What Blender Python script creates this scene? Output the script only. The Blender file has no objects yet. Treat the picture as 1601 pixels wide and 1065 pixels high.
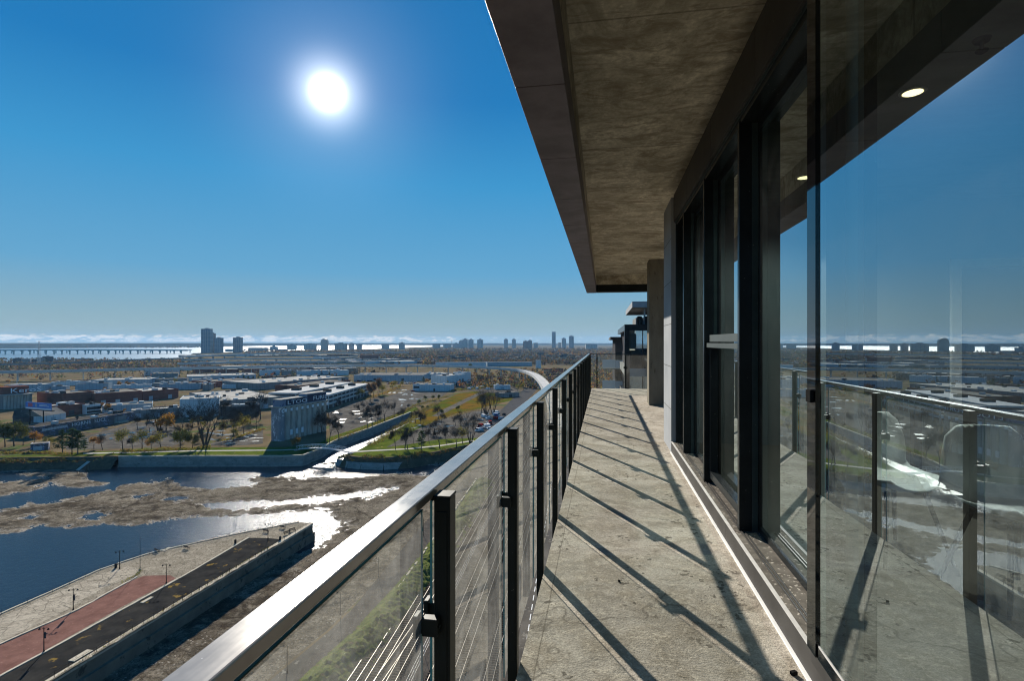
import bpy, math, random
import numpy as np
from mathutils import Vector, Matrix
from mathutils.geometry import tessellate_polygon

R = math.radians
random.seed(7)
sc = bpy.context.scene
COL = sc.collection

# ------------------------------------------------------------------ camera, sky, sun, exposure
CZ = 55.0                       # eye height above the city ground
F, CX, HY = 830.0, 800.5, 534.5  # focal length, centre and horizon in photo pixels
YAW = R(9.81)
SA, CA = math.sin(YAW), math.cos(YAW)
cam_d = bpy.data.cameras.new('camera')
cam = bpy.data.objects.new('camera', cam_d)
COL.objects.link(cam)
cam_d.sensor_width = 36.0
cam_d.lens = F / 1601 * 36.0
cam_d.shift_y = 2.0 / 1601
cam_d.clip_start = 0.05
cam_d.clip_end = 60000
cam.location = (0, 0, CZ)
cam.rotation_euler = (R(90), 0, YAW)
sc.camera = cam

SUN = Vector((-0.5124, 0.9263, 0.4704)).normalized()
EXPOSURE = 1.28
SKY_STRENGTH = 0.085
SUN_STRENGTH = 4.4

world = bpy.data.worlds.new("World")
sc.world = world
world.use_nodes = True
wn, wl = world.node_tree.nodes, world.node_tree.links
wn.clear()


def W(kind, **kw):
    n = wn.new(kind)
    for k, v in kw.items():
        setattr(n, k, v)
    return n


def wm(op, a, b=None, c=None, clamp=False):
    n = wn.new('ShaderNodeMath')
    n.operation = op
    n.use_clamp = clamp
    for i, x in enumerate((a, b, c)):
        if x is None:
            continue
        if isinstance(x, (int, float)):
            n.inputs[i].default_value = x
        else:
            wl.new(x, n.inputs[i])
    return n.outputs[0]


def wmap(x, a, b, c, d):
    n = wn.new('ShaderNodeMapRange')
    n.clamp = True
    n.interpolation_type = 'SMOOTHSTEP'
    wl.new(x, n.inputs[0])
    for i, v in enumerate((a, b, c, d)):
        n.inputs[i + 1].default_value = v
    return n.outputs[0]


sky = W('ShaderNodeTexSky', sky_type='NISHITA', sun_disc=False)
sky.sun_elevation = math.asin(SUN.z)
sky.sun_rotation = math.atan2(SUN.x, SUN.y)
sky.altitude = 0
sky.air_density = 1.0
sky.dust_density = 0.1
sky.ozone_density = 2.5
tc0 = W('ShaderNodeTexCoord')
sep0 = W('ShaderNodeSeparateXYZ')
wl.new(tc0.outputs['Generated'], sep0.inputs[0])
# clear autumn sky: the physical sky tempered towards a deep, dry blue
lum = W('ShaderNodeRGBToBW')
wl.new(sky.outputs[0], lum.inputs[0])
cmp_ = wm('DIVIDE', 1.0, wm('ADD', wm('MULTIPLY', lum.outputs[0], 0.22), 1.0))
soft = W('ShaderNodeVectorMath', operation='SCALE')
wl.new(sky.outputs[0], soft.inputs[0])
wl.new(cmp_, soft.inputs['Scale'])
ramp = W('ShaderNodeValToRGB')
cr = ramp.color_ramp
K = 1.0 / (SKY_STRENGTH * 2 ** EXPOSURE)
stops = [(0.0, (0.33, 0.43, 0.45)), (0.037, (0.27, 0.42, 0.485)), (0.123, (0.115, 0.37, 0.61)), (0.28, (0.036, 0.30, 0.61)), (0.41, (0.005, 0.19, 0.50)), (1.0, (0.003, 0.09, 0.30))]
cr.elements[0].position, cr.elements[1].position = stops[0][0], stops[-1][0]
for p_, c_ in stops[1:-1]:
    cr.elements.new(p_)
for e_, (p_, c_) in zip(cr.elements, stops):
    e_.position = p_
    e_.color = (*[x for x in c_], 1)
wl.new(wm('MAXIMUM', sep0.outputs['Z'], 0.0), ramp.inputs[0])
rs = W('ShaderNodeVectorMath', operation='SCALE')
wl.new(ramp.outputs[0], rs.inputs[0])
rs.inputs['Scale'].default_value = K
hs = W('ShaderNodeMix', data_type='RGBA')
hs.inputs[0].default_value = 0.955
wl.new(soft.outputs[0], hs.inputs[6])
wl.new(rs.outputs[0], hs.inputs[7])
tc = W('ShaderNodeTexCoord')
sep = W('ShaderNodeSeparateXYZ')
wl.new(tc.outputs['Generated'], sep.inputs[0])
# aureole of the sun in the sky
dot = W('ShaderNodeVectorMath', operation='DOT_PRODUCT')
wl.new(tc.outputs['Generated'], dot.inputs[0])
dot.inputs[1].default_value = SUN
dpos = wm('MAXIMUM', dot.outputs['Value'], 0.0)
g1 = wm('MULTIPLY', wm('POWER', dpos, 8000.0), 3.2 / SKY_STRENGTH)
g2 = wm('MULTIPLY', wm('POWER', dpos, 130.0), 0.06 / SKY_STRENGTH)
g3 = wm('MULTIPLY', wm('POWER', dpos, 1100.0), 0.42 / SKY_STRENGTH)
glow = wm('ADD', wm('ADD', g1, g3), g2)
# a low bank of cloud over the far shore
az = wm('ARCTAN2', sep.outputs['X'], sep.outputs['Y'])
el = sep.outputs['Z']
comb = W('ShaderNodeCombineXYZ')
wl.new(wm('MULTIPLY', az, 30.0), comb.inputs[0])
wl.new(wm('MULTIPLY', el, 120.0), comb.inputs[1])
cn = W('ShaderNodeTexNoise')
cn.inputs['Scale'].default_value = 1.7
cn.inputs['Detail'].default_value = 7.0
cn.inputs['Roughness'].default_value = 0.72
wl.new(comb.outputs[0], cn.inputs['Vector'])
band = wm('MULTIPLY', wmap(el, -0.004, 0.001, 0.0, 1.0), wmap(el, 0.006, 0.022, 1.0, 0.0))
side = wmap(az, -0.42, -0.17, 1.0, 0.0)
thr = wm('ADD', wm('MULTIPLY', band, 0.42), wm('MULTIPLY', side, 0.13))
cl = wmap(wm('ADD', cn.outputs[0], thr), 0.985, 1.07, 0.0, 1.0)
cl = wm('MULTIPLY', cl, wmap(band, 0.0, 0.3, 0.0, 1.0))
mixc = W('ShaderNodeMix', data_type='RGBA')
wl.new(cl, mixc.inputs[0])
wl.new(hs.outputs[2], mixc.inputs[6])
mixc.inputs[7].default_value = (0.42 / SKY_STRENGTH, 0.385 / SKY_STRENGTH, 0.325 / SKY_STRENGTH, 1)
addg = W('ShaderNodeMix', data_type='RGBA', blend_type='ADD')
addg.inputs[0].default_value = 1.0
wl.new(mixc.outputs[2], addg.inputs[6])
cg = W('ShaderNodeCombineXYZ')
for i in range(3):
    wl.new(glow, cg.inputs[i])
wl.new(cg.outputs[0], addg.inputs[7])
bg = W('ShaderNodeBackground')
bg.inputs['Strength'].default_value = SKY_STRENGTH
wl.new(addg.outputs[2], bg.inputs['Color'])
wo = W('ShaderNodeOutputWorld')
wl.new(bg.outputs[0], wo.inputs['Surface'])

sun_d = bpy.data.lights.new('sun', 'SUN')
sun_d.energy = SUN_STRENGTH
sun_d.angle = R(0.53)
sun_d.color = (1.0, 0.93, 0.82)
sun_o = bpy.data.objects.new('sun', sun_d)
COL.objects.link(sun_o)
sun_o.rotation_euler = SUN.to_track_quat('Z', 'Y').to_euler()
sun_o.location = (0, 0, 200)

sc.view_settings.view_transform = 'Standard'
sc.view_settings.look = 'None'
sc.view_settings.exposure = EXPOSURE
sc.view_settings.gamma = 1.0
cy = sc.cycles
cy.max_bounces = 7
cy.diffuse_bounces = 3
cy.glossy_bounces = 4
cy.transmission_bounces = 6
cy.transparent_max_bounces = 14
cy.volume_bounces = 0
cy.caustics_reflective = False
cy.caustics_refractive = False
cy.sample_clamp_indirect = 1.2
cy.sample_clamp_direct = 12.0
cy.use_adaptive_sampling = False
cy.adaptive_threshold = 0.012
cy.use_denoising = True
cy.denoising_prefilter = 'ACCURATE'
cy.pixel_filter_type = 'BLACKMAN_HARRIS'
cy.filter_width = 1.1


# ------------------------------------------------------------------ helpers
def P(px, py, z=0.0):
    """the point of the plane z seen at a photo pixel"""
    t = (CZ - z) / ((py - HY) / F)
    x = (px - CX) / F
    return Vector(((x * CA - SA) * t, (x * SA + CA) * t, z))


def PD(px, D, z):
    """the point at forward distance D and height z in the direction of a photo column"""
    x = (px - CX) / F
    return Vector(((x * CA - SA) * D, (x * SA + CA) * D, z))


def PIX(X, Y, Z):
    D = -X * SA + Y * CA
    return CX + F * (X * CA + Y * SA) / D, HY + F * (CZ - Z) / D, D


def fdist(p):
    return -p.x * SA + p.y * CA


def Yd(D, X):
    return (D + X * SA) / CA


class MB:
    def __init__(s):
        s.v, s.f, s.m, s.c = [], [], [], []

    def add(s, vs, fs, mi=0, col=None):
        o = len(s.v)
        s.v.extend([tuple(v) for v in vs])
        for f in fs:
            s.f.append(tuple(i + o for i in f))
            s.m.append(mi)
            s.c.append(col)
        return s

    def hexa(s, p, mi=0, col=None):
        return s.add(p, [(0, 3, 2, 1), (4, 5, 6, 7), (0, 1, 5, 4), (1, 2, 6, 5), (2, 3, 7, 6), (3, 0, 4, 7)], mi, col)

    def box(s, x0, x1, y0, y1, z0, z1, mi=0):
        return s.hexa([(x0, y0, z0), (x1, y0, z0), (x1, y1, z0), (x0, y1, z0),
                       (x0, y0, z1), (x1, y0, z1), (x1, y1, z1), (x0, y1, z1)], mi)

    def obox(s, o, u, w, l, d, z0, z1, mi=0, l0=0.0, d0=0.0):
        """box along direction u (length) and w (depth) from corner o"""
        q = []
        for z in (z0, z1):
            for a, b in ((l0, d0), (l, d0), (l, d), (l0, d)):
                q.append((o.x + u.x * a + w.x * b, o.y + u.y * a + w.y * b, z))
        return s.hexa(q, mi)

    def bar(s, a, b, wd, h, mi=0):
        """bar between two points, wd wide, h high, a and b on its underside"""
        a, b = Vector(a), Vector(b)
        d = (b - a)
        n = Vector((-d.y, d.x, 0))
        n = n.normalized() * wd / 2 if n.length > 1e-6 else Vector((wd / 2, 0, 0))
        k = Vector((0, 0, h))
        return s.hexa([a - n, b - n, b + n, a + n, a - n + k, b - n + k, b + n + k, a + n + k], mi)

    def prism(s, poly, z0, z1, ms=0, mt=0):
        n = len(poly)
        area = sum(poly[i][0] * poly[(i + 1) % n][1] - poly[(i + 1) % n][0] * poly[i][1] for i in range(n))
        if area < 0:
            poly = poly[::-1]
        vs = [(p[0], p[1], z0) for p in poly] + [(p[0], p[1], z1) for p in poly]
        s.add(vs, [(i, (i + 1) % n, n + (i + 1) % n, n + i) for i in range(n)], ms)
        tri = tessellate_polygon([[Vector((p[0], p[1], 0)) for p in poly]])
        top = []
        for t in tri:
            a, b, c = (Vector((poly[i][0], poly[i][1], 0)) for i in t)
            if (b - a).cross(c - a).z < 0:
                t = t[::-1]
            top.append(tuple(t))
        s.add([(p[0], p[1], z1) for p in poly], top, mt)
        return s

    def sheet(s, poly, z, mi=0, holes=()):
        loops = [[Vector((p[0], p[1], 0)) for p in poly]] + [[Vector((p[0], p[1], 0)) for p in h] for h in holes]
        allv = [v for l in loops for v in l]
        fs = []
        for t in tessellate_polygon(loops):
            a, b, c = (allv[i] for i in t)
            if (b - a).cross(c - a).z < 0:
                t = t[::-1]
            fs.append(tuple(t))
        return s.add([(v.x, v.y, z) for v in allv], fs, mi)

    def tube(s, a, b, r0, r1, n=6, mi=0, cap=True, col=None):
        a, b = Vector(a), Vector(b)
        d = (b - a)
        if d.length < 1e-9:
            return s
        d.normalize()
        x = d.orthogonal().normalized()
        y = d.cross(x)
        vs = []
        for p, r in ((a, r0), (b, r1)):
            for i in range(n):
                t = 2 * math.pi * i / n
                vs.append(p + (x * math.cos(t) + y * math.sin(t)) * r)
        fs = [(i, (i + 1) % n, n + (i + 1) % n, n + i) for i in range(n)]
        if cap:
            fs += [tuple(range(n - 1, -1, -1)), tuple(range(n, 2 * n))]
        return s.add(vs, fs, mi, col)

    def lathe(s, c, prof, n=16, mi=0):
        vs, fs = [], []
        for r, z in prof:
            for i in range(n):
                t = 2 * math.pi * i / n
                vs.append((c[0] + r * math.cos(t), c[1] + r * math.sin(t), c[2] + z))
        for k in range(len(prof) - 1):
            for i in range(n):
                j = (i + 1) % n
                fs.append((k * n + i, k * n + j, k * n + n + j, k * n + n + i))
        fs.append(tuple(range(n - 1, -1, -1)))
        fs.append(tuple(range((len(prof) - 1) * n, len(prof) * n)))
        return s.add(vs, fs, mi)

    def build(s, name, mats, parent=None, smooth=False, origin=None, bevel=0.0, **props):
        me = bpy.data.meshes.new(name)
        if origin is None:
            origin = Vector(parent['_o']) if (parent is not None and '_o' in parent) else Vector((0, 0, 0))
        ox, oy, oz = origin
        me.from_pydata([(x - ox, y - oy, z - oz) for x, y, z in s.v], [], s.f)
        if not isinstance(mats, (list, tuple)):
            mats = [mats]
        for m in mats:
            me.materials.append(m)
        if len(mats) > 1:
            me.polygons.foreach_set('material_index', s.m)
        if any(c is not None for c in s.c):
            at = me.color_attributes.new('Col', 'FLOAT_COLOR', 'CORNER')
            data = []
            for p, c in zip(me.polygons, s.c):
                c = c or (0.1, 0.1, 0.1)
                data.extend(list(c + (1.0,)) * p.loop_total)
            at.data.foreach_set('color', data)
        if smooth:
            me.polygons.foreach_set('use_smooth', [True] * len(me.polygons))
        me.update()
        ob = bpy.data.objects.new(name, me)
        COL.objects.link(ob)
        if parent is not None:
            ob.parent = parent
            ob['_o'] = tuple(origin)
        else:
            ob.location = origin
            ob['_o'] = tuple(origin)
        if bevel:
            md = ob.modifiers.new('bevel', 'BEVEL')
            md.width = bevel
            md.segments = 2
            md.limit_method = 'ANGLE'
        for k, v in props.items():
            ob[k] = v
        return ob


def thing(name, label, cat, loc=(0, 0, 0), group=None):
    o = bpy.data.objects.new(name, None)
    o.empty_display_size = 0.3
    COL.objects.link(o)
    o.location = loc
    o['_o'] = tuple(loc)
    o['label'] = label
    o['category'] = cat
    if group:
        o['group'] = group
    return o


def dup(root, loc, rotz=0.0, scale=1.0, label=None, group=None):
    r = root.copy()
    COL.objects.link(r)
    r.location = loc
    r.rotation_euler = (0, 0, rotz)
    r.scale = (scale,) * 3 if isinstance(scale, (int, float)) else scale
    if label:
        r['label'] = label
    if group:
        r['group'] = group
    for ch in list(root.children):
        c = ch.copy()
        COL.objects.link(c)
        c.parent = r
        for g in list(ch.children):
            d = g.copy()
            COL.objects.link(d)
            d.parent = c
    return r


def remove_tree(o):
    for c in list(o.children):
        remove_tree(c)
    bpy.data.objects.remove(o)


def text_mesh(txt, size, depth=0.02):
    cu = bpy.data.curves.new('lettering', 'FONT')
    cu.body = txt
    cu.size = size
    cu.extrude = depth
    cu.resolution_u = 2
    o = bpy.data.objects.new('lettering', cu)
    COL.objects.link(o)
    dg = bpy.context.evaluated_depsgraph_get()
    dg.update()
    me = bpy.data.meshes.new_from_object(o.evaluated_get(dg))
    bpy.data.objects.remove(o)
    return me


def place_text(txt, size, mt, at, u, parent, stretch=1.0):
    """lettering standing on a facade: at = lower left corner, u = reading direction"""
    me = text_mesh(txt, size)
    me.materials.clear()
    me.materials.append(mt)
    ob = bpy.data.objects.new('lettering', me)
    COL.objects.link(ob)
    n = Vector((u.y, -u.x, 0))
    o = Vector(parent['_o'])
    m = Matrix(((u.x * stretch, 0, n.x, at.x - o.x), (u.y * stretch, 0, n.y, at.y - o.y), (0, 1, 0, at.z - o.z), (0, 0, 0, 1)))
    me.transform(m)
    ob.parent = parent
    return ob


def vhash(ix, iy, seed):
    h = (ix * 374761393 + iy * 668265263 + seed * 974634777) & 0xffffffff
    h = ((h ^ (h >> 13)) * 1274126177) & 0xffffffff
    return ((h ^ (h >> 16)) & 0xffff) / 65535.0


def vnoise(x, y, seed=0):
    ix, iy = np.floor(x).astype(np.int64), np.floor(y).astype(np.int64)
    fx, fy = x - ix, y - iy
    fx, fy = fx * fx * (3 - 2 * fx), fy * fy * (3 - 2 * fy)
    a, b = vhash(ix, iy, seed), vhash(ix + 1, iy, seed)
    c, d = vhash(ix, iy + 1, seed), vhash(ix + 1, iy + 1, seed)
    return (a * (1 - fx) + b * fx) * (1 - fy) + (c * (1 - fx) + d * fx) * fy


def fbm(x, y, seed=0, octv=5):
    t, amp, tot = 0.0, 1.0, 0.0
    for o in range(octv):
        t = t + amp * vnoise(x * 2 ** o, y * 2 ** o, seed + o)
        tot += amp
        amp *= 0.55
    return t / tot * 2 - 1


# ------------------------------------------------------------------ materials
class NT:
    def __init__(s, name):
        s.mat = bpy.data.materials.new(name)
        s.mat.use_nodes = True
        s.n, s.l = s.mat.node_tree.nodes, s.mat.node_tree.links
        s.bsdf = s.n['Principled BSDF']
        s.out = s.n['Material Output']

    def new(s, kind, **kw):
        n = s.n.new(kind)
        for k, v in kw.items():
            setattr(n, k, v)
        return n

    def put(s, sock, x):
        if hasattr(x, 'is_output') or isinstance(x, bpy.types.NodeSocket):
            s.l.new(x, sock)
        elif isinstance(x, (tuple, list)) and len(x) == 3 and sock.type == 'RGBA':
            sock.default_value = (*x, 1)
        else:
            sock.default_value = x

    def math(s, op, a, b=0.0, clamp=False):
        n = s.new('ShaderNodeMath', operation=op, use_clamp=clamp)
        s.put(n.inputs[0], a)
        s.put(n.inputs[1], b)
        return n.outputs[0]

    def coord(s, which='Object', sx=1, sy=1, sz=1):
        if which == 'World':
            o = s.new('ShaderNodeNewGeometry').outputs['Position']
        else:
            o = s.new('ShaderNodeTexCoord').outputs[which]
        if (sx, sy, sz) != (1, 1, 1):
            m = s.new('ShaderNodeMapping')
            s.l.new(o, m.inputs[0])
            m.inputs['Scale'].default_value = (sx, sy, sz)
            o = m.outputs[0]
        return o

    def noise(s, vec, scale, detail=5, rough=0.55, dist=0.0):
        n = s.new('ShaderNodeTexNoise')
        s.l.new(vec, n.inputs['Vector'])
        n.inputs['Scale'].default_value = scale
        n.inputs['Detail'].default_value = detail
        n.inputs['Roughness'].default_value = rough
        n.inputs['Distortion'].default_value = dist
        return n.outputs[0]

    def voro(s, vec, scale, feature='F1'):
        n = s.new('ShaderNodeTexVoronoi', feature=feature)
        s.l.new(vec, n.inputs['Vector'])
        n.inputs['Scale'].default_value = scale
        return n.outputs['Distance']

    def ramp(s, x, a, b, lo=0.0, hi=1.0):
        n = s.new('ShaderNodeMapRange')
        n.clamp = True
        s.put(n.inputs[0], x)
        for i, v in enumerate((a, b, lo, hi)):
            n.inputs[i + 1].default_value = v
        return n.outputs[0]

    def mix(s, fac, a, b, mode='MIX'):
        n = s.new('ShaderNodeMix', data_type='RGBA', blend_type=mode)
        s.put(n.inputs[0], fac)
        s.put(n.inputs[6], a)
        s.put(n.inputs[7], b)
        return n.outputs[2]

    def bump(s, h, strength=0.3, dist=0.02):
        n = s.new('ShaderNodeBump')
        n.inputs['Strength'].default_value = strength
        n.inputs['Distance'].default_value = dist
        s.l.new(h, n.inputs['Height'])
        s.l.new(n.outputs[0], s.bsdf.inputs['Normal'])

    def set(s, col=None, rough=None, metal=None, spec=None, emit=None, estr=None):
        b = s.bsdf.inputs
        if col is not None:
            s.put(b['Base Color'], col)
        if rough is not None:
            s.put(b['Roughness'], rough)
        if metal is not None:
            s.put(b['Metallic'], metal)
        if spec is not None:
            s.put(b['Specular IOR Level'], spec)
        if emit is not None:
            s.put(b['Emission Color'], emit)
            b['Emission Strength'].default_value = estr
        return s.mat


def mottled(name, c1, c2, scale, rough=0.85, spots=None, sscale=None, sthr=0.62, bump=0.0, bdist=0.02, coord='World', metal=0.0, spec=0.0, detail=6, stretch=(1, 1, 1)):
    t = NT(name)
    v = t.coord(coord, *stretch)
    n = t.noise(v, scale, detail, 0.6)
    col = t.mix(t.ramp(n, 0.3, 0.7), c1, c2)
    if spots is not None:
        k = t.noise(v, sscale, 4, 0.65)
        col = t.mix(t.ramp(k, sthr, sthr + 0.05), col, spots)
    if bump:
        t.bump(t.noise(v, scale * 6, 5, 0.65), bump, bdist)
    return t.set(col, rough, metal, spec)


M = {}
# balcony
t = NT('floor_concrete')
v = t.coord('World')
big = t.noise(v, 0.9, 6, 0.62, 0.8)
mid = t.noise(v, 4.0, 7, 0.72, 0.4)
fine = t.noise(v, 85, 4, 0.75)
grit = t.noise(v, 34, 5, 0.78)
col = t.mix(t.ramp(big, 0.30, 0.66), (0.26, 0.233, 0.195), (0.47, 0.427, 0.362))
col = t.mix(t.ramp(mid, 0.44, 0.62, 0, 0.75), col, (0.235, 0.20, 0.152))
col = t.mix(t.ramp(t.noise(v, 7.5, 6, 0.7, 1.2), 0.56, 0.66, 0, 0.6), col, (0.52, 0.465, 0.375))
col = t.mix(t.ramp(fine, 0.44, 0.60, 0, 0.36), col, (0.11, 0.094, 0.071))
col = t.mix(t.ramp(grit, 0.53, 0.64, 0, 0.4), col, (0.60, 0.54, 0.44))
# dried drips and stains
st = t.noise(v, 19, 3, 0.55)
zone = t.noise(v, 1.9, 3, 0.6)
spot = t.math('MULTIPLY', t.ramp(st, 0.61, 0.64), t.ramp(zone, 0.49, 0.56))
col = t.mix(t.math('MULTIPLY', spot, 0.8), col, (0.075, 0.065, 0.052))
wet = t.ramp(t.noise(v, 0.8, 6, 0.7, 1.5), 0.55, 0.62, 0, 0.5)
col = t.mix(wet, col, (0.17, 0.145, 0.112))
# hairline cracks and the form line along the edge
cr_ = t.new('ShaderNodeTexVoronoi', feature='DISTANCE_TO_EDGE')
wv = t.new('ShaderNodeVectorMath', operation='ADD')
nz = t.new('ShaderNodeTexNoise')
t.l.new(v, nz.inputs['Vector'])
nz.inputs['Scale'].default_value = 3.0
t.l.new(v, wv.inputs[0])
t.l.new(nz.outputs['Color'], wv.inputs[1])
t.l.new(wv.outputs[0], cr_.inputs['Vector'])
cr_.inputs['Scale'].default_value = 0.33
col = t.mix(t.ramp(cr_.outputs['Distance'], 0.0, 0.006, 0.55, 0.0), col, (0.07, 0.06, 0.048))
sx = t.new('ShaderNodeSeparateXYZ')
t.l.new(v, sx.inputs[0])
ed = t.math('ABSOLUTE', t.math('ADD', sx.outputs[0], t.math('ADD', 0.292, t.math('MULTIPLY', mid, 0.012))))
col = t.mix(t.ramp(ed, 0.0, 0.005, 0.7, 0.0), col, (0.09, 0.078, 0.06))
sw = t.new('ShaderNodeTexWave', wave_type='RINGS')
t.l.new(v, sw.inputs['Vector'])
sw.inputs['Scale'].default_value = 3.0
sw.inputs['Distortion'].default_value = 11
sw.inputs['Detail'].default_value = 4
h = t.math('ADD', t.math('MULTIPLY', fine, 0.8), t.math('ADD', t.math('MULTIPLY', mid, 1.2), t.math('MULTIPLY', sw.outputs[1], 0.35)))
t.bump(h, 0.8, 0.009)
M['floor'] = t.set(col, 0.9, spec=0.05)

t = NT('soffit_concrete')
v = t.coord('World', 1.0, 0.8, 1.0)
a = t.noise(v, 1.3, 7, 0.68, 1.6)
b = t.noise(t.coord('World', 0.8, 1.7, 1.0), 3.2, 7, 0.72, 1.4)
c = t.noise(v, 22, 5, 0.7)
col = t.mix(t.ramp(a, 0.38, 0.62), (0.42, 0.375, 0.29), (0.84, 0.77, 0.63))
col = t.mix(t.ramp(b, 0.46, 0.62, 0, 0.75), col, (0.25, 0.20, 0.14))
col = t.mix(t.ramp(c, 0.35, 0.7, 0, 0.6), col, (0.30, 0.26, 0.19))
d = t.noise(v, 4.2, 5, 0.7)
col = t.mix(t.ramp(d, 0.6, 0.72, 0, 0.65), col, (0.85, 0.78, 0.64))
# board joints across the pour
jx = t.new('ShaderNodeSeparateXYZ')
t.l.new(t.coord('World'), jx.inputs[0])
jm = t.math('ABSOLUTE', t.math('SUBTRACT', t.math('FRACT', t.math('MULTIPLY', jx.outputs[1], 0.41)), 0.5))
col = t.mix(t.ramp(jm, 0.0, 0.006, 0.6, 0.0), col, (0.08, 0.07, 0.055))
t.bump(t.math('ADD', c, t.math('MULTIPLY', b, 0.5)), 0.5, 0.01)
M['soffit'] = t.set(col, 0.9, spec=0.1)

M['column'] = mottled('column_concrete', (0.14, 0.128, 0.104), (0.25, 0.23, 0.19), 2.4, 0.9, (0.12, 0.11, 0.09), 9, 0.62, 0.35, 0.008, stretch=(1.6, 1.6, 0.5))
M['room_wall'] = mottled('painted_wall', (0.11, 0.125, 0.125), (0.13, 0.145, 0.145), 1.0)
M['pale_panel'] = mottled('pale_paint', (0.62, 0.66, 0.64), (0.68, 0.71, 0.69), 1.0)
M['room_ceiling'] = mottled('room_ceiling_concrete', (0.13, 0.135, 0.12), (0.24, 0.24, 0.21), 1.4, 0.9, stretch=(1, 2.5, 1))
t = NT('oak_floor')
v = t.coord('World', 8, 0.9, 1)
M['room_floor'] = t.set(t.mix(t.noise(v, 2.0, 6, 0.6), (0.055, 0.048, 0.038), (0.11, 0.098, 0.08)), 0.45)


def dusty(name, base, rough, dust=(0.55, 0.53, 0.48), scale=75, thr=0.735, metal=0.0):
    t = NT(name)
    v = t.coord('World')
    n = t.noise(v, scale, 2, 0.5)
    z = t.noise(v, 5, 3, 0.6)
    k = t.math('MULTIPLY', t.ramp(n, thr, thr + 0.03), t.ramp(z, 0.40, 0.62))
    g = t.noise(v, 3.0, 5, 0.65)
    col = t.mix(t.ramp(g, 0.35, 0.7), base, tuple(x * 1.6 + 0.004 for x in base))
    col = t.mix(t.math('MULTIPLY', k, 0.6), col, dust)
    return t.set(col, rough, metal, 0.12)


M['post'] = dusty('dark_powder_coat', (0.010, 0.013, 0.012), 0.42)
M['frame'] = dusty('window_frame_coat', (0.009, 0.011, 0.012), 0.24)
t = NT('black_glass_edge_band')
M['frame_gloss'] = t.set((0.006, 0.007, 0.008), 0.03, spec=0.85)
M['frame_lip'] = dusty('grey_green_frame', (0.022, 0.032, 0.032), 0.45)
M['fascia'] = dusty('fascia_metal', (0.12, 0.105, 0.12), 0.45, (0.2, 0.19, 0.18), 90, 0.95, 0.2)
M['riser'] = dusty('charcoal_flashing', (0.035, 0.033, 0.031), 0.5)
M['sill'] = mottled('dusty_sill', (0.07, 0.063, 0.055), (0.16, 0.145, 0.125), 9, 0.7, (0.42, 0.38, 0.33), 45, 0.60)
M['white_trim'] = mottled('white_sealant', (0.62, 0.62, 0.6), (0.74, 0.74, 0.72), 8, 0.6)
M['trim_metal'] = mottled('grey_nosing', (0.40, 0.39, 0.37), (0.52, 0.5, 0.48), 14, 0.4)
M['cladding'] = mottled('pale_grey_cladding', (0.26, 0.27, 0.28), (0.33, 0.34, 0.35), 1.5, 0.45)
t = NT('brushed_handrail')
v = t.coord('World', 1, 0.06, 1)
n = t.noise(v, 140, 4, 0.6)
w = t.noise(t.coord('World'), 12, 4, 0.6)
wd = t.noise(t.coord('World'), 90, 2, 0.5)
col = t.mix(t.ramp(w, 0.3, 0.7), (0.27, 0.255, 0.235), (0.36, 0.34, 0.315))
col = t.mix(t.ramp(wd, 0.74, 0.76, 0, 0.5), col, (0.7, 0.68, 0.63))
M['handrail'] = t.set(col, t.ramp(t.math('ADD', t.math('MULTIPLY', n, 0.5), t.math('MULTIPLY', w, 0.5)), 0.3, 0.7, 0.15, 0.20), 0.5)
M['black'] = mottled('matt_black', (0.012, 0.012, 0.012), (0.02, 0.02, 0.02), 20, 0.5, coord='Object')


def glass(name, tint, base, ior, dirt=0.0, dscale=6.0, gcol=(1, 1, 1), streak=False):
    t = NT(name)
    t.n.remove(t.bsdf)
    tr = t.new('ShaderNodeBsdfTransparent')
    tr.inputs[0].default_value = (*tint, 1)
    gl = t.new('ShaderNodeBsdfGlossy')
    gl.inputs['Color'].default_value = (*gcol, 1)
    gl.inputs['Roughness'].default_value = 0.0
    fr = t.new('ShaderNodeFresnel')
    fr.inputs[0].default_value = ior
    fac = t.math('ADD', fr.outputs[0], base, True)
    mx = t.new('ShaderNodeMixShader')
    t.l.new(fac, mx.inputs[0])
    t.l.new(tr.outputs[0], mx.inputs[1])
    t.l.new(gl.outputs[0], mx.inputs[2])
    last = mx.outputs[0]
    if dirt:
        tl = t.new('ShaderNodeBsdfTranslucent')
        tl.inputs[0].default_value = (0.8, 0.78, 0.72, 1)
        df = t.new('ShaderNodeBsdfDiffuse')
        df.inputs[0].default_value = (0.7, 0.68, 0.62, 1)
        m2 = t.new('ShaderNodeMixShader')
        m2.inputs[0].default_value = 0.45
        t.l.new(tl.outputs[0], m2.inputs[1])
        t.l.new(df.outputs[0], m2.inputs[2])
        v = t.coord('World')
        n = t.noise(v, dscale, 6, 0.7, 0.8)
        k = t.noise(v, 130, 2, 0.5)
        d = t.math('MULTIPLY', t.ramp(n, 0.35, 0.75, 0.35, 1.6), dirt)
        z = t.noise(v, 2.6, 3, 0.6)
        sp = t.math('MULTIPLY', t.ramp(k, 0.73, 0.76), t.ramp(z, 0.52, 0.66, 0.0, 0.5))
        d = t.math('ADD', d, sp, True)
        if streak:
            s1 = t.noise(t.coord('World', 1, 5, 0.9), 2.2, 6, 0.7, 1.2)
            d = t.math('MULTIPLY', d, t.ramp(s1, 0.3, 0.75, 0.7, 1.35), True)
        m3 = t.new('ShaderNodeMixShader')
        t.l.new(d, m3.inputs[0])
        t.l.new(last, m3.inputs[1])
        t.l.new(m2.outputs[0], m3.inputs[2])
        last = m3.outputs[0]
    t.l.new(last, t.out.inputs['Surface'])
    return t.mat


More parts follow.
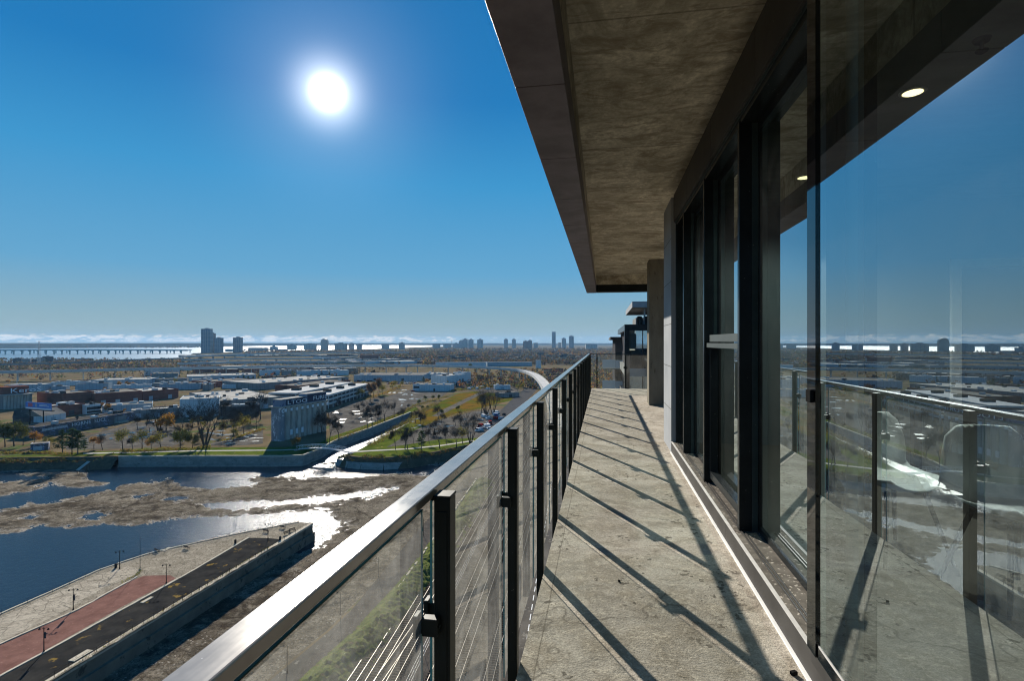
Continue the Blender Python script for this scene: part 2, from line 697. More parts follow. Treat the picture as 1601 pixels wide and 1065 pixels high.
M['rail_glass'] = glass('balustrade_glass', (0.90, 0.925, 0.905), 0.0, 1.5, 0.15, 5.0, streak=True)
M['end_glass'] = glass('clear_end_glass', (0.86, 0.91, 0.89), 0.0, 1.5, 0.02, 4.0)
M['glass_edge'] = mottled('green_glass_edge', (0.10, 0.26, 0.25), (0.14, 0.33, 0.31), 10, 0.2)
M['window_glass'] = glass('coated_window_glass', (0.50, 0.70, 0.69), 0.34, 1.9, 0.015, 5.0, (0.84, 0.95, 1.0))
M['door_glass'] = glass('coated_door_glass', (0.72, 0.88, 0.86), 0.33, 1.95, 0.016, 5.0, (0.82, 0.95, 1.0))
t = NT('warm_lamp')
M['lamp_glow'] = t.set((0.9, 0.8, 0.6), 0.5, emit=(1.0, 0.72, 0.36), estr=2.4)
M['lamp_trim'] = mottled('lamp_trim', (0.6, 0.58, 0.55), (0.66, 0.64, 0.6), 10, 0.4)
M['chair_shell'] = mottled('white_shell_plastic', (0.76, 0.80, 0.78), (0.80, 0.83, 0.81), 2, 0.5, coord='Object')
M['table_top'] = mottled('dark_tabletop', (0.03, 0.03, 0.03), (0.05, 0.05, 0.05), 3, 0.35)
M['leaf_indoor'] = mottled('houseplant_leaf', (0.04, 0.11, 0.035), (0.08, 0.19, 0.06), 6, 0.5)
t = NT('sheer_curtain')
t.n.remove(t.bsdf)
tr, tl, df, m1, m2 = (t.new(k) for k in ('ShaderNodeBsdfTransparent', 'ShaderNodeBsdfTranslucent', 'ShaderNodeBsdfDiffuse', 'ShaderNodeMixShader', 'ShaderNodeMixShader'))
tl.inputs[0].default_value = (0.80, 0.86, 0.84, 1)
df.inputs[0].default_value = (0.80, 0.86, 0.84, 1)
m1.inputs[0].default_value = 0.5
t.l.new(tl.outputs[0], m1.inputs[1])
t.l.new(df.outputs[0], m1.inputs[2])
t.put(m2.inputs[0], t.ramp(t.noise(t.coord('World', 1, 30, 0.15), 1.0, 3, 0.5), 0.3, 0.7, 0.34, 0.5))
t.l.new(tr.outputs[0], m2.inputs[1])
t.l.new(m1.outputs[0], m2.inputs[2])
t.l.new(m2.outputs[0], t.out.inputs[0])
M['sheer'] = t.mat
M['clear_pot'] = glass('clear_vase_glass', (0.8, 0.88, 0.86), 0.06, 1.5)
M['cabinet'] = mottled('dark_cabinet', (0.025, 0.028, 0.03), (0.04, 0.042, 0.045), 3, 0.5)

# city
M['asphalt'] = mottled('asphalt', (0.050, 0.050, 0.052), (0.085, 0.083, 0.08), 0.25, 0.85, (0.14, 0.135, 0.125), 0.9, 0.62)
M['city_ground'] = mottled('city_ground', (0.065, 0.054, 0.037), (0.185, 0.137, 0.078), 0.035, 0.92, (0.075, 0.095, 0.035), 0.05, 0.56, detail=8)
M['gravel'] = mottled('gravel_lot', (0.052, 0.048, 0.043), (0.135, 0.122, 0.103), 0.10, 0.9, (0.20, 0.185, 0.155), 0.45, 0.60, detail=9)
M['grass'] = mottled('park_grass', (0.040, 0.062, 0.010), (0.105, 0.125, 0.020), 0.12, 0.9, (0.20, 0.155, 0.06), 0.3, 0.62, 0.5, 0.2)
M['path'] = mottled('pale_path', (0.33, 0.31, 0.27), (0.42, 0.39, 0.34), 0.5, 0.9)
M['quay'] = mottled('quay_concrete', (0.20, 0.195, 0.18), (0.34, 0.325, 0.295), 0.3, 0.9, (0.12, 0.115, 0.10), 0.9, 0.6, 0.4, 0.1, stretch=(1, 1, 2))
t = NT('dry_meadow')
v = t.coord('World')
n1 = t.noise(v, 0.03, 7, 0.62, 0.6)
n2 = t.noise(v, 0.11, 7, 0.68)
n3 = t.noise(v, 0.6, 6, 0.7)
col = t.mix(t.ramp(n1, 0.38, 0.6), (0.060, 0.080, 0.008), (0.155, 0.078, 0.012))
col = t.mix(t.ramp(n2, 0.5, 0.68), col, (0.045, 0.036, 0.016))
col = t.mix(t.ramp(n3, 0.5, 0.7, 0, 0.6), col, (0.115, 0.115, 0.012))
t.bump(n3, 0.25, 0.2)
M['meadow'] = t.set(col, 0.95, spec=0.0)
t = NT('drained_mud')
v = t.coord('World')
g = t.new('ShaderNodeSeparateXYZ')
t.l.new(v, g.inputs[0])
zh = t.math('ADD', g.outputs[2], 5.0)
n1 = t.noise(v, 0.035, 8, 0.68, 1.0)
n2 = t.noise(v, 0.28, 9, 0.78, 0.4)
n3 = t.noise(v, 2.2, 6, 0.75)
n4 = t.noise(v, 0.10, 6, 0.7, 1.2)
col = t.mix(t.ramp(n1, 0.40, 0.60), (0.070, 0.056, 0.040), (0.185, 0.158, 0.118))
col = t.mix(t.ramp(n2, 0.47, 0.60, 0, 0.85), col, (0.25, 0.217, 0.168))
col = t.mix(t.ramp(n4, 0.52, 0.62, 0, 0.8), col, (0.040, 0.032, 0.023))
col = t.mix(t.ramp(n3, 0.50, 0.60, 0, 0.8), col, (0.028, 0.022, 0.016))
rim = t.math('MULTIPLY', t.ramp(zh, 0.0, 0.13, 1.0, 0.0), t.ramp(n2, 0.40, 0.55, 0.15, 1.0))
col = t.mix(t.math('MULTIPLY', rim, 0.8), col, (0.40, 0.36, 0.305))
st = t.voro(v, 1.3)
sz = t.ramp(n4, 0.40, 0.52, 1.0, 0.0)
col = t.mix(t.math('MULTIPLY', t.math('MULTIPLY', t.ramp(st, 0.18, 0.30, 1.0, 0.0), sz), 0.75), col, (0.34, 0.31, 0.26))
t.bump(t.math('ADD', n3, t.math('MULTIPLY', n2, 1.5)), 0.9, 0.4)
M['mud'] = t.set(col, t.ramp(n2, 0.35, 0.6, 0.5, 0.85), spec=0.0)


def water(name, col, rough, scale, strength, dist, stretch=(1, 1, 1), scale2=None):
    t = NT(name)
    v = t.coord('World', *stretch)
    a = t.noise(v, scale, 4, 0.6)
    if scale2:
        a = t.math('ADD', a, t.math('MULTIPLY', t.noise(v, scale2, 3, 0.6), 0.5))
    t.bump(a, strength, dist)
    m = t.set(col, rough, spec=0.6)
    t.bsdf.inputs['IOR'].default_value = 1.33
    return m


M['basin_water'] = water('basin_water', (0.013, 0.021, 0.032), 0.10, 0.6, 0.45, 0.5, scale2=2.2)
M['puddle'] = water('puddle_water', (0.02, 0.03, 0.035), 0.20, 0.6, 0.3, 0.3)
M['channel'] = water('channel_water', (0.02, 0.035, 0.045), 0.22, 0.9, 0.3, 0.25)
M['river'] = water('river_water', (0.03, 0.11, 0.18), 0.34, 0.02, 0.25, 2.0)
def paving(name, c1, c2, joint, scale, jw):
    t = NT(name)
    v = t.coord('World')
    n = t.noise(v, 0.35, 9, 0.75, 0.5)
    col = t.mix(t.ramp(n, 0.36, 0.64), c1, c2)
    k = t.noise(v, 1.4, 6, 0.75)
    col = t.mix(t.ramp(k, 0.50, 0.62, 0, 0.75), col, joint)
    f_ = t.noise(v, 5.0, 5, 0.75)
    col = t.mix(t.ramp(f_, 0.52, 0.64, 0, 0.6), col, tuple(min(1, x * 1.45) for x in c2))
    e_ = t.new('ShaderNodeTexVoronoi', feature='DISTANCE_TO_EDGE')
    t.l.new(v, e_.inputs['Vector'])
    e_.inputs['Scale'].default_value = scale
    col = t.mix(t.ramp(e_.outputs['Distance'], 0.0, jw, 0.75, 0.0), col, tuple(x * 0.55 for x in joint))
    t.bump(k, 0.4, 0.06)
    return t.set(col, 0.9, spec=0.0)


M['pier_stone'] = paving('pier_paving', (0.145, 0.125, 0.093), (0.32, 0.28, 0.215), (0.10, 0.088, 0.068), 1.1, 0.05)
M['pier_slab'] = paving('worn_pier_slab', (0.22, 0.19, 0.145), (0.40, 0.355, 0.28), (0.105, 0.092, 0.073), 0.35, 0.03)
M['pier_red'] = mottled('red_crushed_brick', (0.120, 0.062, 0.050), (0.20, 0.108, 0.086), 0.4, 0.95, (0.26, 0.15, 0.12), 2.2, 0.62, 0.4, 0.04, detail=8)
M['pier_black'] = mottled('old_black_asphalt', (0.016, 0.016, 0.016), (0.042, 0.039, 0.034), 0.3, 0.9, (0.17, 0.115, 0.035), 0.28, 0.615, 0.5, 0.05, detail=10)
M['coping'] = mottled('coping_stone', (0.36, 0.32, 0.25), (0.48, 0.43, 0.345), 0.8, 0.85, (0.16, 0.14, 0.11), 2.2, 0.62)
M['pier_wall'] = mottled('pier_wall', (0.11, 0.10, 0.078), (0.20, 0.178, 0.138), 0.25, 0.9, (0.07, 0.062, 0.05), 0.4, 0.60, 0.15, 0.05, stretch=(1, 1, 0.8))
M['iron'] = mottled('dark_iron', (0.018, 0.017, 0.016), (0.03, 0.028, 0.026), 4, 0.5, coord='Object')
M['steel'] = mottled('galvanised_steel', (0.38, 0.38, 0.38), (0.5, 0.5, 0.5), 2, 0.45, coord='Object', metal=0.3)
M['rail_steel'] = mottled('polished_rail', (0.26, 0.235, 0.21), (0.34, 0.31, 0.28), 2, 0.42, metal=0.45)
M['ballast'] = mottled('track_ballast', (0.045, 0.040, 0.035), (0.105, 0.093, 0.080), 0.5, 0.95, (0.22, 0.2, 0.175), 3, 0.62, 0.6, 0.1, detail=9)
M['sleeper'] = mottled('timber_sleeper', (0.045, 0.036, 0.03), (0.085, 0.068, 0.055), 2, 0.9)
M['roof_white'] = mottled('pale_roof', (0.27, 0.255, 0.225), (0.47, 0.45, 0.405), 0.10, 0.8, (0.24, 0.235, 0.22), 0.25, 0.58, detail=8)
M['roof_grey'] = mottled('grey_gravel_roof', (0.13, 0.12, 0.105), (0.26, 0.24, 0.205), 0.12, 0.9, (0.12, 0.115, 0.105), 0.3, 0.60, detail=8)
M['roof_dark'] = mottled('tar_roof', (0.040, 0.037, 0.033), (0.085, 0.078, 0.068), 0.15, 0.9, (0.2, 0.19, 0.17), 0.35, 0.62, detail=8)


def clad(name, c, dark, per, vert=True, wob=0.2):
    """walls with ribs or courses"""
    t = NT(name)
    v = t.coord('World')
    s = t.new('ShaderNodeSeparateXYZ')
    t.l.new(v, s.inputs[0])
    x = t.math('ADD', s.outputs[0], t.math('MULTIPLY', s.outputs[1], 0.7)) if vert else s.outputs[2]
    k = t.math('ABSOLUTE', t.math('SUBTRACT', t.math('FRACT', t.math('MULTIPLY', x, 1.0 / per)), 0.5))
    n = t.noise(v, 0.25, 6, 0.65)
    col = t.mix(t.ramp(n, 0.35, 0.7, 0, 0.8), c, dark)
    col = t.mix(t.ramp(k, 0.0, 0.08, 0.6, 0.0), col, tuple(q * 0.5 for q in dark))
    return t.set(col, 0.85, spec=0.0)


M['wall_brick'] = clad('brown_brick', (0.20, 0.080, 0.058), (0.12, 0.052, 0.042), 3.2, False)
M['wall_redbrick'] = clad('red_brick', (0.27, 0.10, 0.068), (0.18, 0.07, 0.05), 3.0, False)
M['wall_white'] = clad('white_siding', (0.58, 0.62, 0.64), (0.42, 0.46, 0.48), 3.0)
M['wall_blue'] = clad('pale_blue_siding', (0.36, 0.42, 0.46), (0.25, 0.30, 0.34), 4.0)
M['wall_grey'] = clad('grey_block', (0.26, 0.26, 0.25), (0.17, 0.17, 0.165), 5.0)
M['wall_tan'] = clad('tan_block', (0.36, 0.32, 0.26), (0.25, 0.22, 0.18), 4.0)
M['wall_dark'] = clad('dark_block', (0.075, 0.075, 0.08), (0.05, 0.05, 0.055), 4.0)
M['deck'] = mottled('highway_concrete', (0.40, 0.40, 0.385), (0.52, 0.51, 0.485), 0.12, 0.85, (0.2, 0.2, 0.19), 0.5, 0.62)
M['dark_glass'] = mottled('dark_window', (0.02, 0.025, 0.03), (0.035, 0.042, 0.05), 0.5, 0.12)
M['door_metal'] = mottled('loading_door', (0.40, 0.41, 0.42), (0.5, 0.5, 0.5), 1, 0.6)
M['door_dark'] = mottled('dark_door', (0.05, 0.05, 0.055), (0.08, 0.08, 0.08), 1, 0.6)
M['unit'] = mottled('roof_unit_metal', (0.36, 0.37, 0.37), (0.52, 0.52, 0.51), 0.8, 0.6)

t = NT('silo_concrete')
v = t.coord('World')
n = t.noise(v, 0.15, 6, 0.65)
s1 = t.noise(t.coord('World', 1, 1, 0.08), 0.9, 5, 0.65)
col = t.mix(t.ramp(n, 0.35, 0.7), (0.34, 0.325, 0.29), (0.46, 0.44, 0.395))
col = t.mix(t.ramp(s1, 0.52, 0.68, 0, 0.7), col, (0.16, 0.155, 0.14))
M['silo'] = t.set(col, 0.9, spec=0.0)
t = NT('silo_graffiti')
v = t.coord('World', 1.0, 1.0, 0.8)
a = t.new('ShaderNodeTexWave')
t.l.new(v, a.inputs['Vector'])
a.inputs['Scale'].default_value = 0.28
a.inputs['Distortion'].default_value = 11
a.inputs['Detail'].default_value = 2.0
a.inputs['Detail Scale'].default_value = 1.4
b = t.noise(v, 0.22, 3, 0.6)
k = t.math('MULTIPLY', t.ramp(a.outputs[1], 0.55, 0.62), t.ramp(b, 0.47, 0.52))
col = t.mix(t.ramp(n := t.noise(v, 0.3, 5, 0.6), 0.35, 0.7), (0.17, 0.19, 0.22), (0.24, 0.25, 0.27))
col = t.mix(k, col, (0.60, 0.62, 0.66))
M['graffiti'] = t.set(col, 0.85)
t = NT('shed_graffiti')
v = t.coord('World', 1.0, 1.0, 1.0)
b = t.noise(v, 0.55, 4, 0.7, 2.2)
q = t.noise(v, 0.16, 3, 0.6)
col = t.mix(t.ramp(t.noise(v, 0.4, 5, 0.6), 0.35, 0.7), (0.055, 0.06, 0.075), (0.11, 0.10, 0.10))
col = t.mix(t.math('MULTIPLY', t.ramp(b, 0.55, 0.59), t.ramp(q, 0.47, 0.53)), col, (0.22, 0.30, 0.52))
b2 = t.noise(t.coord('World', 1, 1, 2), 0.8, 4, 0.7, 2.0)
col = t.mix(t.math('MULTIPLY', t.ramp(b2, 0.61, 0.64), t.ramp(q, 0.42, 0.48)), col, (0.50, 0.48, 0.52))
M['shed_wall'] = t.set(col, 0.85)
M['tag_white'] = mottled('white_spray_paint', (0.62, 0.64, 0.68), (0.72, 0.74, 0.76), 1.0, 0.7)
M['tag_dark'] = mottled('dark_spray_paint', (0.03, 0.035, 0.06), (0.05, 0.055, 0.09), 1.0, 0.7)
M['headhouse'] = mottled('painted_headhouse', (0.16, 0.19, 0.27), (0.26, 0.28, 0.33), 0.2, 0.8, (0.10, 0.12, 0.20), 0.3, 0.55)


def facade(name, wallc, glassc, storey, bay, fw=0.45, fh=0.5, rough=0.35):
    """a far facade: rows of windows in the wall's own pattern"""
    t = NT(name)
    v = t.coord('Object')
    s = t.new('ShaderNodeSeparateXYZ')
    t.l.new(v, s.inputs[0])
    zz = t.math('FRACT', t.math('MULTIPLY', s.outputs[2], 1.0 / storey))
    xx = t.math('FRACT', t.math('MULTIPLY', t.math('ADD', s.outputs[0], s.outputs[1]), 1.0 / bay))
    wz = t.math('LESS_THAN', zz, fh)
    wx = t.math('LESS_THAN', xx, fw)
    k = t.math('MULTIPLY', wz, wx)
    n = t.noise(v, 0.4, 3, 0.6)
    gl = t.mix(t.ramp(n, 0.4, 0.6), glassc, tuple(q * 1.8 for q in glassc))
    return t.set(t.mix(k, wallc, gl), t.math('SUBTRACT', 0.7, t.math('MULTIPLY', k, 0.5)))


M['tower_glass'] = facade('glass_tower', (0.13, 0.19, 0.23), (0.025, 0.055, 0.08), 6.4, 7.5, 0.62, 0.8)
M['tower_grey'] = facade('concrete_tower', (0.36, 0.35, 0.33), (0.06, 0.075, 0.09), 3.0, 4.0, 0.55, 0.5)
M['tower_tan'] = facade('tan_tower', (0.40, 0.34, 0.27), (0.07, 0.075, 0.08), 3.0, 3.6, 0.5, 0.5)
M['tower_brown'] = facade('brown_tower', (0.20, 0.13, 0.10), (0.05, 0.055, 0.06), 3.0, 3.8, 0.5, 0.5)
M['car_glass'] = mottled('car_glass', (0.015, 0.018, 0.02), (0.025, 0.028, 0.03), 3, 0.15, coord='Object')
M['tyre'] = mottled('tyre_rubber', (0.015, 0.015, 0.015), (0.025, 0.025, 0.025), 9, 0.8, coord='Object')
for nm, c in (('white', (0.68, 0.69, 0.70)), ('silver', (0.36, 0.37, 0.38)), ('black', (0.02, 0.02, 0.023)), ('red', (0.20, 0.03, 0.025)), ('blue', (0.05, 0.10, 0.24))):
    M['car_' + nm] = mottled('car_paint_' + nm, c, tuple(x * 0.94 for x in c), 2, 0.3, coord='Object')
M['bark'] = mottled('tree_bark', (0.055, 0.046, 0.038), (0.10, 0.085, 0.07), 3, 0.95, coord='Object')
M['bark_dark'] = mottled('dark_bark', (0.03, 0.026, 0.022), (0.055, 0.047, 0.04), 3, 0.95, coord='Object')


def leafmat(name, c1, c2, c3=None):
    t = NT(name)
    v = t.coord('Object')
    n = t.noise(v, 0.9, 4, 0.7)
    col = t.mix(t.ramp(n, 0.35, 0.65), c1, c2)
    if c3:
        col = t.mix(t.ramp(t.noise(v, 2.3, 3, 0.7), 0.5, 0.62), col, c3)
    t.n.remove(t.bsdf)
    df = t.new('ShaderNodeBsdfDiffuse')
    tl = t.new('ShaderNodeBsdfTranslucent')
    mx = t.new('ShaderNodeMixShader')
    mx.inputs[0].default_value = 0.4
    t.l.new(col, df.inputs[0])
    t.l.new(col, tl.inputs[0])
    t.l.new(df.outputs[0], mx.inputs[1])
    t.l.new(tl.outputs[0], mx.inputs[2])
    t.l.new(mx.outputs[0], t.out.inputs[0])
    return t.mat


M['leaf_orange'] = leafmat('orange_leaves', (0.30, 0.13, 0.02), (0.38, 0.20, 0.035), (0.25, 0.17, 0.03))
M['leaf_yellow'] = leafmat('yellow_green_leaves', (0.20, 0.19, 0.03), (0.28, 0.22, 0.035), (0.13, 0.15, 0.03))
M['leaf_green'] = leafmat('olive_green_leaves', (0.06, 0.085, 0.022), (0.11, 0.125, 0.03), (0.16, 0.14, 0.03))
M['needle'] = leafmat('dark_needles', (0.022, 0.042, 0.018), (0.04, 0.065, 0.025))
M['leaf_rust'] = leafmat('rust_leaves', (0.12, 0.06, 0.025), (0.18, 0.10, 0.04))
t = NT('woodland')
at = t.new('ShaderNodeAttribute', attribute_name='Col')
t.n.remove(t.bsdf)
df, tl, mx = t.new('ShaderNodeBsdfDiffuse'), t.new('ShaderNodeBsdfTranslucent'), t.new('ShaderNodeMixShader')
mx.inputs[0].default_value = 0.35
t.l.new(at.outputs[0], df.inputs[0])
t.l.new(at.outputs[0], tl.inputs[0])
t.l.new(df.outputs[0], mx.inputs[1])
t.l.new(tl.outputs[0], mx.inputs[2])
t.l.new(mx.outputs[0], t.out.inputs[0])
M['woods'] = t.mat
M['far_hill'] = mottled('wooded_ridge', (0.035, 0.045, 0.035), (0.075, 0.07, 0.05), 0.004, 0.95)


# ------------------------------------------------------------------ the apartment tower with its balcony
FZ = CZ - 1.45                 # balcony floor
SOF = CZ + 1.888               # concrete soffit
FAS = CZ + 1.647               # underside of the fascia
DE = 16.75                     # end of the balcony
YN = -3.2                      # behind the camera
apt = thing('apartment_tower', 'apartment tower balcony with raw concrete floor and soffit beside black framed windows', 'building', (1.5, 6.0, FZ))

MB().prism([(-0.371, YN), (0.868, YN), (0.868, 8.05), (6.0, 8.05), (6.0, DE), (-0.371, DE)], FZ - 0.22, FZ).build('balcony_floor', M['floor'], apt)
b = MB()
b.prism([(-0.242, YN), (1.3, YN), (1.3, 8.04), (6.0, 8.04), (6.0, 17.8), (-0.242, 17.8)], SOF, SOF + 0.3)
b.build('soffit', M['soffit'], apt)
# fascia panels with open joints
ys = [YN] + [3.394 + 1.372 * k for k in range(-4, 11)] + [18.13]
ys = [y for y in ys if y >= YN]
ys = sorted(set(ys))
for y0, y1 in zip(ys[:-1], ys[1:]):
    if y1 - y0 < 0.2:
        continue
    MB().box(-0.566, -0.244, y0 + 0.004, y1 - 0.004, FAS, SOF + 0.42).build('fascia_panel', M['fascia'], apt, bevel=0.004)
for k in range(4):
    MB().box(-0.24 + k * 1.5, -0.246 + (k + 1) * 1.5, 17.803, 18.13, FAS + 0.002, SOF + 0.40).build('fascia_panel', M['frame'], apt, bevel=0.004)
# window wall base
WY0, WY1 = YN, 7.178
MB().box(0.853, 0.868, WY0, WY1, FZ + 0.0005, FZ + 0.014).build('base_trim', M['white_trim'], apt)
for y0, y1 in ((WY0, 0.4), (0.4, 4.06), (4.06, WY1)):
    b = MB()
    b.box(0.868, 0.90, y0 + 0.002, y1 - 0.002, FZ + 0.001, CZ - 1.309)
    b.build('base_flashing', M['riser'], apt)
MB().box(0.864, 0.884, WY0, WY1, CZ - 1.3085, CZ - 1.303).build('sill_nosing', M['trim_metal'], apt)
MB().box(0.884, 1.10, WY0, WY1, CZ - 1.34, CZ - 1.305).build('window_sill', M['sill'], apt)
b = MB()
for x in (0.925, 0.945):
    b.box(x, x + 0.008, WY0, WY1, CZ - 1.305, CZ - 1.298)
b.build('sill_track', M['riser'], apt)
# header
hy = [WY0, 0.7, 2.05, 3.40, 4.75, 6.1, WY1]
for y0, y1 in zip(hy[:-1], hy[1:]):
    MB().box(0.897, 0.93, y0 + 0.003, y1 - 0.003, CZ + 1.56, SOF + 0.02).build('header_panel', M['riser'], apt)
MB().box(0.925, 1.12, WY0, WY1, CZ + 1.50, CZ + 1.565).build('window_head', M['frame'], apt)
MB().box(0.915, 0.925, WY0, WY1, CZ + 1.545, CZ + 1.562).build('header_lip', M['frame_lip'], apt)
# mullion fins
for y in (3.863, 5.16, 6.45, 7.10):
    b = MB()
    b.box(0.918, 1.000, y, y + 0.052, CZ - 1.304, CZ + 1.52)
    b.box(1.000, 1.040, y - 0.003, y + 0.055, CZ - 1.304, CZ + 1.52, 1)
    b.build('mullion', [M['frame'], M['frame_lip']], apt, bevel=0.003)
# fixed windows, one of them with an opening lower sash
spans = [(2.50, 3.863), (3.921, 5.16), (5.218, 6.45), (6.508, 7.10)]
for i, (y0, y1) in enumerate(spans):
    fr = MB()
    z0, z1 = CZ - 1.300, CZ + 1.50
    fr.box(1.040, 1.065, y0 - 0.004, y1 + 0.004, z0, z0 + 0.04)
    fr.box(1.040, 1.065, y0 - 0.004, y1 + 0.004, z1 - 0.05, z1)
    fr.box(1.041, 1.065, y0 - 0.004, y0 + 0.012, z0 + 0.04, z1 - 0.05)
    fr.box(1.041, 1.065, y1 - 0.012, y1 + 0.004, z0 + 0.04, z1 - 0.05)
    w = fr.build('window', M['frame'], apt)
    if i == 1:
        b = MB()
        b.box(0.955, 1.063, y0 + 0.046, y1 - 0.046, CZ + 0.0, CZ + 0.062)
        b.box(0.935, 1.063, y0 + 0.03, y1 - 0.03, CZ - 0.052, CZ - 0.012)
        b.build('transom', M['frame_lip'], w)
        b = MB()
        b.box(0.958, 1.024, y0 + 0.012, y0 + 0.075, z0 + 0.052, CZ - 0.055)
        b.box(0.958, 1.024, y1 - 0.075, y1 - 0.012, z0 + 0.052, CZ - 0.055)
        b.box(0.958, 1.024, y0 + 0.076, y1 - 0.076, z0 + 0.052, z0 + 0.115)
        b.build('opening_sash', M['frame'], w)
    MB().add([(1.05, y0, z0 + 0.02), (1.05, y1, z0 + 0.02), (1.05, y1, z1 - 0.02), (1.05, y0, z1 - 0.02)],
             [(0, 3, 2, 1)]).build('pane', M['window_glass'], w)
# big sliding door standing proud of the windows
d0, d1 = -1.6, 2.333
DZ = CZ - 1.236
b = MB()
b.box(0.815, 0.836, d1 - 0.086, d1, DZ, CZ + 1.535)
b.box(0.815, 0.858, d0, d0 + 0.1, DZ, CZ + 1.535)
b.box(0.820, 0.858, d0 + 0.1, d1 - 0.098, DZ, DZ + 0.045)
b.box(0.820, 0.858, d0 + 0.1, d1 - 0.098, CZ + 1.48, CZ + 1.535)
dr = b.build('sliding_door', M['frame_gloss'], apt)
MB().add([(0.824, d0 + 0.05, DZ + 0.02), (0.824, d1 - 0.06, DZ + 0.02), (0.824, d1 - 0.06, CZ + 1.5), (0.824, d0 + 0.05, CZ + 1.5)],
         [(0, 3, 2, 1)]).build('pane', M['door_glass'], dr)
for x in (0.8215, 0.838, 0.848):
    MB().box(x, x + 0.005, d0 + 0.1, d1 - 0.099, DZ + 0.0455, DZ + 0.054).build('glazing_bead', M['trim_metal'], dr)
MB().box(0.798, 0.8130, d1 - 0.08, d1 - 0.03, CZ - 0.24, CZ - 0.19).build('latch', M['black'], dr, bevel=0.004)
MB().box(0.945, 0.965, 2.195, 2.300, CZ - 1.304, CZ + 1.52).build('pale_panel', M['pale_panel'], apt)  # thin pale strip added to give a light veil behind the door glass
b = MB()
b.box(0.830, 0.863, d0, d1, CZ - 1.300, DZ - 0.004)
b.build('door_track', M['riser'], apt)
MB().box(0.875, 1.06, d1 - 0.03, d1 + 0.16, CZ - 1.304, CZ + 1.52).build('door_jamb', M['frame_lip'], apt)
# end of the window wall, column
b = MB()
b.box(0.867, 1.30, 7.184, 8.048, FZ + 0.001, SOF - 0.002)
pier = b.build('cladding_pier', M['cladding'], apt)
for k in range(1, 6):
    MB().box(0.8655, 0.867, 7.184, 8.048, FZ + k * 0.56, FZ + k * 0.56 + 0.008).build('panel_joint', M['riser'], pier)
MB().box(1.015, 1.62, 12.45, 13.0, FZ + 0.001, SOF - 0.001).build('column', M['column'], apt, bevel=0.012)
# the room behind the glass
RX, RY0, RY1, RF, RC = 6.6, -3.4, 8.04, CZ - 1.31, CZ + 1.72
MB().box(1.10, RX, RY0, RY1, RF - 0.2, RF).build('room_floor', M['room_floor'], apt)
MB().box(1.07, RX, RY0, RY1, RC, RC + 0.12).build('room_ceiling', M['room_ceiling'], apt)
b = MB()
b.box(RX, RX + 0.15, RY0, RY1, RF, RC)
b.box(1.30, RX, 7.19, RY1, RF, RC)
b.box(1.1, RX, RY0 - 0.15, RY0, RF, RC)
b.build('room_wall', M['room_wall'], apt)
b = MB()
for x0, x1 in ((4.1, 4.2), (5.0, 5.1)):
    b.box(x0, x1, 7.14, 7.189, RF, RF + 2.2)
b.box(4.1, 5.1, 7.14, 7.189, RF + 2.2, RF + 2.3)
b.build('door_casing', M['lamp_trim'], apt)
# lower storeys of the tower below the balcony
b = MB()
b.box(0.90, 14.0, -12.0, 8.05, 0.0, FZ - 0.225)
b.build('tower_wall', M['wall_dark'], apt)
for k in range(1, 5):
    MB().box(-0.371, 0.899, YN, DE, FZ - 0.22 - k * 3.6, FZ - k * 3.6).build('lower_slab', M['column'], apt)

# ------------------------------------------------------------------ balustrade: one thing, its posts and panes as parts
RT = CZ - 0.377
rail = thing('balcony_railing', 'long balcony railing of dark posts, clear glass panes and a brushed metal top rail', 'railing', (-0.45, 6.0, FZ))
EY = DE + 0.02
b = MB()
b.box(-0.486, -0.430, YN, EY + 0.05, RT - 0.024, RT)
b.build('handrail', M['handrail'], rail, bevel=0.003)
b = MB()
b.box(-0.43, 6.0, EY - 0.012, EY + 0.030, RT - 0.018, RT)
b.build('handrail', M['frame'], rail, bevel=0.003)
py_ = [1.35 - 0.055 + 1.0485 * k for k in range(-4, 15)]
py_ = [y for y in py_ if y < DE - 0.25]
for y in py_:
    b = MB()
    b.box(-0.4255, -0.383, y, y + 0.053, FZ - 0.20, CZ - 0.397)
    b.box(-0.4275, -0.381, y - 0.002, y + 0.055, CZ - 0.397, CZ - 0.391)
    b.box(-0.418, -0.390, y - 0.0025, y + 0.0555, FZ + 0.02, CZ - 0.43)
    p = b.build('post', M['post'], rail, bevel=0.0025)
    b = MB()
    b.box(-0.47, -0.4285, y + 0.012, y + 0.041, CZ - 0.408, RT - 0.0245)
    b.build('rail_bracket', M['post'], p)
    for hz in (0.735,):
        for s in (-1, 1):
            yc = y + 0.0265 + s * 0.041
            b = MB()
            b.box(-0.448, -0.408, yc - 0.0135, yc + 0.0135, FZ + hz - 0.022, FZ + hz + 0.022)
            b.box(-0.470, -0.4575, yc - 0.017, yc + 0.017, FZ + hz - 0.028, FZ + hz + 0.028)
            b.box(-0.4575, -0.448, yc - 0.010, yc + 0.010, FZ + hz - 0.018, FZ + hz + 0.018)
            b.tube((-0.408, yc, FZ + hz), (-0.404, yc, FZ + hz), 0.006, 0.006, 8)
            b.build('glass_clamp', M['post'], p, bevel=0.003)
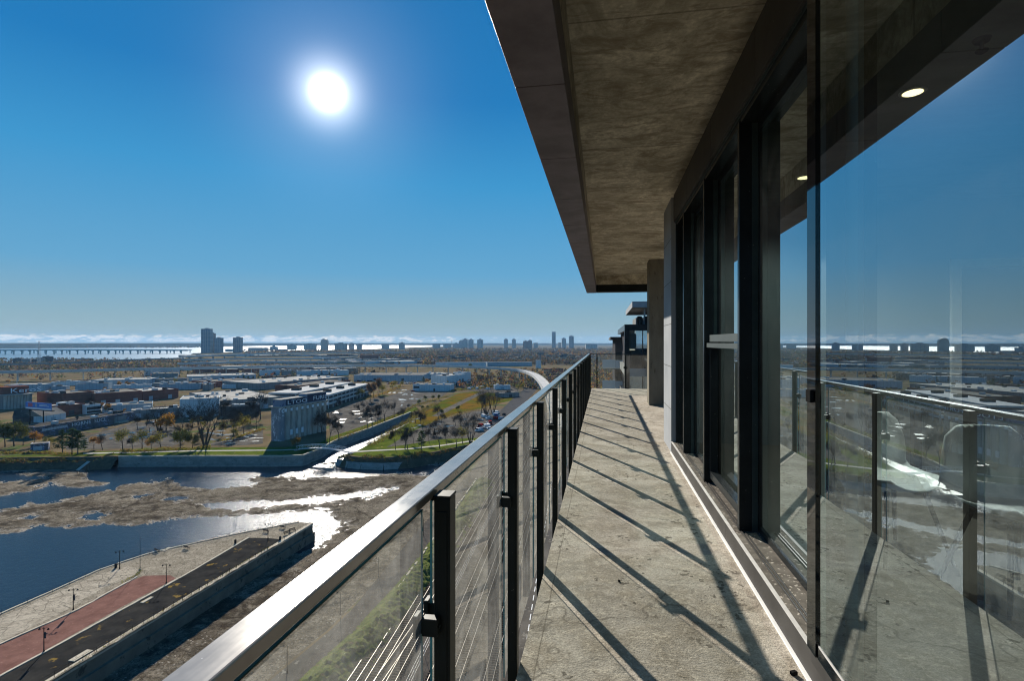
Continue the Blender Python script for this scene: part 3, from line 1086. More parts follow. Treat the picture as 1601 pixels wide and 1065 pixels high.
for i in range(len(py_)):
    y0 = py_[i] + 0.062
    y1 = py_[i + 1] - 0.010 if i + 1 < len(py_) else DE - 0.02
    g = MB()
    z0, z1 = FZ - 0.10, CZ - 0.425
    g.add([(-0.450, y0, z0), (-0.450, y1, z0), (-0.450, y1, z1), (-0.450, y0, z1)], [(0, 1, 2, 3)])
    pn = g.build('glass_pane', M['rail_glass'], rail)
    e = MB()
    e.box(-0.456, -0.4505, y0 - 0.001, y0 + 0.002, z0, z1)
    e.box(-0.456, -0.4505, y1 - 0.002, y1 + 0.001, z0, z1)
    e.box(-0.456, -0.4505, y0 + 0.002, y1 - 0.002, z1 - 0.002, z1 + 0.001)
    e.build('pane_edge', M['glass_edge'], pn)
ends = [-0.40, -0.21, 0.66, 1.53, 2.4, 3.27, 4.14, 5.01]
for x in ends[1:]:
    p = MB().box(x - 0.016, x + 0.016, EY - 0.03, EY + 0.03, FZ + 0.001, RT - 0.0185).build('post', M['post'], rail)
    if x > 0:
        MB().box(x - 0.06, x + 0.06, EY - 0.034, EY - 0.0305, FZ + 0.62, FZ + 0.68).build('glass_clamp', M['post'], p)
for x0, x1 in zip(ends[:-1], ends[1:]):
    MB().add([(x0 + 0.02, EY, FZ + 0.02), (x1 - 0.02, EY, FZ + 0.02), (x1 - 0.02, EY, RT - 0.04), (x0 + 0.02, EY, RT - 0.04)],
             [(0, 1, 2, 3)]).build('glass_pane', M['end_glass'], rail)
# small bits on the floor
o = MB().box(-0.014, 0.014, -0.010, 0.010, 0, 0.016).build('plastic_shim', M['black'], origin=(0, 0, 0), bevel=0.003)
q = P(1241, 1056, FZ)
o.location = (q.x, q.y, FZ + 0.0005)
o.rotation_euler = (0, 0, 0.5)
o['label'], o['category'] = 'small black plastic shim lying on the concrete by the white base strip', 'shim'
o = MB().lathe((0, 0, 0), [(0.006, 0), (0.009, 0.003), (0.007, 0.007), (0.002, 0.009)], 8).build('pebble', M['black'], origin=(0, 0, 0))
q = P(968, 910, FZ)
o.location = (q.x, q.y, FZ + 0.0005)
o['label'], o['category'] = 'tiny dark pebble alone in the middle of the balcony floor', 'pebble'

# ------------------------------------------------------------------ inside the room
def downlight(px, py, label):
    q = P(px, py, RC)
    t = thing('ceiling_light', label, 'ceiling light', (q.x, q.y, RC), 'ceiling lights seen through the glass')
    MB().lathe((q.x, q.y, RC - 0.012), [(0.075, 0.0), (0.082, 0.004), (0.08, 0.0115)], 20).build('lamp_trim', M['lamp_trim'], t)
    MB().lathe((q.x, q.y, RC - 0.014), [(0.060, 0.0), (0.060, 0.0015)], 20).build('lamp_disc', M['lamp_glow'], t)
    ld = bpy.data.lights.new('lamp_light', 'SPOT')
    ld.energy, ld.color, ld.spot_size, ld.spot_blend, ld.shadow_soft_size = 105.0, (1.0, 0.96, 0.90), R(150), 0.6, 0.06
    lo = bpy.data.objects.new('lamp_light', ld)
    COL.objects.link(lo)
    lo.parent = t
    lo.location = (0, 0, -0.03)


downlight(1427, 142, 'largest lit round ceiling light, seen high in the big glass door')
downlight(1257, 276, 'lit round ceiling light cut by the edge of the glass door stile')
downlight(1393, 333, 'small lit ceiling light seen against the reflected blue sky')
q = P(1535, 60, RC)
t = thing('ceiling_sensor', 'small black sensor on a stem under the room ceiling', 'sensor', tuple(q))
MB().lathe((q.x, q.y, RC - 0.02), [(0.035, 0), (0.045, 0.019)], 14).build('base', M['black'], t)
MB().lathe((q.x, q.y, RC - 0.085), [(0.012, 0), (0.03, 0.012), (0.03, 0.02), (0.010, 0.03), (0.010, 0.066)], 12).build('head', M['black'], t)


def shell_chair(loc, rot, label):
    t = thing('dining_chair', label, 'chair', loc, 'white shell chairs inside the room')
    x0, y0, z0 = loc
    # seat and back as one bent shell
    prof = [(0.22, 0.44), (0.14, 0.425), (0.0, 0.42), (-0.13, 0.435), (-0.19, 0.49), (-0.215, 0.58), (-0.235, 0.70), (-0.25, 0.80), (-0.255, 0.85)]
    hw = [0.20, 0.235, 0.25, 0.255, 0.255, 0.25, 0.24, 0.21, 0.15]
    vs, fs = [], []
    n = 9
    for (yy, zz), w in zip(prof, hw):
        for j in range(n):
            u = j / (n - 1) * 2 - 1
            curl = 0.07 * abs(u) ** 2.2
            back = min(max((zz - 0.43) / 0.2, 0), 1)
            vs.append((x0 + u * w, y0 + yy + curl * back, z0 + zz + curl * (1 - back)))
    for i in range(len(prof) - 1):
        for j in range(n - 1):
            a = i * n + j
            fs.append((a, a + 1, a + n + 1, a + n))
    sh = MB().add(vs, fs).build('seat_shell', M['chair_shell'], t, smooth=True)
    md = sh.modifiers.new('solid', 'SOLIDIFY')
    md.thickness = 0.012
    for sx in (-1, 1):
        for sy in (-1, 1):
            MB().tube((x0 + sx * 0.12, y0 + sy * 0.11, z0 + 0.42), (x0 + sx * 0.22, y0 + sy * 0.21, z0), 0.014, 0.010, 8).build('leg', M['black'], t)
    t.rotation_euler = (0, 0, rot)
    return t


shell_chair((2.06, 3.10, RF), R(190), 'nearer white shell chair, its broad back behind the right of the door glass')
shell_chair((1.74, 3.62, RF), R(196), 'farther white shell chair showing narrow behind the reflected railing post')
t = thing('dining_table', 'dark dining table carrying a houseplant inside the room', 'table', (3.2, 3.9, RF))
MB().box(2.55, 3.75, 3.0, 5.2, RF + 0.71, RF + 0.745).build('tabletop', M['table_top'], t, bevel=0.006)
for x in (2.65, 3.65):
    for y in (3.1, 5.1):
        MB().box(x - 0.03, x + 0.03, y - 0.03, y + 0.03, RF, RF + 0.709).build('leg', M['black'], t)
q = Vector((3.02, 3.62, RF + 0.746))
t = thing('houseplant', 'bushy green houseplant in a clear glass vase on the table', 'plant', tuple(q))
MB().lathe(q, [(0.06, 0.0), (0.08, 0.03), (0.095, 0.16), (0.11, 0.22)], 18).build('vase', M['clear_pot'], t, smooth=True)
rr = random.Random(5)
b = MB()
for i in range(240):
    a, r_ = rr.uniform(0, 6.28), 0.30 * rr.random() ** 0.5
    c = q + Vector((math.cos(a) * r_ * 1.25, math.sin(a) * r_ * 1.25, 0.26 + rr.random() * 0.20 * (1 - r_)))
    u = Vector((rr.uniform(-1, 1), rr.uniform(-1, 1), rr.uniform(-0.5, 0.5))).normalized() * rr.uniform(0.025, 0.05)
    w = u.orthogonal().normalized() * u.length * 0.6
    b.add([c - u, c + w, c + u, c - w], [(0, 1, 2, 3)])
for i in range(14):
    a = rr.uniform(0, 6.28)
    b.tube(q + Vector((0, 0, 0.02)), q + Vector((math.cos(a) * 0.2, math.sin(a) * 0.2, 0.34)), 0.004, 0.002, 4)
b.build('foliage', M['leaf_indoor'], t)
t = thing('tall_cabinet', 'tall dark cabinet at the far right of the room', 'cabinet', (5.9, 6.0, RF))
MB().box(5.3, 6.55, 5.0, 7.1, RF, RF + 1.95).build('cabinet_body', M['cabinet'], t, bevel=0.005)
MB().box(5.285, 5.299, 5.02, 6.04, RF + 0.05, RF + 1.93).build('door', M['cabinet'], t)
MB().box(5.285, 5.299, 6.06, 7.08, RF + 0.05, RF + 1.93).build('door', M['cabinet'], t)

# ------------------------------------------------------------------ the setting: land, basin, river
WZ = -5.0
BASIN = [(-900, 722, 's'), (-300, 718, 's'), (0, 716, 's'), (120, 715, 's'), (185, 714, 'w'), (330, 713.5, 'w'), (440, 713.5, 'w'), (474, 712.5, 'w'),
         (500, 702.5, 'w'), (519, 692, 'w'), (532, 685.5, 'w'), (575, 671, 'w'), (620, 653.5, 'w'), (643, 644.5, 's'), (655, 650, 's'), (640, 661, 's'),
         (602, 684, 's'), (566, 702, 's'), (540, 713, 's'), (565, 715, 's'), (600, 716, 's'), (640, 714, 's'), (685, 706, 's'), (720, 698, 's'), (742, 694, 's'),
         (748, 712, 's'), (722, 752, 's'), (690, 795, 's'), (640, 852, 's'), (588, 912, 's'), (513, 985, 's'), (420, 1062, 's'), (300, 1175, 's'), (100, 1400, 's'), (-500, 2300, 's')]
bp = [P(x, y) for x, y, _ in BASIN]
BASIN_XY = [(p.x, p.y) for p in bp]
BIG = 16000
MB().sheet([(-BIG, -BIG), (BIG, -BIG), (BIG, BIG), (-BIG, BIG)], 0.0, 0, [BASIN_XY]).build('ground', M['city_ground'], kind='structure')
x0, x1 = min(p.x for p in bp) - 10, max(p.x for p in bp) + 10
y0, y1 = min(p.y for p in bp) - 10, max(p.y for p in bp) + 10
MB().sheet([(x0, y0), (x1, y0), (x1, y1), (x0, y1)], WZ).build('water', M['basin_water'], kind='structure')
ch = [P(x, y, WZ) for x, y in ((430, 731), (500, 731), (566, 727), (600, 706), (652, 664), (660, 652), (640, 648), (560, 684), (520, 702), (478, 722))]
MB().sheet(ch, WZ + 0.03).build('channel_water', M['channel'], kind='structure')

# banks and quay walls round the basin
area = sum(bp[i].x * bp[(i + 1) % len(bp)].y - bp[(i + 1) % len(bp)].x * bp[i].y for i in range(len(bp)))
sgn = 1 if area > 0 else -1


def inward(i, d):
    a, b, c = bp[i - 1], bp[i], bp[(i + 1) % len(bp)]
    n1 = Vector((-(b - a).y, (b - a).x, 0)).normalized() * sgn
    n2 = Vector((-(c - b).y, (c - b).x, 0)).normalized() * sgn
    n = (n1 + n2).normalized()
    return b + n * d


b = MB()
for i in range(len(bp)):
    j = (i + 1) % len(bp)
    if BASIN[i][2] == 's' and not (i == len(bp) - 1):
        wd = 6.0 if i < 4 else (4.0 if i > 24 else 3.5)
        a0, a1 = bp[i], bp[j]
        m0, m1 = inward(i, wd * 0.5), inward(j, wd * 0.5)
        e0, e1 = inward(i, wd), inward(j, wd)
        b.add([a0, a1, (m1.x, m1.y, -2.6), (m0.x, m0.y, -2.6)], [(0, 1, 2, 3)])
        b.add([(m0.x, m0.y, -2.6), (m1.x, m1.y, -2.6), (e1.x, e1.y, WZ - 0.8), (e0.x, e0.y, WZ - 0.8)], [(0, 1, 2, 3)])
M['bank'] = mottled('earth_bank', (0.05, 0.048, 0.032), (0.10, 0.09, 0.06), 0.3, 0.95, (0.14, 0.12, 0.08), 0.9, 0.6, 0.8, 0.3)
b.build('bank', M['bank'], kind='structure')


def wall_run(ids, name, label, top=0.0):
    t = thing(name, label, 'wall', (bp[ids[0]].x, bp[ids[0]].y, WZ - 1))
    w, c = MB(), MB()
    for i, j in zip(ids[:-1], ids[1:]):
        a, q = bp[i], bp[j]
        d = (q - a).normalized()
        n = Vector((-d.y, d.x, 0)) * sgn
        L = (q - a).length
        w.obox(a, d, n, L, 0.02, WZ - 1, -0.45, 0, 0, -0.9)
        w.obox(a, d, n, L, 0.5, WZ - 1, -3.9, 0, 0, 0.021)
        c.obox(a, d, n, L, 0.12, -0.449, 0.25, 0, 0, -1.0)
    w.build('wall_face', M['quay'], t)
    c.build('coping', M['coping'], t)


wall_run([4, 5, 6, 7], 'quay_wall', 'long straight concrete quay wall at the far side of the drained basin')
wall_run([7, 8, 9, 10, 11, 12, 13], 'channel_wall', 'pale topped concrete wall along the left bank of the narrow channel')
# curved revetment right of the channel mouth
t = thing('curved_revetment', 'grey curved revetment below the dark shrubs right of the channel mouth', 'wall', tuple(P(545, 718, WZ)))
b = MB()
pts = [P(x, y, -2.2) for x, y in ((527, 718.5), (545, 722), (565, 724), (600, 725), (640, 722), (685, 714), (720, 705), (740, 700))]
for a, q in zip(pts[:-1], pts[1:]):
    d = (q - a)
    n = Vector((-d.y, d.x, 0)).normalized() * -1
    b.add([(a.x, a.y, -2.2), (q.x, q.y, -2.2), (q.x + n.x * 1.6, q.y + n.y * 1.6, WZ - 0.7), (a.x + n.x * 1.6, a.y + n.y * 1.6, WZ - 0.7),
           (a.x - n.x * 1.2, a.y - n.y * 1.2, -2.2), (q.x - n.x * 1.2, q.y - n.y * 1.2, -2.2),
           (q.x - n.x * 2, q.y - n.y * 2, WZ - 0.7), (a.x - n.x * 2, a.y - n.y * 2, WZ - 0.7)], [(0, 1, 2, 3), (4, 5, 1, 0), (7, 6, 5, 4)])
b.build('revetment_face', M['quay'], t)

# drained mud with pools: a height field crossing the water level
WPOLY = [
    [(-300, 836), (0, 836), (41, 831), (62, 822), (103, 827), (165, 820), (200, 823), (227, 822), (258, 817), (300, 811), (330, 808), (395, 807), (442, 802), (502, 798),
     (516, 804), (533, 818), (524, 832), (503, 850), (480, 860), (300, 930), (-400, 1300)],
    [(134, 727), (700, 727), (760, 720), (672, 742), (648, 744), (632, 736), (608, 743), (561, 746), (466, 747), (411, 745), (393, 750), (388, 758), (347, 765), (330, 765),
     (285, 762), (274, 755), (266, 748), (227, 752), (183, 761), (165, 754), (134, 751)],
    [(-80, 776), (0, 776), (40, 770), (80, 759), (120, 764), (180, 756), (186, 762), (150, 773), (100, 781), (75, 787), (42, 783), (40, 790), (0, 798), (-80, 800)],
    [(196, 780), (215, 775), (247, 771), (245, 775), (220, 779)],
    [(246, 782), (265, 777), (300, 775), (296, 780), (262, 784)],
    [(307, 789), (325, 786), (360, 786), (442, 784), (537, 772), (575, 768), (618, 764), (573, 776), (540, 781), (502, 786), (440, 791), (371, 797), (330, 796)],
    [(132, 811), (140, 807), (157, 806), (150, 812)],
    [(33, 811), (45, 808), (58, 808), (50, 813)],
    [(-60, 741), (30, 741), (60, 748), (20, 752), (-60, 752)],
]
ncx, ncy = 500, 330
pxs = np.linspace(-170, 780, ncx)
pys = 723.0 + (1180 - 723) * (np.linspace(0, 1, ncy) ** 1.5)
GX, GY = np.meshgrid(pxs, pys)


def sdist(poly, X, Y, ky=3.0):
    inside = np.zeros(X.shape, bool)
    dm = np.full(X.shape, 1e9)
    n = len(poly)
    for i in range(n):
        ax, ay = poly[i]
        bx, by = poly[(i + 1) % n]
        cond = (ay > Y) != (by > Y)
        with np.errstate(divide='ignore', invalid='ignore'):
            xi = (bx - ax) * (Y - ay) / (by - ay) + ax if by != ay else np.full(X.shape, 1e9)
        inside ^= cond & (X < xi)
        ex, ey = bx - ax, (by - ay) * ky
        qx, qy = X - ax, (Y - ay) * ky
        tt = np.clip((qx * ex + qy * ey) / (ex * ex + ey * ey + 1e-9), 0, 1)
        dm = np.minimum(dm, np.hypot(qx - ex * tt, qy - ey * tt))
    return np.where(inside, -dm, dm)


sd = np.full(GX.shape, 1e9)
for pl in WPOLY:
    sd = np.minimum(sd, sdist(pl, GX, GY))
tz = (CZ - WZ) / ((GY - HY) / F)
xx = (GX - CX) / F
WX, WY = (xx * CA - SA) * tz, (xx * SA + CA) * tz
n1 = fbm(WX * 0.09 + 3, WY * 0.09, 11, 6)
n2 = fbm(WX * 0.55, WY * 0.55, 31, 4)
n3 = fbm(WX * 0.028, WY * 0.028, 51, 4)
n4 = fbm(WX * 1.4, WY * 1.4, 71, 3)
mk = sd / 12.0 + n1 * 1.8 + n2 * 1.1 + n4 * 0.8
lift = np.clip(mk, -1.2, 1.6)
deep = np.minimum(sd, 0) / 14.0
ZM = WZ + lift * 0.17 + np.where(mk > 0, n2 * 0.13 + np.maximum(n3, 0) * 0.35 * np.clip(mk / 2, 0, 1), 0) + np.clip(deep, -1, 0) * 0.5
vs = [(float(a), float(c), float(d)) for a, c, d in zip(WX.ravel(), WY.ravel(), ZM.ravel())]
fs = [(r * ncx + q, (r + 1) * ncx + q, (r + 1) * ncx + q + 1, r * ncx + q + 1) for r in range(ncy - 1) for q in range(ncx - 1)]
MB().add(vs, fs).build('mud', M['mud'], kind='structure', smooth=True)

# river beyond and the ridge of the far shore
near = [(-500, 574), (0, 567), (30, 566), (140, 563.5), (290, 559.5), (302, 552.5), (400, 549.5), (480, 547.6), (600, 545), (660, 542.8), (720, 541)]
far = [(720, 540), (600, 540), (420, 541.2), (200, 543.6), (0, 545.2), (-500, 549)]
MB().sheet([P(x, y, 0.3) for x, y in near + far], 0.3).build('river', M['river'], kind='structure')
rr = random.Random(3)
b = MB()
prev = None
for i in range(160):
    px = -700 + i * 16
    base = np.interp(px, [-700, 0, 200, 420, 600, 900, 1900], [549.5, 545.0, 543.4, 541.1, 539.9, 539.9, 539.9])
    D = F * CZ / (base - HY) + 60
    top = 536.9 + rr.uniform(-0.22, 0.22) + (0.25 if px > 620 else 0)
    z = CZ - (top - HY) * D / F
    cur = [PD(px, D, 0.3), PD(px, D + 90, z * 0.85), PD(px, D + 500, z), PD(px, D + 2500, z * 0.9), PD(px, D + 2600, 0)]
    if prev:
        for k in range(4):
            b.add([prev[k], cur[k], cur[k + 1], prev[k + 1]], [(0, 1, 2, 3)])
    prev = cur
b.build('hills', M['far_hill'], kind='structure')


def flat(pts, z, name, mt, **kw):
    return MB().sheet([P(x, y, 0) for x, y in pts], z).build(name, mt, kind='structure', **kw)


# ground cover of the far bank
flat([(-60, 716), (60, 711), (185, 705), (300, 700.5), (400, 699.5), (462, 699), (500, 692), (519, 683), (575, 664), (622, 646), (650, 636), (655, 641), (620, 652), (575, 669.5), (532, 684),
      (519, 690.5), (500, 701), (472, 710.5), (440, 711.8), (330, 711.8), (185, 712.3), (100, 714)], 0.02, 'grass_verge', M['grass'])
flat([(566, 701), (600, 683.5), (640, 661), (660, 664), (680, 672), (720, 672), (748, 668), (770, 668), (755, 690), (720, 697), (685, 705), (640, 713), (600, 715), (565, 714), (545, 712)], 0.02, 'grass_verge', M['grass'])
flat([(640, 662), (655, 648), (668, 642), (690, 628), (716, 616), (742, 612), (790, 611), (812, 614), (800, 626), (760, 636), (742, 641), (715, 646), (690, 656), (668, 667)], 0.035, 'meadow', M['meadow'])
flat([(514, 645), (560, 627), (600, 621.5), (645, 621), (668, 627), (640, 641), (622, 647), (575, 664), (535, 677), (516, 683)], 0.02, 'gravel_lot', M['gravel'])
flat([(600, 622), (648, 607), (702, 612), (690, 621), (665, 624)], 0.025, 'gravel_lot', M['gravel'])
flat([(95, 694), (150, 678), (212, 660), (270, 664), (290, 690), (270, 698), (180, 702), (105, 704)], 0.02, 'gravel_lot', M['gravel'])
flat([(318, 697), (336, 692), (372, 681), (411, 670), (411, 694), (380, 697)], 0.02, 'gravel_lot', M['gravel'])
flat([(604, 700), (650, 672), (690, 655), (716, 650), (742, 643), (792, 639), (800, 655), (770, 676), (748, 685), (690, 687), (640, 695)], 0.04, 'gravel_lot', M['gravel'])
flat([(722, 610), (742, 603), (800, 603), (815, 612), (790, 616), (760, 614)], 0.045, 'gravel_lot', M['gravel'])
flat([(800, 625), (822, 606), (842, 606), (812, 640), (790, 660), (765, 680), (752, 672), (780, 645)], 0.05, 'road', M['asphalt'])
flat([(130, 708.6), (300, 704.6), (440, 703.4), (466, 702.6), (466, 704), (440, 705), (300, 706.3), (130, 710.6)], 0.05, 'path', M['path'])
flat([(544, 706.6), (580, 704.2), (640, 701.2), (690, 696), (740, 688.5), (742, 690), (690, 698), (640, 703), (580, 706.2), (545, 708.4)], 0.05, 'path', M['path'])
flat([(675, 651), (690, 642), (745, 615.5), (775, 607.5), (779, 608.3), (750, 618), (700, 644), (684, 652)], 0.06, 'path', M['gravel'])

# puddles and bright wet patches left on the lots
rr = random.Random(12)
b = MB()


def blob(cx, cyy, rx, ry):
    pts = []
    ph = [rr.uniform(0, 6.28) for _ in range(4)]
    for i in range(22):
        a = i / 22 * 6.283
        r_ = 1 + 0.30 * math.sin(2 * a + ph[0]) + 0.22 * math.sin(3 * a + ph[1]) + 0.18 * math.sin(5 * a + ph[2]) + 0.12 * math.sin(8 * a + ph[3])
        pts.append(P(cx + math.cos(a) * rx * r_ - math.sin(a) * ry * 0.8, cyy + math.sin(a) * ry * r_ - math.cos(a) * rx * 0.05))
    b.sheet(pts, 0.06 + rr.random() * 0.01)


for (ax, bx, ay, by, n, s) in ((120, 208, 664, 690, 26, 5.5), (325, 410, 672, 694, 22, 6.0), (210, 275, 668, 695, 14, 6), (520, 585, 640, 662, 16, 4.2), (625, 665, 623, 636, 8, 3.5), (640, 715, 655, 676, 14, 4.5),
                               (720, 775, 642, 672, 10, 4), (605, 655, 609, 618, 8, 4)):
    for _ in range(n):
        blob(rr.uniform(ax, bx), rr.uniform(ay, by), s * rr.uniform(0.4, 1.5), s * 0.16 * rr.uniform(0.5, 1.3))
b.build('puddles', M['puddle'], kind='stuff')

# ------------------------------------------------------------------ near bank: path, grass bank, tracks, yard
TD = (P(665.8, 884, 0.4) - P(545.5, 1065, 0.4)).normalized()
TN = Vector((TD.y, -TD.x, 0))                      # to the right of the tracks
nb = bp[26:34]
bank_edge = [P(x, y) for x, y in ((722, 752), (690, 795), (640, 852), (588, 912), (513, 985), (420, 1062), (300, 1175), (100, 1400))]


def offs(pts, d):
    out = []
    for i, p in enumerate(pts):
        a = pts[max(i - 1, 0)]
        c = pts[min(i + 1, len(pts) - 1)]
        t_ = (c - a).normalized()
        out.append(p + Vector((-t_.y, t_.x, 0)) * d)
    return out


MB().sheet(offs(bank_edge, 0.6) + offs(bank_edge, 4.6)[::-1], 0.02).build('path', M['path'] if False else M['gravel'], kind='structure')
# grass bank as a raised, uneven strip
A, B_ = offs(bank_edge, 4.8), offs(bank_edge, 14.5)


def resample(pts, n):
    L = [0]
    for a, c in zip(pts[:-1], pts[1:]):
        L.append(L[-1] + (c - a).length)
    out = []
    for i in range(n):
        s_ = L[-1] * i / (n - 1)
        k = max(j for j in range(len(L)) if L[j] <= s_ + 1e-9)
        k = min(k, len(pts) - 2)
        f_ = (s_ - L[k]) / (L[k + 1] - L[k])
        out.append(pts[k].lerp(pts[k + 1], f_))
    return out


A, B_ = resample(A, 260), resample(B_, 260)
vs, fs = [], []
NW = 22
for i in range(260):
    for j in range(NW):
        u = j / (NW - 1)
        p = A[i].lerp(B_[i], u)
        h_ = float(fbm(np.array([p.x * 0.5]), np.array([p.y * 0.5]), 5, 4)[0])
        h2 = float(fbm(np.array([p.x * 2.1]), np.array([p.y * 2.1]), 8, 2)[0])
        vs.append((p.x, p.y, 0.03 + (1.5 * math.sin(math.pi * min(u * 1.25, 1)) + 0.5 * h_ + 0.35 * h2) * min(1, 4 * u, 4 * (1 - u))))
for i in range(259):
    for j in range(NW - 1):
        a = i * NW + j
        fs.append((a, a + 1, a + NW + 1, a + NW))
M['bank_grass'] = mottled('rough_bank_grass', (0.055, 0.075, 0.022), (0.125, 0.14, 0.045), 0.5, 0.95, (0.13, 0.10, 0.05), 1.1, 0.58, 0.9, 0.3)
MB().add(vs, fs).build('grass', M['bank_grass'], kind='stuff')
# ballast yard under all the tracks and the paved yard at the tower's foot
o0 = P(545.5, 1065)
yard = [o0 + TN * -9 - TD * 70, o0 + TN * 26 - TD * 70, o0 + TN * 26 + TD * 330, o0 + TN * -4 + TD * 330, o0 + TN * -9 + TD * 60]
MB().sheet(yard, 0.04).build('ballast', M['ballast'], kind='structure')
MB().sheet([o0 + TN * 26 - TD * 70, o0 + TN * 85 - TD * 70, o0 + TN * 60 + TD * 330, o0 + TN * 26 + TD * 330], 0.03).build('yard', M['gravel'], kind='structure')
names = ['leftmost railway track beside the grass bank', 'second railway track from the grass bank', 'third railway track, joined by a crossover', 'fourth railway track beside the fence posts',
         'fifth railway track near the paved yard', 'rightmost railway track along the edge of the paved yard']
for k, off in enumerate((0.75, 3.6, 7.0, 13.5, 17.2, 22.5)):
    c0 = o0 + TN * off
    t = thing('railway_track', names[k], 'railway track', (c0.x, c0.y, 0), 'railway tracks below the balcony')
    for s in (-0.72, 0.72):
        a, c = c0 + TN * s - TD * 60, c0 + TN * s + TD * 320
        MB().bar((a.x, a.y, 0.26), (c.x, c.y, 0.26), 0.07, 0.15).build('rail', M['rail_steel'], t)
    b = MB()
    for i in range(540):
        q = c0 + TD * (-60 + i * 0.7)
        b.obox(q - TN * 1.25, TN, TD, 2.5, 0.24, 0.045, 0.255)
    b.build('sleepers', M['sleeper'], t, kind='stuff')
a, c = o0 + TN * 3.6 - TD * 20, o0 + TN * 7.0 + TD * 30
t = thing('crossover_track', 'pair of rails crossing over between the second and third tracks', 'railway track', tuple(a))
for s in (-0.72, 0.72):
    q = Vector((a.x + TN.x * s, a.y + TN.y * s, 0.27))
    e = Vector((c.x + TN.x * s, c.y + TN.y * s, 0.27))
    MB().bar(q, e, 0.07, 0.15).build('rail', M['rail_steel'], t)
# chain link fence along the yard
t = thing('chain_fence', 'see-through chain fence with thin posts between the tracks and the yard', 'fence', tuple(o0 + TN * 10.3))
for i in range(60):
    q = o0 + TN * 10.3 + TD * (-40 + i * 3.0)
    MB().tube((q.x, q.y, 0), (q.x, q.y, 2.2), 0.04, 0.04, 5).build('post', M['steel'], t)
for z in (0.5, 1.3, 2.15):
    a, c = o0 + TN * 10.3 - TD * 40, o0 + TN * 10.3 + TD * 137
    MB().bar((a.x, a.y, z), (c.x, c.y, z), 0.03, 0.03).build('wire', M['steel'], t)
# painted lines of the yard
b = MB()
for k, off in enumerate((27.5,)):
    for i in range(60):
        q = o0 + TN * off + TD * (-30 + i * 4.0)
        b.obox(q, TD, TN, 2.4, 0.18, 0.035, 0.042)
b.build('road_marking', M['white_trim'], kind='structure')
b = MB()
q = o0 + TN * 31 - TD * 6
for a, c in (((0, 0), (9, 2)), ((9, 2), (12, 8)), ((0, 0), (-4, 9)), ((-4, 9), (3, 16))):
    s_ = q + TD * a[0] + TN * a[1]
    e_ = q + TD * c[0] + TN * c[1]
    b.bar((s_.x, s_.y, 0.035), (e_.x, e_.y, 0.035), 0.2, 0.008)
b.build('road_marking', M['white_trim'], kind='structure')
# broken kerb stones along the tracks
rr = random.Random(9)
for i in range(46):
    q = o0 + TN * (-2.6 + rr.uniform(-0.15, 0.15)) + TD * (-12 + i * 3.1)
    if rr.random() < 0.7:
        wb = MB().obox(q, TD, TN, 2.8 * rr.uniform(0.5, 1), 0.45, 0.04, 0.55).build('kerb_stone', M['coping'], origin=tuple(q))
        wb['label'], wb['category'], wb['group'] = 'pale concrete kerb stone in the broken line beside the tracks', 'kerb stone', 'kerb stones beside the tracks'

# ------------------------------------------------------------------ the stone pier
PR = [(489, 819), (436, 851), (300, 933), (86, 1063), (-500, 1418)]
PL = [(467, 817), (382, 833), (308, 849), (233, 866), (155, 892), (80, 926), (0, 961), (-500, 1184)]
poly = [P(x, y) for x, y in PR] + [P(x, y) for x, y in PL[::-1]]
pier = thing('stone_pier', 'long walled stone pier with a red brick path and a black asphalt strip', 'pier', tuple(P(300, 900)))
MB().prism(poly, WZ - 1.5, 0.0, 0, 1).build('pier_body', [M['pier_wall'], M['pier_stone']], pier)


def psheet(pts, z, name, mt):
    return MB().sheet([P(x, y, 0) for x, y in pts], z).build(name, mt, pier)


psheet([(214, 898), (160, 921), (100, 957), (0, 1005), (-400, 1200), (-400, 1130), (0, 966), (90, 927), (155, 899), (200, 886), (219, 891)], 0.012, 'worn_slab', M['pier_slab'])
psheet([(207, 908), (225, 901), (266, 900), (275, 905), (190, 950), (70, 1018), (0, 1056), (-400, 1290), (-400, 1215), (0, 1009), (118, 957)], 0.016, 'red_path', M['pier_red'])
psheet([(389, 841.5), (420, 842), (446, 845), (430, 852), (300, 930), (84, 1060), (-420, 1366), (-420, 1306), (0, 1060), (72, 1021), (195, 952), (278, 906), (330, 877)], 0.016, 'asphalt_strip', M['pier_black'])


def kerb(line, wd, h, name, mt, z=0.0, jitter=0.0, par=pier):
    """one continuous, slightly uneven kerb"""
    pts = resample([P(x, y, z) for x, y in line], max(8, int(sum((P(*p) - P(*q)).length for p, q in zip(line[:-1], line[1:])) / 1.6)))
    r2 = random.Random(len(line) + int(wd * 100))
    n = len(pts)
    vs, fs = [], []
    for i, p in enumerate(pts):
        v = (pts[min(i + 1, n - 1)] - pts[max(i - 1, 0)]).normalized()
        nn = Vector((-v.y, v.x, 0))
        w0, w1, hh = wd / 2 * r2.uniform(0.8, 1.15), wd / 2 * r2.uniform(0.8, 1.15), h * (r2.uniform(0.8, 1.1) if r2.random() > jitter else r2.uniform(0.15, 0.4))
        for q, zz in ((p - nn * w0, z), (p + nn * w1, z), (p + nn * w1, z + hh), (p - nn * w0, z + hh)):
            vs.append((q.x, q.y, zz))
    for i in range(n - 1):
        a, b_ = i * 4, i * 4 + 4
        for k in range(4):
            fs.append((a + k, a + (k + 1) % 4, b_ + (k + 1) % 4, b_ + k))
    fs += [(3, 2, 1, 0), tuple(range(4 * n - 4, 4 * n))]
    return MB().add(vs, fs).build(name, mt, par)


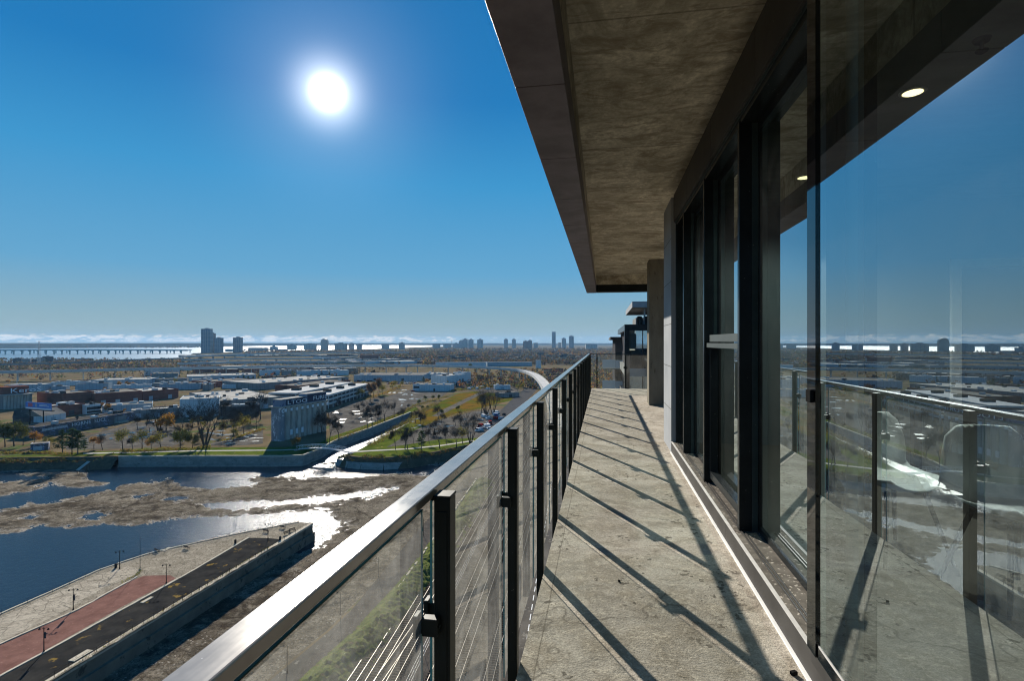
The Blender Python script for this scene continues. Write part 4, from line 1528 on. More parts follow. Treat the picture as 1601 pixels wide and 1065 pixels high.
kerb([(278, 906), (195, 952), (71, 1020), (0, 1058), (-400, 1300)], 0.5, 0.14, 'kerb', M['coping'], 0.017, 0.12)
kerb([(214, 903), (118, 956), (0, 1008), (-300, 1160)], 0.45, 0.16, 'kerb', M['coping'], 0.017, 0.08)
kerb([(389, 841), (330, 876), (280, 905)], 0.5, 0.12, 'kerb', M['coping'], 0.017, 0.15)
kerb([(446, 847), (430, 855), (300, 933.5), (84, 1064), (-300, 1297)], 0.35, 0.25, 'kerb', M['pier_wall'], 0.017, 0.25)
# coping and ledge of the right hand wall, coping of the left edge
pr = [P(x, y) for x, y in PR]
b, g = MB(), MB()
for a, c in zip(pr[:-1], pr[1:]):
    d = (c - a).normalized()
    n = Vector((d.y, -d.x, 0))
    if n.dot(P(600, 1000) - a) < 0:
        n = -n
    b.obox(a, d, n, (c - a).length, 0.10, -0.42, 0.12, 0, 0, -1.05)
    g.obox(a, d, n, (c - a).length, 0.7, WZ - 1.4, -2.55, 0, 0, 0.003)
b.build('coping', M['coping'], pier)
g.build('wall_ledge', M['pier_wall'], pier)
kerb(PL, 0.5, 0.18, 'coping', M['coping'], 0.0, 0.0)


def guard_rail(line, step, h, inset, label, name='guard_rail'):
    pts = [P(x, y) for x, y in line]
    t = thing(name, label, 'railing', tuple(pts[0]))
    tot = 0
    cen = P(150, 950)
    for a, c in zip(pts[:-1], pts[1:]):
        d = (c - a)
        L = d.length
        d.normalize()
        n = Vector((-d.y, d.x, 0))
        if n.dot(cen - a) < 0:
            n = -n
        a2, c2 = a + n * inset, c + n * inset
        for z in (h * 0.5, h * 0.97):
            MB().tube((a2.x, a2.y, 0.1 + z), (c2.x, c2.y, 0.1 + z), 0.022, 0.022, 5).build('rail', M['iron'], t)
        k = max(1, int(L / step))
        for i in range(k):
            if tot > 95:
                continue
            q = a2 + d * (L * i / k)
            MB().tube((q.x, q.y, 0.02), (q.x, q.y, 0.1 + h), 0.045, 0.04, 6).build('post', M['iron'], t)
            tot += 1


guard_rail([(487, 819.5), (436, 850.5), (300, 932), (86, 1061), (-150, 1204)], 2.3, 0.95, 0.15, 'thin iron guard rail along the wall top on the right side of the pier')
guard_rail([(467, 818), (382, 834), (308, 850), (233, 867), (155, 893), (80, 927), (0, 962), (-150, 1028)], 3.4, 0.95, 0.3, 'thin iron guard rail along the water on the left side of the pier')


def pier_lamp():
    t = thing('pier_lamp', 'x', 'street lamp', (0, 0, 0), 'double armed lamps on the pier')
    MB().lathe((0, 0, 0), [(0.15, 0), (0.15, 0.25), (0.09, 0.35), (0.07, 2.2), (0.055, 4.2), (0.07, 4.24), (0.05, 4.4), (0.015, 4.55)], 10).build('pole', M['iron'], t)
    b = MB()
    for s in (-1, 1):
        b.tube((0, 0, 4.15), (s * 0.35, 0, 4.32), 0.03, 0.03, 6)
        b.tube((s * 0.35, 0, 4.32), (s * 0.78, 0, 4.30), 0.03, 0.025, 6)
        b.tube((0, 0, 3.95), (s * 0.3, 0, 4.28), 0.015, 0.015, 5)
    b.build('arm', M['iron'], t)
    for s in (-1, 1):
        MB().lathe((s * 0.78, 0, 4.02), [(0.20, 0.0), (0.17, 0.08), (0.09, 0.19), (0.04, 0.29)], 10).build('lamp_head', M['iron'], t)
    return t


pl0 = pier_lamp()
for i, (x, y, lb) in enumerate(((68.6, 1020.6, 'double armed lamp nearest us, on the kerb between red path and asphalt'), (114.5, 954.6, 'double armed lamp on the kerb between pale slabs and red path'),
                                (187, 890, 'double armed lamp beside the litter bin near the water rail'), (260, 912.8, 'double armed lamp at the far end of the red path'),
                                (419, 843, 'double armed lamp nearest the tip of the pier'))):
    q = P(x, y, 0.02)
    r_ = (pl0 if i == 0 else dup(pl0, (0, 0, 0)))
    r_.location, r_['label'] = q, lb
    r_.rotation_euler = (0, 0, YAW + R((0, 10, 25, 5, 50)[i]))
    if i in (0, 1):
        s_ = thing('pier_banner', ('dark narrow banner on the lamp nearest us', 'dark narrow banner on the lamp by the pale slabs')[i], 'banner', tuple(q))
        MB().box(q.x + 0.10, q.x + 0.45, q.y - 0.01, q.y + 0.01, 2.0 if i else 2.5, 3.2 if i else 3.6).build('banner_cloth', M['door_dark'], s_)
        MB().bar((q.x, q.y, 3.62 if not i else 3.22), (q.x + 0.47, q.y, 3.62 if not i else 3.22), 0.03, 0.03).build('bracket', M['iron'], s_)
q = P(219, 891.5, 0.02)
t = thing('flag_pole', 'tall thin bare pole where the red path meets the paving', 'pole', tuple(q))
MB().tube(q, q + Vector((0, 0, 8.0)), 0.07, 0.035, 8).build('pole_shaft', M['iron'], t)
MB().lathe(q, [(0.3, 0), (0.3, 0.12), (0.12, 0.2)], 10).build('pole_base', M['quay'], t)


def bench():
    t = thing('pier_bench', 'x', 'bench', (0, 0, 0), 'benches on the pier')
    b = MB()
    for k in range(4):
        b.box(-0.95, 0.95, -0.22 + k * 0.115, -0.13 + k * 0.115, 0.42, 0.46)
    b.build('seat', M['sleeper'], t)
    b = MB()
    for k in range(3):
        b.box(-0.95, 0.95, 0.25 + k * 0.03, 0.285 + k * 0.03, 0.54 + k * 0.13, 0.64 + k * 0.13)
    b.build('backrest', M['sleeper'], t)
    for x in (-0.8, 0.8):
        b = MB()
        b.bar((x, -0.22, 0.0), (x, -0.18, 0.0), 0.06, 0.42)
        b.bar((x, 0.2, 0.0), (x, 0.26, 0.0), 0.06, 0.44)
        b.hexa([(x - 0.03, 0.2, 0.40), (x + 0.03, 0.2, 0.40), (x + 0.03, 0.24, 0.40), (x - 0.03, 0.24, 0.40), (x - 0.03, 0.34, 0.94), (x + 0.03, 0.34, 0.94), (x + 0.03, 0.38, 0.94), (x - 0.03, 0.38, 0.94)])
        b.build('leg', M['iron'], t)
    return t


b0 = bench()
for i, (x, y, r_, lb) in enumerate(((246, 863, 160, 'bench by the water rail next to the pale patch, leftmost of the pier benches'), (292, 858.5, 165, 'bench by the water rail halfway along the paving'),
                                    (416, 832.5, 170, 'bench by the water rail behind the farthest lamp'), (442, 826.5, 168, 'bench nearest the pier tip on the water side'),
                                    (449, 836, 60, 'first of two benches side by side near the wall at the tip'), (457, 831.5, 60, 'second of two benches side by side, closer to the tip'))):
    o = b0 if i == 0 else dup(b0, (0, 0, 0))
    o.location, o.rotation_euler, o['label'] = P(x, y, 0.01), (0, 0, R(r_)), lb
for x, y, lb in ((181, 888.5, 'dark litter bin beside a lamp near the water rail'), (438, 845, 'dark litter bin on the end of the asphalt strip'), (368, 850, 'low dark bollard bin on the paving edge')):
    q = P(x, y, 0.01)
    t = thing('litter_bin', lb, 'bin', tuple(q))
    MB().lathe(q, [(0.24, 0), (0.27, 0.05), (0.29, 0.8), (0.25, 0.86)], 12).build('bin_body', M['iron'], t)
    MB().lathe(q + Vector((0, 0, 0.9)), [(0.3, 0), (0.28, 0.06), (0.1, 0.12)], 12).build('bin_lid', M['iron'], t)
for x, y, w, l, lb in ((116, 1036, 1.3, 3.4, 'pale loose concrete slab lying on the black asphalt near the wall'), (224, 944, 0.8, 2.6, 'small pale slab at the edge of the black asphalt'), (258, 862.5, 1.2, 2.4, 'white slab on the ground beside the leftmost bench')):
    q = P(x, y, 0.02)
    d = (P(300, 933) - P(86, 1063)).normalized()
    s_ = MB().obox(q, d, Vector((-d.y, d.x, 0)), l, w, 0.02, 0.14).build('concrete_slab', M['coping'], origin=tuple(q), bevel=0.02)
    s_['label'], s_['category'] = lb, 'slab'


def path_lamp():
    t = thing('path_lamp', 'x', 'street lamp', (0, 0, 0), 'single armed lamps along the near bank path')
    MB().lathe((0, 0, 0), [(0.13, 0), (0.13, 0.2), (0.07, 0.3), (0.05, 4.3), (0.05, 4.6)], 8).build('pole', M['iron'], t)
    MB().tube((0, 0, 4.5), (-0.55, 0, 4.62), 0.03, 0.025, 6).build('arm', M['iron'], t)
    MB().lathe((-0.6, 0, 4.34), [(0.20, 0), (0.16, 0.1), (0.05, 0.28)], 10).build('lamp_head', M['iron'], t)
    return t


p0 = path_lamp()
for i, (x, y, lb) in enumerate(((449, 1052, 'single armed lamp nearest us between path and grass bank'), (532, 962, 'single armed lamp at the middle of the grass bank edge'), (592, 903, 'single armed lamp seen just under the handrail'),
                                (662, 838, 'single armed lamp farthest along the grass bank'))):
    o = p0 if i == 0 else dup(p0, (0, 0, 0))
    o.location, o.rotation_euler, o['label'] = P(x, y, 0.02), (0, 0, YAW), lb

# ------------------------------------------------------------------ buildings
def hr(base, top):
    return CZ * (1 - (top - HY) / (base - HY))


def bldg(name, label, cat, pl, pr, depth, h, wall, roof, units=0, doors=0, wins=(), par=0.5, group=None, seed=1, gable=False, strip=False):
    """a building whose facade towards us runs between two base pixels"""
    rr = random.Random(seed * 7 + int(pl[0] * 13))
    a, c = P(*pl), P(*pr)
    u = (c - a)
    L = u.length
    u.normalize()
    w = Vector((-u.y, u.x, 0))
    t = thing(name, label, cat, tuple(a), group)
    b = MB()
    b.obox(a, u, w, L, depth, 0.0, h - 0.02)
    b.build('wall', M[wall], t)
    if gable:
        b = MB()
        q = [a - u * 0.4, a + w * depth - u * 0.4, c + w * depth + u * 0.4, c + u * 0.4]
        m0, m1 = a + w * depth / 2 - u * 0.4, c + w * depth / 2 + u * 0.4
        rz = h + depth * 0.28
        vs = [(q[0].x, q[0].y, h), (q[1].x, q[1].y, h), (q[2].x, q[2].y, h), (q[3].x, q[3].y, h), (m0.x, m0.y, rz), (m1.x, m1.y, rz)]
        b.add(vs, [(0, 3, 5, 4), (2, 1, 4, 5), (0, 4, 1), (3, 2, 5), (0, 1, 2, 3)])
        b.build('roof', M[roof], t)
    else:
        b = MB()
        b.obox(a, u, w, L - 0.3, depth - 0.3, h - 0.019, h + 0.06, 0, 0.3, 0.3)
        rf = b.build('roof', M[roof], t)
        b = MB()
        k = 0.32
        b.obox(a, u, w, L + 0.05, k, h - 0.5, h + par, 0, -0.05, -0.06)
        b.obox(a, u, w, L + 0.05, depth + 0.06, h - 0.5, h + par, 0, -0.05, depth - k)
        b.obox(a, u, w, k, depth - k - 0.01, h - 0.5, h + par - 0.01, 0, -0.06, k + 0.01)
        b.obox(a, u, w, L + 0.06, depth - k - 0.01, h - 0.5, h + par - 0.01, 0, L - k, k + 0.01)
        b.build('parapet', M['wall_grey' if wall in ('wall_grey', 'wall_dark') else wall], t)
        for i in range(units):
            ul, ud, uh = rr.uniform(1.5, 5), rr.uniform(1.5, 4), rr.uniform(0.9, 2.2)
            s0, s1 = rr.uniform(1, max(1.2, L - ul - 1)), rr.uniform(1, max(1.2, depth - ud - 1))
            b = MB()
            b.obox(a, u, w, s0 + ul, s1 + ud, h + 0.061, h + uh, 0, s0, s1)
            b.build('roof_unit', M[rr.choice(['unit', 'unit', 'roof_dark', 'wall_white'])], t)
    for i in range(doors):
        s0 = L * (i + 0.5) / doors - 1.8 + rr.uniform(-1, 1)
        MB().obox(a, u, w, s0 + 3.4, 0.0, 0.05, min(3.8, h * 0.62), 0, s0, -0.08).build('door', M[rr.choice(['door_metal', 'door_dark', 'wall_blue'])], t)
    for (f0, z0, ww, hh) in wins:
        s0 = f0 * L
        MB().obox(a, u, w, s0 + ww, 0.0, z0, z0 + hh, 0, s0, -0.06).build('window', M['dark_glass'], t)
    if strip:
        n = max(2, int(L / 5))
        for i in range(min(n, 40)):
            s0 = L * (i + 0.15) / n
            MB().obox(a, u, w, s0 + L / n * 0.7, 0.0, h * 0.5, h * 0.75, 0, s0, -0.06).build('window', M['dark_glass'], t)
    t['_u'], t['_L'] = tuple(u), L
    return t


# graffiti shed by the lots, with its sprayed letters
sh = bldg('graffiti_shed', 'long low dark shed covered in graffiti letters beside the gravel lot', 'shed', (60, 684.5), (210, 657.5), 13, 5.9, 'shed_wall', 'roof_dark', 4, 0, par=0.3)
u, a = Vector(sh['_u']), P(60, 684.5)
n = Vector((u.y, -u.x, 0))
place_text('HORNE  SUCL', 3.1, M['tag_white'], a + u * sh['_L'] * 0.30 + n * 0.14 + Vector((0, 0, 3.1)), u, sh, 1.25)
for f, z, w_, h_ in ((0.755, 0.1, 9.5, 4.4), (0.765, 0.2, 8, 1.0)):
    MB().obox(a, u, n, sh['_L'] * f + w_, 0.30 if h_ > 2 else 3.0, z, z + h_, 0, sh['_L'] * f, 0.07 if h_ > 2 else 0.31).build('door', M['wall_grey' if h_ > 2 else 'coping'], sh)
for i in range(9):
    MB().obox(a, u, n, sh['_L'] * (0.03 + i * 0.026) + 1.6, 0.08, 3.2, 4.6, 0, sh['_L'] * (0.03 + i * 0.026), 0.01).build('window', M['door_metal'], sh)
for i in range(3):
    q = a + u * sh['_L'] * (0.22 + 0.21 * i) - n * 5
    b = MB()
    b.tube((q.x, q.y, 5.8), (q.x, q.y, 7.1), 0.35, 0.35, 8)
    b.lathe((q.x, q.y, 7.0), [(0.8, 0), (0.9, 0.5), (0.4, 1.1)], 10)
    b.build('roof_vent', M['iron'], sh)
s2 = bldg('small_shed', 'low blue graffiti covered hut between the trees at the left bank', 'shed', (47.5, 706.5), (76, 704), 5, 3.6, 'shed_wall', 'roof_grey', 0, 1, par=0.15)
# billboard
q = P(46, 668)
t = thing('billboard', 'blue billboard with a white lower stripe on two posts above the sheds', 'billboard', tuple(q))
D = fdist(q)
a, c = PD(41.0, D, 0), PD(80.8, D - 10, 0)
zb, zt = CZ - (639 - HY) * D / F, CZ - (628.4 - HY) * D / F
u = (c - a).normalized()
n = Vector((u.y, -u.x, 0))
L = (c - a).length
M['bill_blue'] = mottled('billboard_blue', (0.10, 0.22, 0.55), (0.14, 0.28, 0.62), 0.3, 0.6)
M['bill_white'] = mottled('billboard_white', (0.62, 0.68, 0.74), (0.7, 0.74, 0.78), 0.4, 0.6)
M['bill_red'] = mottled('billboard_red', (0.45, 0.12, 0.16), (0.52, 0.18, 0.2), 1.2, 0.6)
M['bill_grey'] = mottled('billboard_grey', (0.28, 0.32, 0.36), (0.4, 0.44, 0.48), 1.2, 0.6)
pnl = MB().obox(a, u, n, L, 0.35, zb, zt).build('panel', M['bill_blue'], t)
MB().obox(a, u, n, L - 0.1, 0.37, zb + 0.1, zb + (zt - zb) * 0.24, 0, 0.1, 0.351).build('lower_stripe', M['bill_white'], pnl)
MB().obox(a, u, n, L * 0.28, 0.37, zb + (zt - zb) * 0.36, zt - 0.5, 0, L * 0.10, 0.351).build('red_picture', M['bill_red'], pnl)
b = MB()
cc = a + u * L * 0.42 + n * 0.36
r_ = (zt - zb) * 0.26
b.add([cc + Vector((0, 0, (zb + zt) / 2 - 0 + (zt - zb) * 0.1)) + u * math.cos(k / 24 * 6.283) * r_ + Vector((0, 0, math.sin(k / 24 * 6.283) * r_)) for k in range(24)], [tuple(range(24))])
b.build('round_picture', M['bill_grey'], pnl)
MB().obox(a, u, n, L * 0.92, 0.37, zb + (zt - zb) * 0.52, zb + (zt - zb) * 0.60, 0, L * 0.55, 0.351).build('text_line', M['bill_white'], pnl)
MB().obox(a, u, n, L * 0.84, 0.37, zb + (zt - zb) * 0.68, zb + (zt - zb) * 0.76, 0, L * 0.55, 0.351).build('text_line', M['bill_white'], pnl)
for f in (0.13, 0.66):
    s_ = a + u * L * f - n * 0.3
    MB().tube((s_.x, s_.y, 0), (s_.x, s_.y, zt - 1), 0.35, 0.3, 8).build('post', M['iron'], t)
MB().obox(a, u, n, L, -0.2, zb - 0.7, zb - 0.3, 0, 0, -1.6).build('catwalk', M['iron'], t)

SPEC = [
    ('gabled_shed', 'dark gabled shed below the billboard', 'shed', (20, 663), (66, 660), 16, 4.0, 'wall_dark', 'roof_dark', 0, 0, dict(gable=True)),
    ('white_shed', 'small white fronted shed with a grey gable right of the billboard posts', 'shed', (66, 661), (103, 655), 15, 4.2, 'wall_white', 'roof_grey', 0, 1, dict(gable=True)),
    ('brick_workshop', 'square dark brick workshop behind the white fronted shed', 'workshop', (90, 652), (133, 647), 18, hr(650, 634.5), 'wall_brick', 'roof_white', 6, 1, {}),
    ('white_office', 'two storey white office with a row of square windows', 'office', (134.5, 648), (157, 645.5), 10, hr(647, 633.5), 'wall_white', 'roof_grey', 1, 0,
     dict(wins=[(0.06 + 0.22 * i, 3.0, 3.2, 2.2) for i in range(4)] + [(0.06 + 0.22 * i, 0.6, 3.2, 1.6) for i in range(4)])),
    ('brick_factory', 'long dark red brick factory in the left middle distance', 'factory', (98, 637), (147, 632), 34, hr(635, 615), 'wall_brick', 'roof_grey', 7, 2, {}),
    ('brick_warehouse', 'wide purple brick warehouse right of the long brick factory', 'warehouse', (148, 634), (222, 628.5), 42, hr(631, 614), 'wall_brick', 'roof_grey', 8, 3, {}),
    ('brick_depot', 'brick depot with a grey roof between the two brick blocks and the white block', 'warehouse', (223, 627), (279, 622), 36, hr(625, 611), 'wall_brick', 'roof_white', 7, 2, {}),
    ('low_hall', 'low pale roofed hall in front of the purple brick warehouse', 'hall', (160, 646), (238, 641.5), 22, 5.0, 'wall_blue', 'roof_grey', 5, 3, {}),
    ('flat_store', 'flat store with rows of white trucks in front of it', 'store', (205, 655), (282, 650), 14, 5.5, 'wall_grey', 'roof_white', 4, 3, {}),
    ('white_block', 'tall blank white block behind the big bare tree', 'warehouse', (281, 653.5), (343, 650), 30, hr(652, 624.5), 'wall_white', 'roof_white', 6, 0, {}),
    ('pale_roof_plant', 'very large plant with pale roof full of vents left of the silo', 'factory', (344, 645), (440, 637), 95, hr(641, 624.5), 'wall_grey', 'roof_white', 14, 2, {}),
    ('dark_plant_wing', 'dark low wing in front of the large pale roofed plant', 'factory', (347, 652), (406, 648), 10, hr(650, 635), 'wall_dark', 'roof_grey', 6, 0, {}),
    ('long_white_hall', 'long pale hall at the far left with a white roof', 'warehouse', (6, 613), (70, 611.5), 22, hr(612, 602), 'wall_blue', 'roof_white', 2, 0, {}),
    ('far_brick_hall', 'brick hall with a grey roof behind the pale roofed plant', 'warehouse', (330, 606), (396, 600.5), 36, hr(603, 595), 'wall_brick', 'roof_grey', 5, 0, {}),
    ('blue_hall', 'blue walled hall with orange trees in front', 'warehouse', (142, 605.5), (233, 603.5), 40, hr(604, 594), 'wall_blue', 'roof_white', 5, 0, {}),
    ('big_blue_hall', 'long blue hall with a bright roof beside the row of dark firs', 'warehouse', (292, 596.5), (400, 593), 55, hr(595, 588), 'wall_blue', 'roof_white', 6, 3, {}),
    ('pale_depot', 'pale depot under the highway left of the tall condominium towers', 'warehouse', (236, 588), (281, 586), 30, hr(587, 579), 'wall_blue', 'roof_white', 2, 2, {}),
    ('brick_row', 'long brick works building behind the silo', 'factory', (466, 616), (548, 605), 30, hr(611, 600), 'wall_brick', 'roof_grey', 5, 0, dict(strip=True)),
    ('market_hall', 'wide flat hall with many pale roof units behind the brick works', 'warehouse', (403, 610), (545, 598), 70, hr(604, 595), 'wall_grey', 'roof_white', 14, 3, {}),
    ('white_red_shed', 'white shed with a red door end standing alone on the lots', 'shed', (645.5, 611.5), (704, 612), 22, hr(611.5, 602), 'wall_white', 'roof_grey', 5, 0,
     dict(wins=[(0.02, 3.2, 3.6, 2.2), (0.10, 3.2, 3.2, 2.2), (0.55, 0.1, 2.0, 2.8)])),
    ('white_box', 'bright white two storey block beside the viaduct', 'building', (699, 605), (729, 601), 24, hr(603, 587), 'wall_white', 'roof_white', 7, 1,
     dict(wins=[(0.62, 5.0, 3.0, 2.6), (0.78, 5.0, 3.0, 2.6)])),
    ('tall_white_wing', 'higher white wing adjoining the bright white block', 'building', (724, 600.5), (736, 599), 16, hr(600, 583), 'wall_white', 'roof_white', 1, 0, {}),
    ('long_blue_store', 'very long pale blue store with a flat grey roof below the viaduct', 'warehouse', (553, 596), (662, 596), 60, hr(596, 587), 'wall_blue', 'roof_grey', 9, 5, {}),
    ('low_blue_wing', 'lower blue wing to the right of the very long store', 'warehouse', (664, 592.5), (706, 590.5), 40, hr(591, 584.5), 'wall_blue', 'roof_white', 4, 2, {}),
    ('white_train_shed', 'long shining white shed beyond the curved viaduct', 'warehouse', (681, 574), (760, 573.5), 30, hr(574, 567.5), 'wall_white', 'roof_grey', 0, 0, {}),
    ('blue_train_shed', 'long blue shed right of the shining white shed', 'warehouse', (762, 573), (832, 572.5), 30, hr(573, 567), 'wall_blue', 'roof_grey', 0, 0, {}),
    ('white_trailer_hall', 'small white hall near the foot of the viaduct', 'hall', (774, 609.5), (798, 609), 9, 4.6, 'wall_white', 'roof_white', 1, 1, {}),
    ('brick_flats', 'brown brick block of flats among the pale roofs', 'flats', (565.5, 562.8), (592, 562.5), 60, hr(562.7, 555), 'wall_brick', 'roof_grey', 2, 0, {}),
    ('rail_office', 'dark low office among the lots right of the viaduct piers', 'office', (782, 622), (812, 620.5), 12, 4.0, 'wall_grey', 'roof_grey', 2, 1, {}),
]
for i, (nm, lb, cat, pl, pr_, dep, h, wl_, rf_, un, do, kw) in enumerate(SPEC):
    bldg(nm, lb, cat, pl, pr_, dep, h, wl_, rf_, un, do, seed=i + 3, **kw)

# concrete parking structure: open levels
for (pl, pr_, dep, top_b, top_t, lb) in (((514, 639.5), (579, 617), 20, 639.5, 619.5, 'open sided concrete parking garage right of the silo'), ((463, 632), (552, 611.5), 26, 632, 616.5, 'flat roofed concrete hall behind the open parking garage')):
    a, c = P(*pl), P(*pr_)
    u = (c - a)
    L = u.length
    u.normalize()
    w = Vector((-u.y, u.x, 0))
    H = hr(top_b, top_t)
    t = thing('parking_garage' if dep == 20 else 'concrete_hall', lb, 'garage' if dep == 20 else 'hall', tuple(a))
    nlev = 3
    MB().obox(a, u, w, L - 0.5, dep - 0.5, 0, H - 0.5, 0, 0.5, 1.5).build('core', M['wall_dark'], t)
    for k in range(nlev + 1):
        z = H * k / nlev
        MB().obox(a, u, w, L, dep, max(z - 0.35, 0), z + (1.1 if k else 0.3)).build('level', M['deck'] if k else M['roof_dark'], t)
    for i in range(12):
        MB().obox(a, u, w, L * i / 11.0 + 0.35, 0.6, 0, H - 0.4, 0, L * i / 11.0 - 0.35, 0.05).build('pillar', M['deck'], t)
    for i in range(3):
        MB().obox(a, u, w, L * (0.2 + 0.28 * i) + 5, dep * 0.7, H + 1.1, H + 3.2, 0, L * (0.2 + 0.28 * i), dep * 0.4).build('stair_head', M['roof_dark'], t)

# small concrete elevator at the left edge
a, c = P(6.5, 641), P(52, 637)
u = (c - a)
L = u.length
u.normalize()
w = Vector((-u.y, u.x, 0))
t = thing('small_elevator', 'small grain elevator with grey concrete tubes at the left edge', 'elevator', tuple(a))
h0 = hr(640, 618)
MB().obox(a, u, w, L * 0.98, 18, 0, h0 - 0.5, 0, 0.4, 1.0).build('wall', M['wall_grey'], t)
for i in range(8):
    q = a + u * L * (i + 0.5) / 9 + w * 1.2
    MB().tube((q.x, q.y, 0), (q.x, q.y, h0 - 0.2), L / 18, L / 18, 12).build('tube', M['silo'], t)
MB().obox(a, u, w, L, 19, h0 - 0.19, h0 + 0.4, 0, 0, -1.4).build('roof', M['roof_white'], t)
hh = MB().obox(a, u, w, L * 0.97, 14, h0 + 0.41, h0 + 6.4, 0, L * 0.02, 6).build('headhouse', M['wall_brick'], t)
place_text('KeroS', 5.6, M['tag_white'], a + u * L * 0.30 + w * 5.8 + Vector((0, 0, h0 + 1.2)), u, t, 1.5)

# ------------------------------------------------------------------ the big silo
A_, B2 = P(439, 691), P(513, 673.5)
u = (B2 - A_)
L = u.length
u.normalize()
w = Vector((-u.y, u.x, 0))
E_ = P(410, 692)
wid = min(max((E_ - A_).dot(w), 8.0), 16.0)
t = thing('grain_silo', 'big disused grain silo of ribbed grey concrete with graffiti on its headhouse', 'silo', tuple(A_))
hc = 18.6
ntube = 9
dia = L / ntube
ntube_w = 2
for i in range(ntube):
    for j, off in enumerate((dia * 0.5, wid - dia * 0.5)):
        q = A_ + u * (dia * (i + 0.5)) + w * off
        gap = 0.53 if i == 4 else 0.5
        MB().tube((q.x, q.y, 0), (q.x, q.y, hc), dia * 0.468, dia * 0.468, 20, cap=True).build('silo_tube', M['graffiti'] if (i == 0) else M['silo'], t, smooth=False)
MB().obox(A_, u, w, L - 1.2, wid - 1.2, 0, hc - 0.3, 0, 1.6, 2.2).build('core', M['wall_dark'], t)  # dark core colour stands in for shade in the grooves between the tubes
b = MB()
b.obox(A_, u, w, 1.0, wid - dia * 0.4, 0, hc - 0.1, 0, 0.25, dia * 0.4)
b.build('end_wall', M['graffiti'], t)
MB().obox(A_, u, w, L + 0.3, wid + 0.3, hc + 0.005, hc + 0.5, 0, -0.3, -0.3).build('roof_slab', M['roof_white'], t)
h1 = MB().obox(A_, u, w, L * 0.52, wid - 2.0, hc + 0.505, hc + 4.2, 0, 0.6, 0.4).build('headhouse', M['headhouse'], t)
h2 = MB().obox(A_, u, w, L * 0.965, wid - 2.2, hc + 0.506, hc + 5.6, 0, L * 0.522, 0.3).build('headhouse', M['headhouse'], t)
MB().obox(A_, u, w, L * 0.52, wid - 1.8, hc + 4.205, hc + 4.45, 0, 0.4, 0.2).build('headhouse_roof', M['roof_white'], h1)
MB().obox(A_, u, w, L * 0.967, wid - 2.0, hc + 5.605, hc + 5.85, 0, L * 0.521, 0.1).build('headhouse_roof', M['roof_white'], h2)
pl_ = MB().obox(A_, u, w, L * 0.5, 0.38, hc + 0.7, hc + 3.9, 0, L * 0.11, 0.30).build('painted_panel', M['tag_dark'], t)
place_text('LTOON', 3.1, M['tag_white'], A_ + u * L * 0.13 + w * 0.26 + Vector((0, 0, hc + 1.2)), u, t, 1.9)
MB().obox(A_, u, w, L * 0.95, 0.29, hc + 0.8, hc + 5.2, 0, L * 0.54, 0.22).build('painted_panel', M['tag_dark'], t)
place_text('FURIE', 3.2, M['tag_white'], A_ + u * L * 0.66 + w * 0.18 + Vector((0, 0, hc + 1.7)), u, t, 1.55)
for i in range(ntube):
    q = A_ + u * (dia * (i + 0.62)) - w * 0.03 + w * 0.02
    MB().obox(q, u, w, 1.5, 0.12, hc - 2.6 + 0.1 * (i % 2), hc - 0.9, 0, 0, -0.35).build('number_plate', M['tag_white'], t)
for i in (1, 2, 3):
    q = A_ + u * (dia * (i + 0.6))
    MB().obox(q, u, w, 1.7, 0.12, 2.6, 5.6, 0, 0, -0.32).build('painted_patch', M['tag_white'], t)

# ------------------------------------------------------------------ footbridge and jetty
A_, B2 = P(463, 704, 0.3), P(546, 709.5, 0.3)
t = thing('footbridge', 'white arched truss footbridge over the mouth of the channel', 'footbridge', tuple(A_))
u = (B2 - A_)
u.z = 0
L = u.length
u.normalize()
w = Vector((-u.y, u.x, 0))
N = 16


def arch(i, up=0.0):
    f_ = i / N
    q = A_ + u * (L * f_)
    return Vector((q.x, q.y, 0.35 + 1.4 * math.sin(math.pi * f_) + up))


M['bridge_white'] = mottled('white_bridge_paint', (0.55, 0.54, 0.52), (0.66, 0.65, 0.62), 0.6, 0.6)
b = MB()
for i in range(N):
    b.bar(arch(i) + w * 1.25, arch(i + 1) + w * 1.25, 2.6, 0.22)
b.build('deck', M['deck'], t)
for s in (0.0, 2.5):
    b = MB()
    for i in range(N):
        b.tube(arch(i, 1.9) + w * s, arch(i + 1, 1.9) + w * s, 0.10, 0.10, 6)
        b.tube(arch(i, 0.1) + w * s, arch(i + 1, 0.1) + w * s, 0.11, 0.11, 6)
        b.tube(arch(i, 0.1) + w * s, arch(i, 1.9) + w * s, 0.06, 0.06, 5)
        b.tube(arch(i, 0.1 if i % 2 else 1.9) + w * s, arch(i + 1, 1.9 if i % 2 else 0.1) + w * s, 0.05, 0.05, 5)
    b.build('truss', M['bridge_white'], t)
for i in (0, N):
    q = arch(i)
    MB().obox(q - u * 0.8, u, w, 1.6, 3.2, -3.5, 0.30, 0, 0, -0.6).build('abutment', M['quay'], t)
a, c = P(139, 722, -0.4), P(121, 736, -3.2)
t = thing('jetty', 'narrow plank jetty leading down the dark bank to the water at the left', 'jetty', tuple(a))
MB().bar(a, c, 1.7, 0.18).build('deck', M['path'], t)
for f in (0.1, 0.5, 0.9):
    q = a.lerp(c, f)
    for s in (-0.7, 0.7):
        MB().tube((q.x + s, q.y, q.z), (q.x + s, q.y, WZ - 1), 0.12, 0.12, 6).build('pile', M['sleeper'], t)


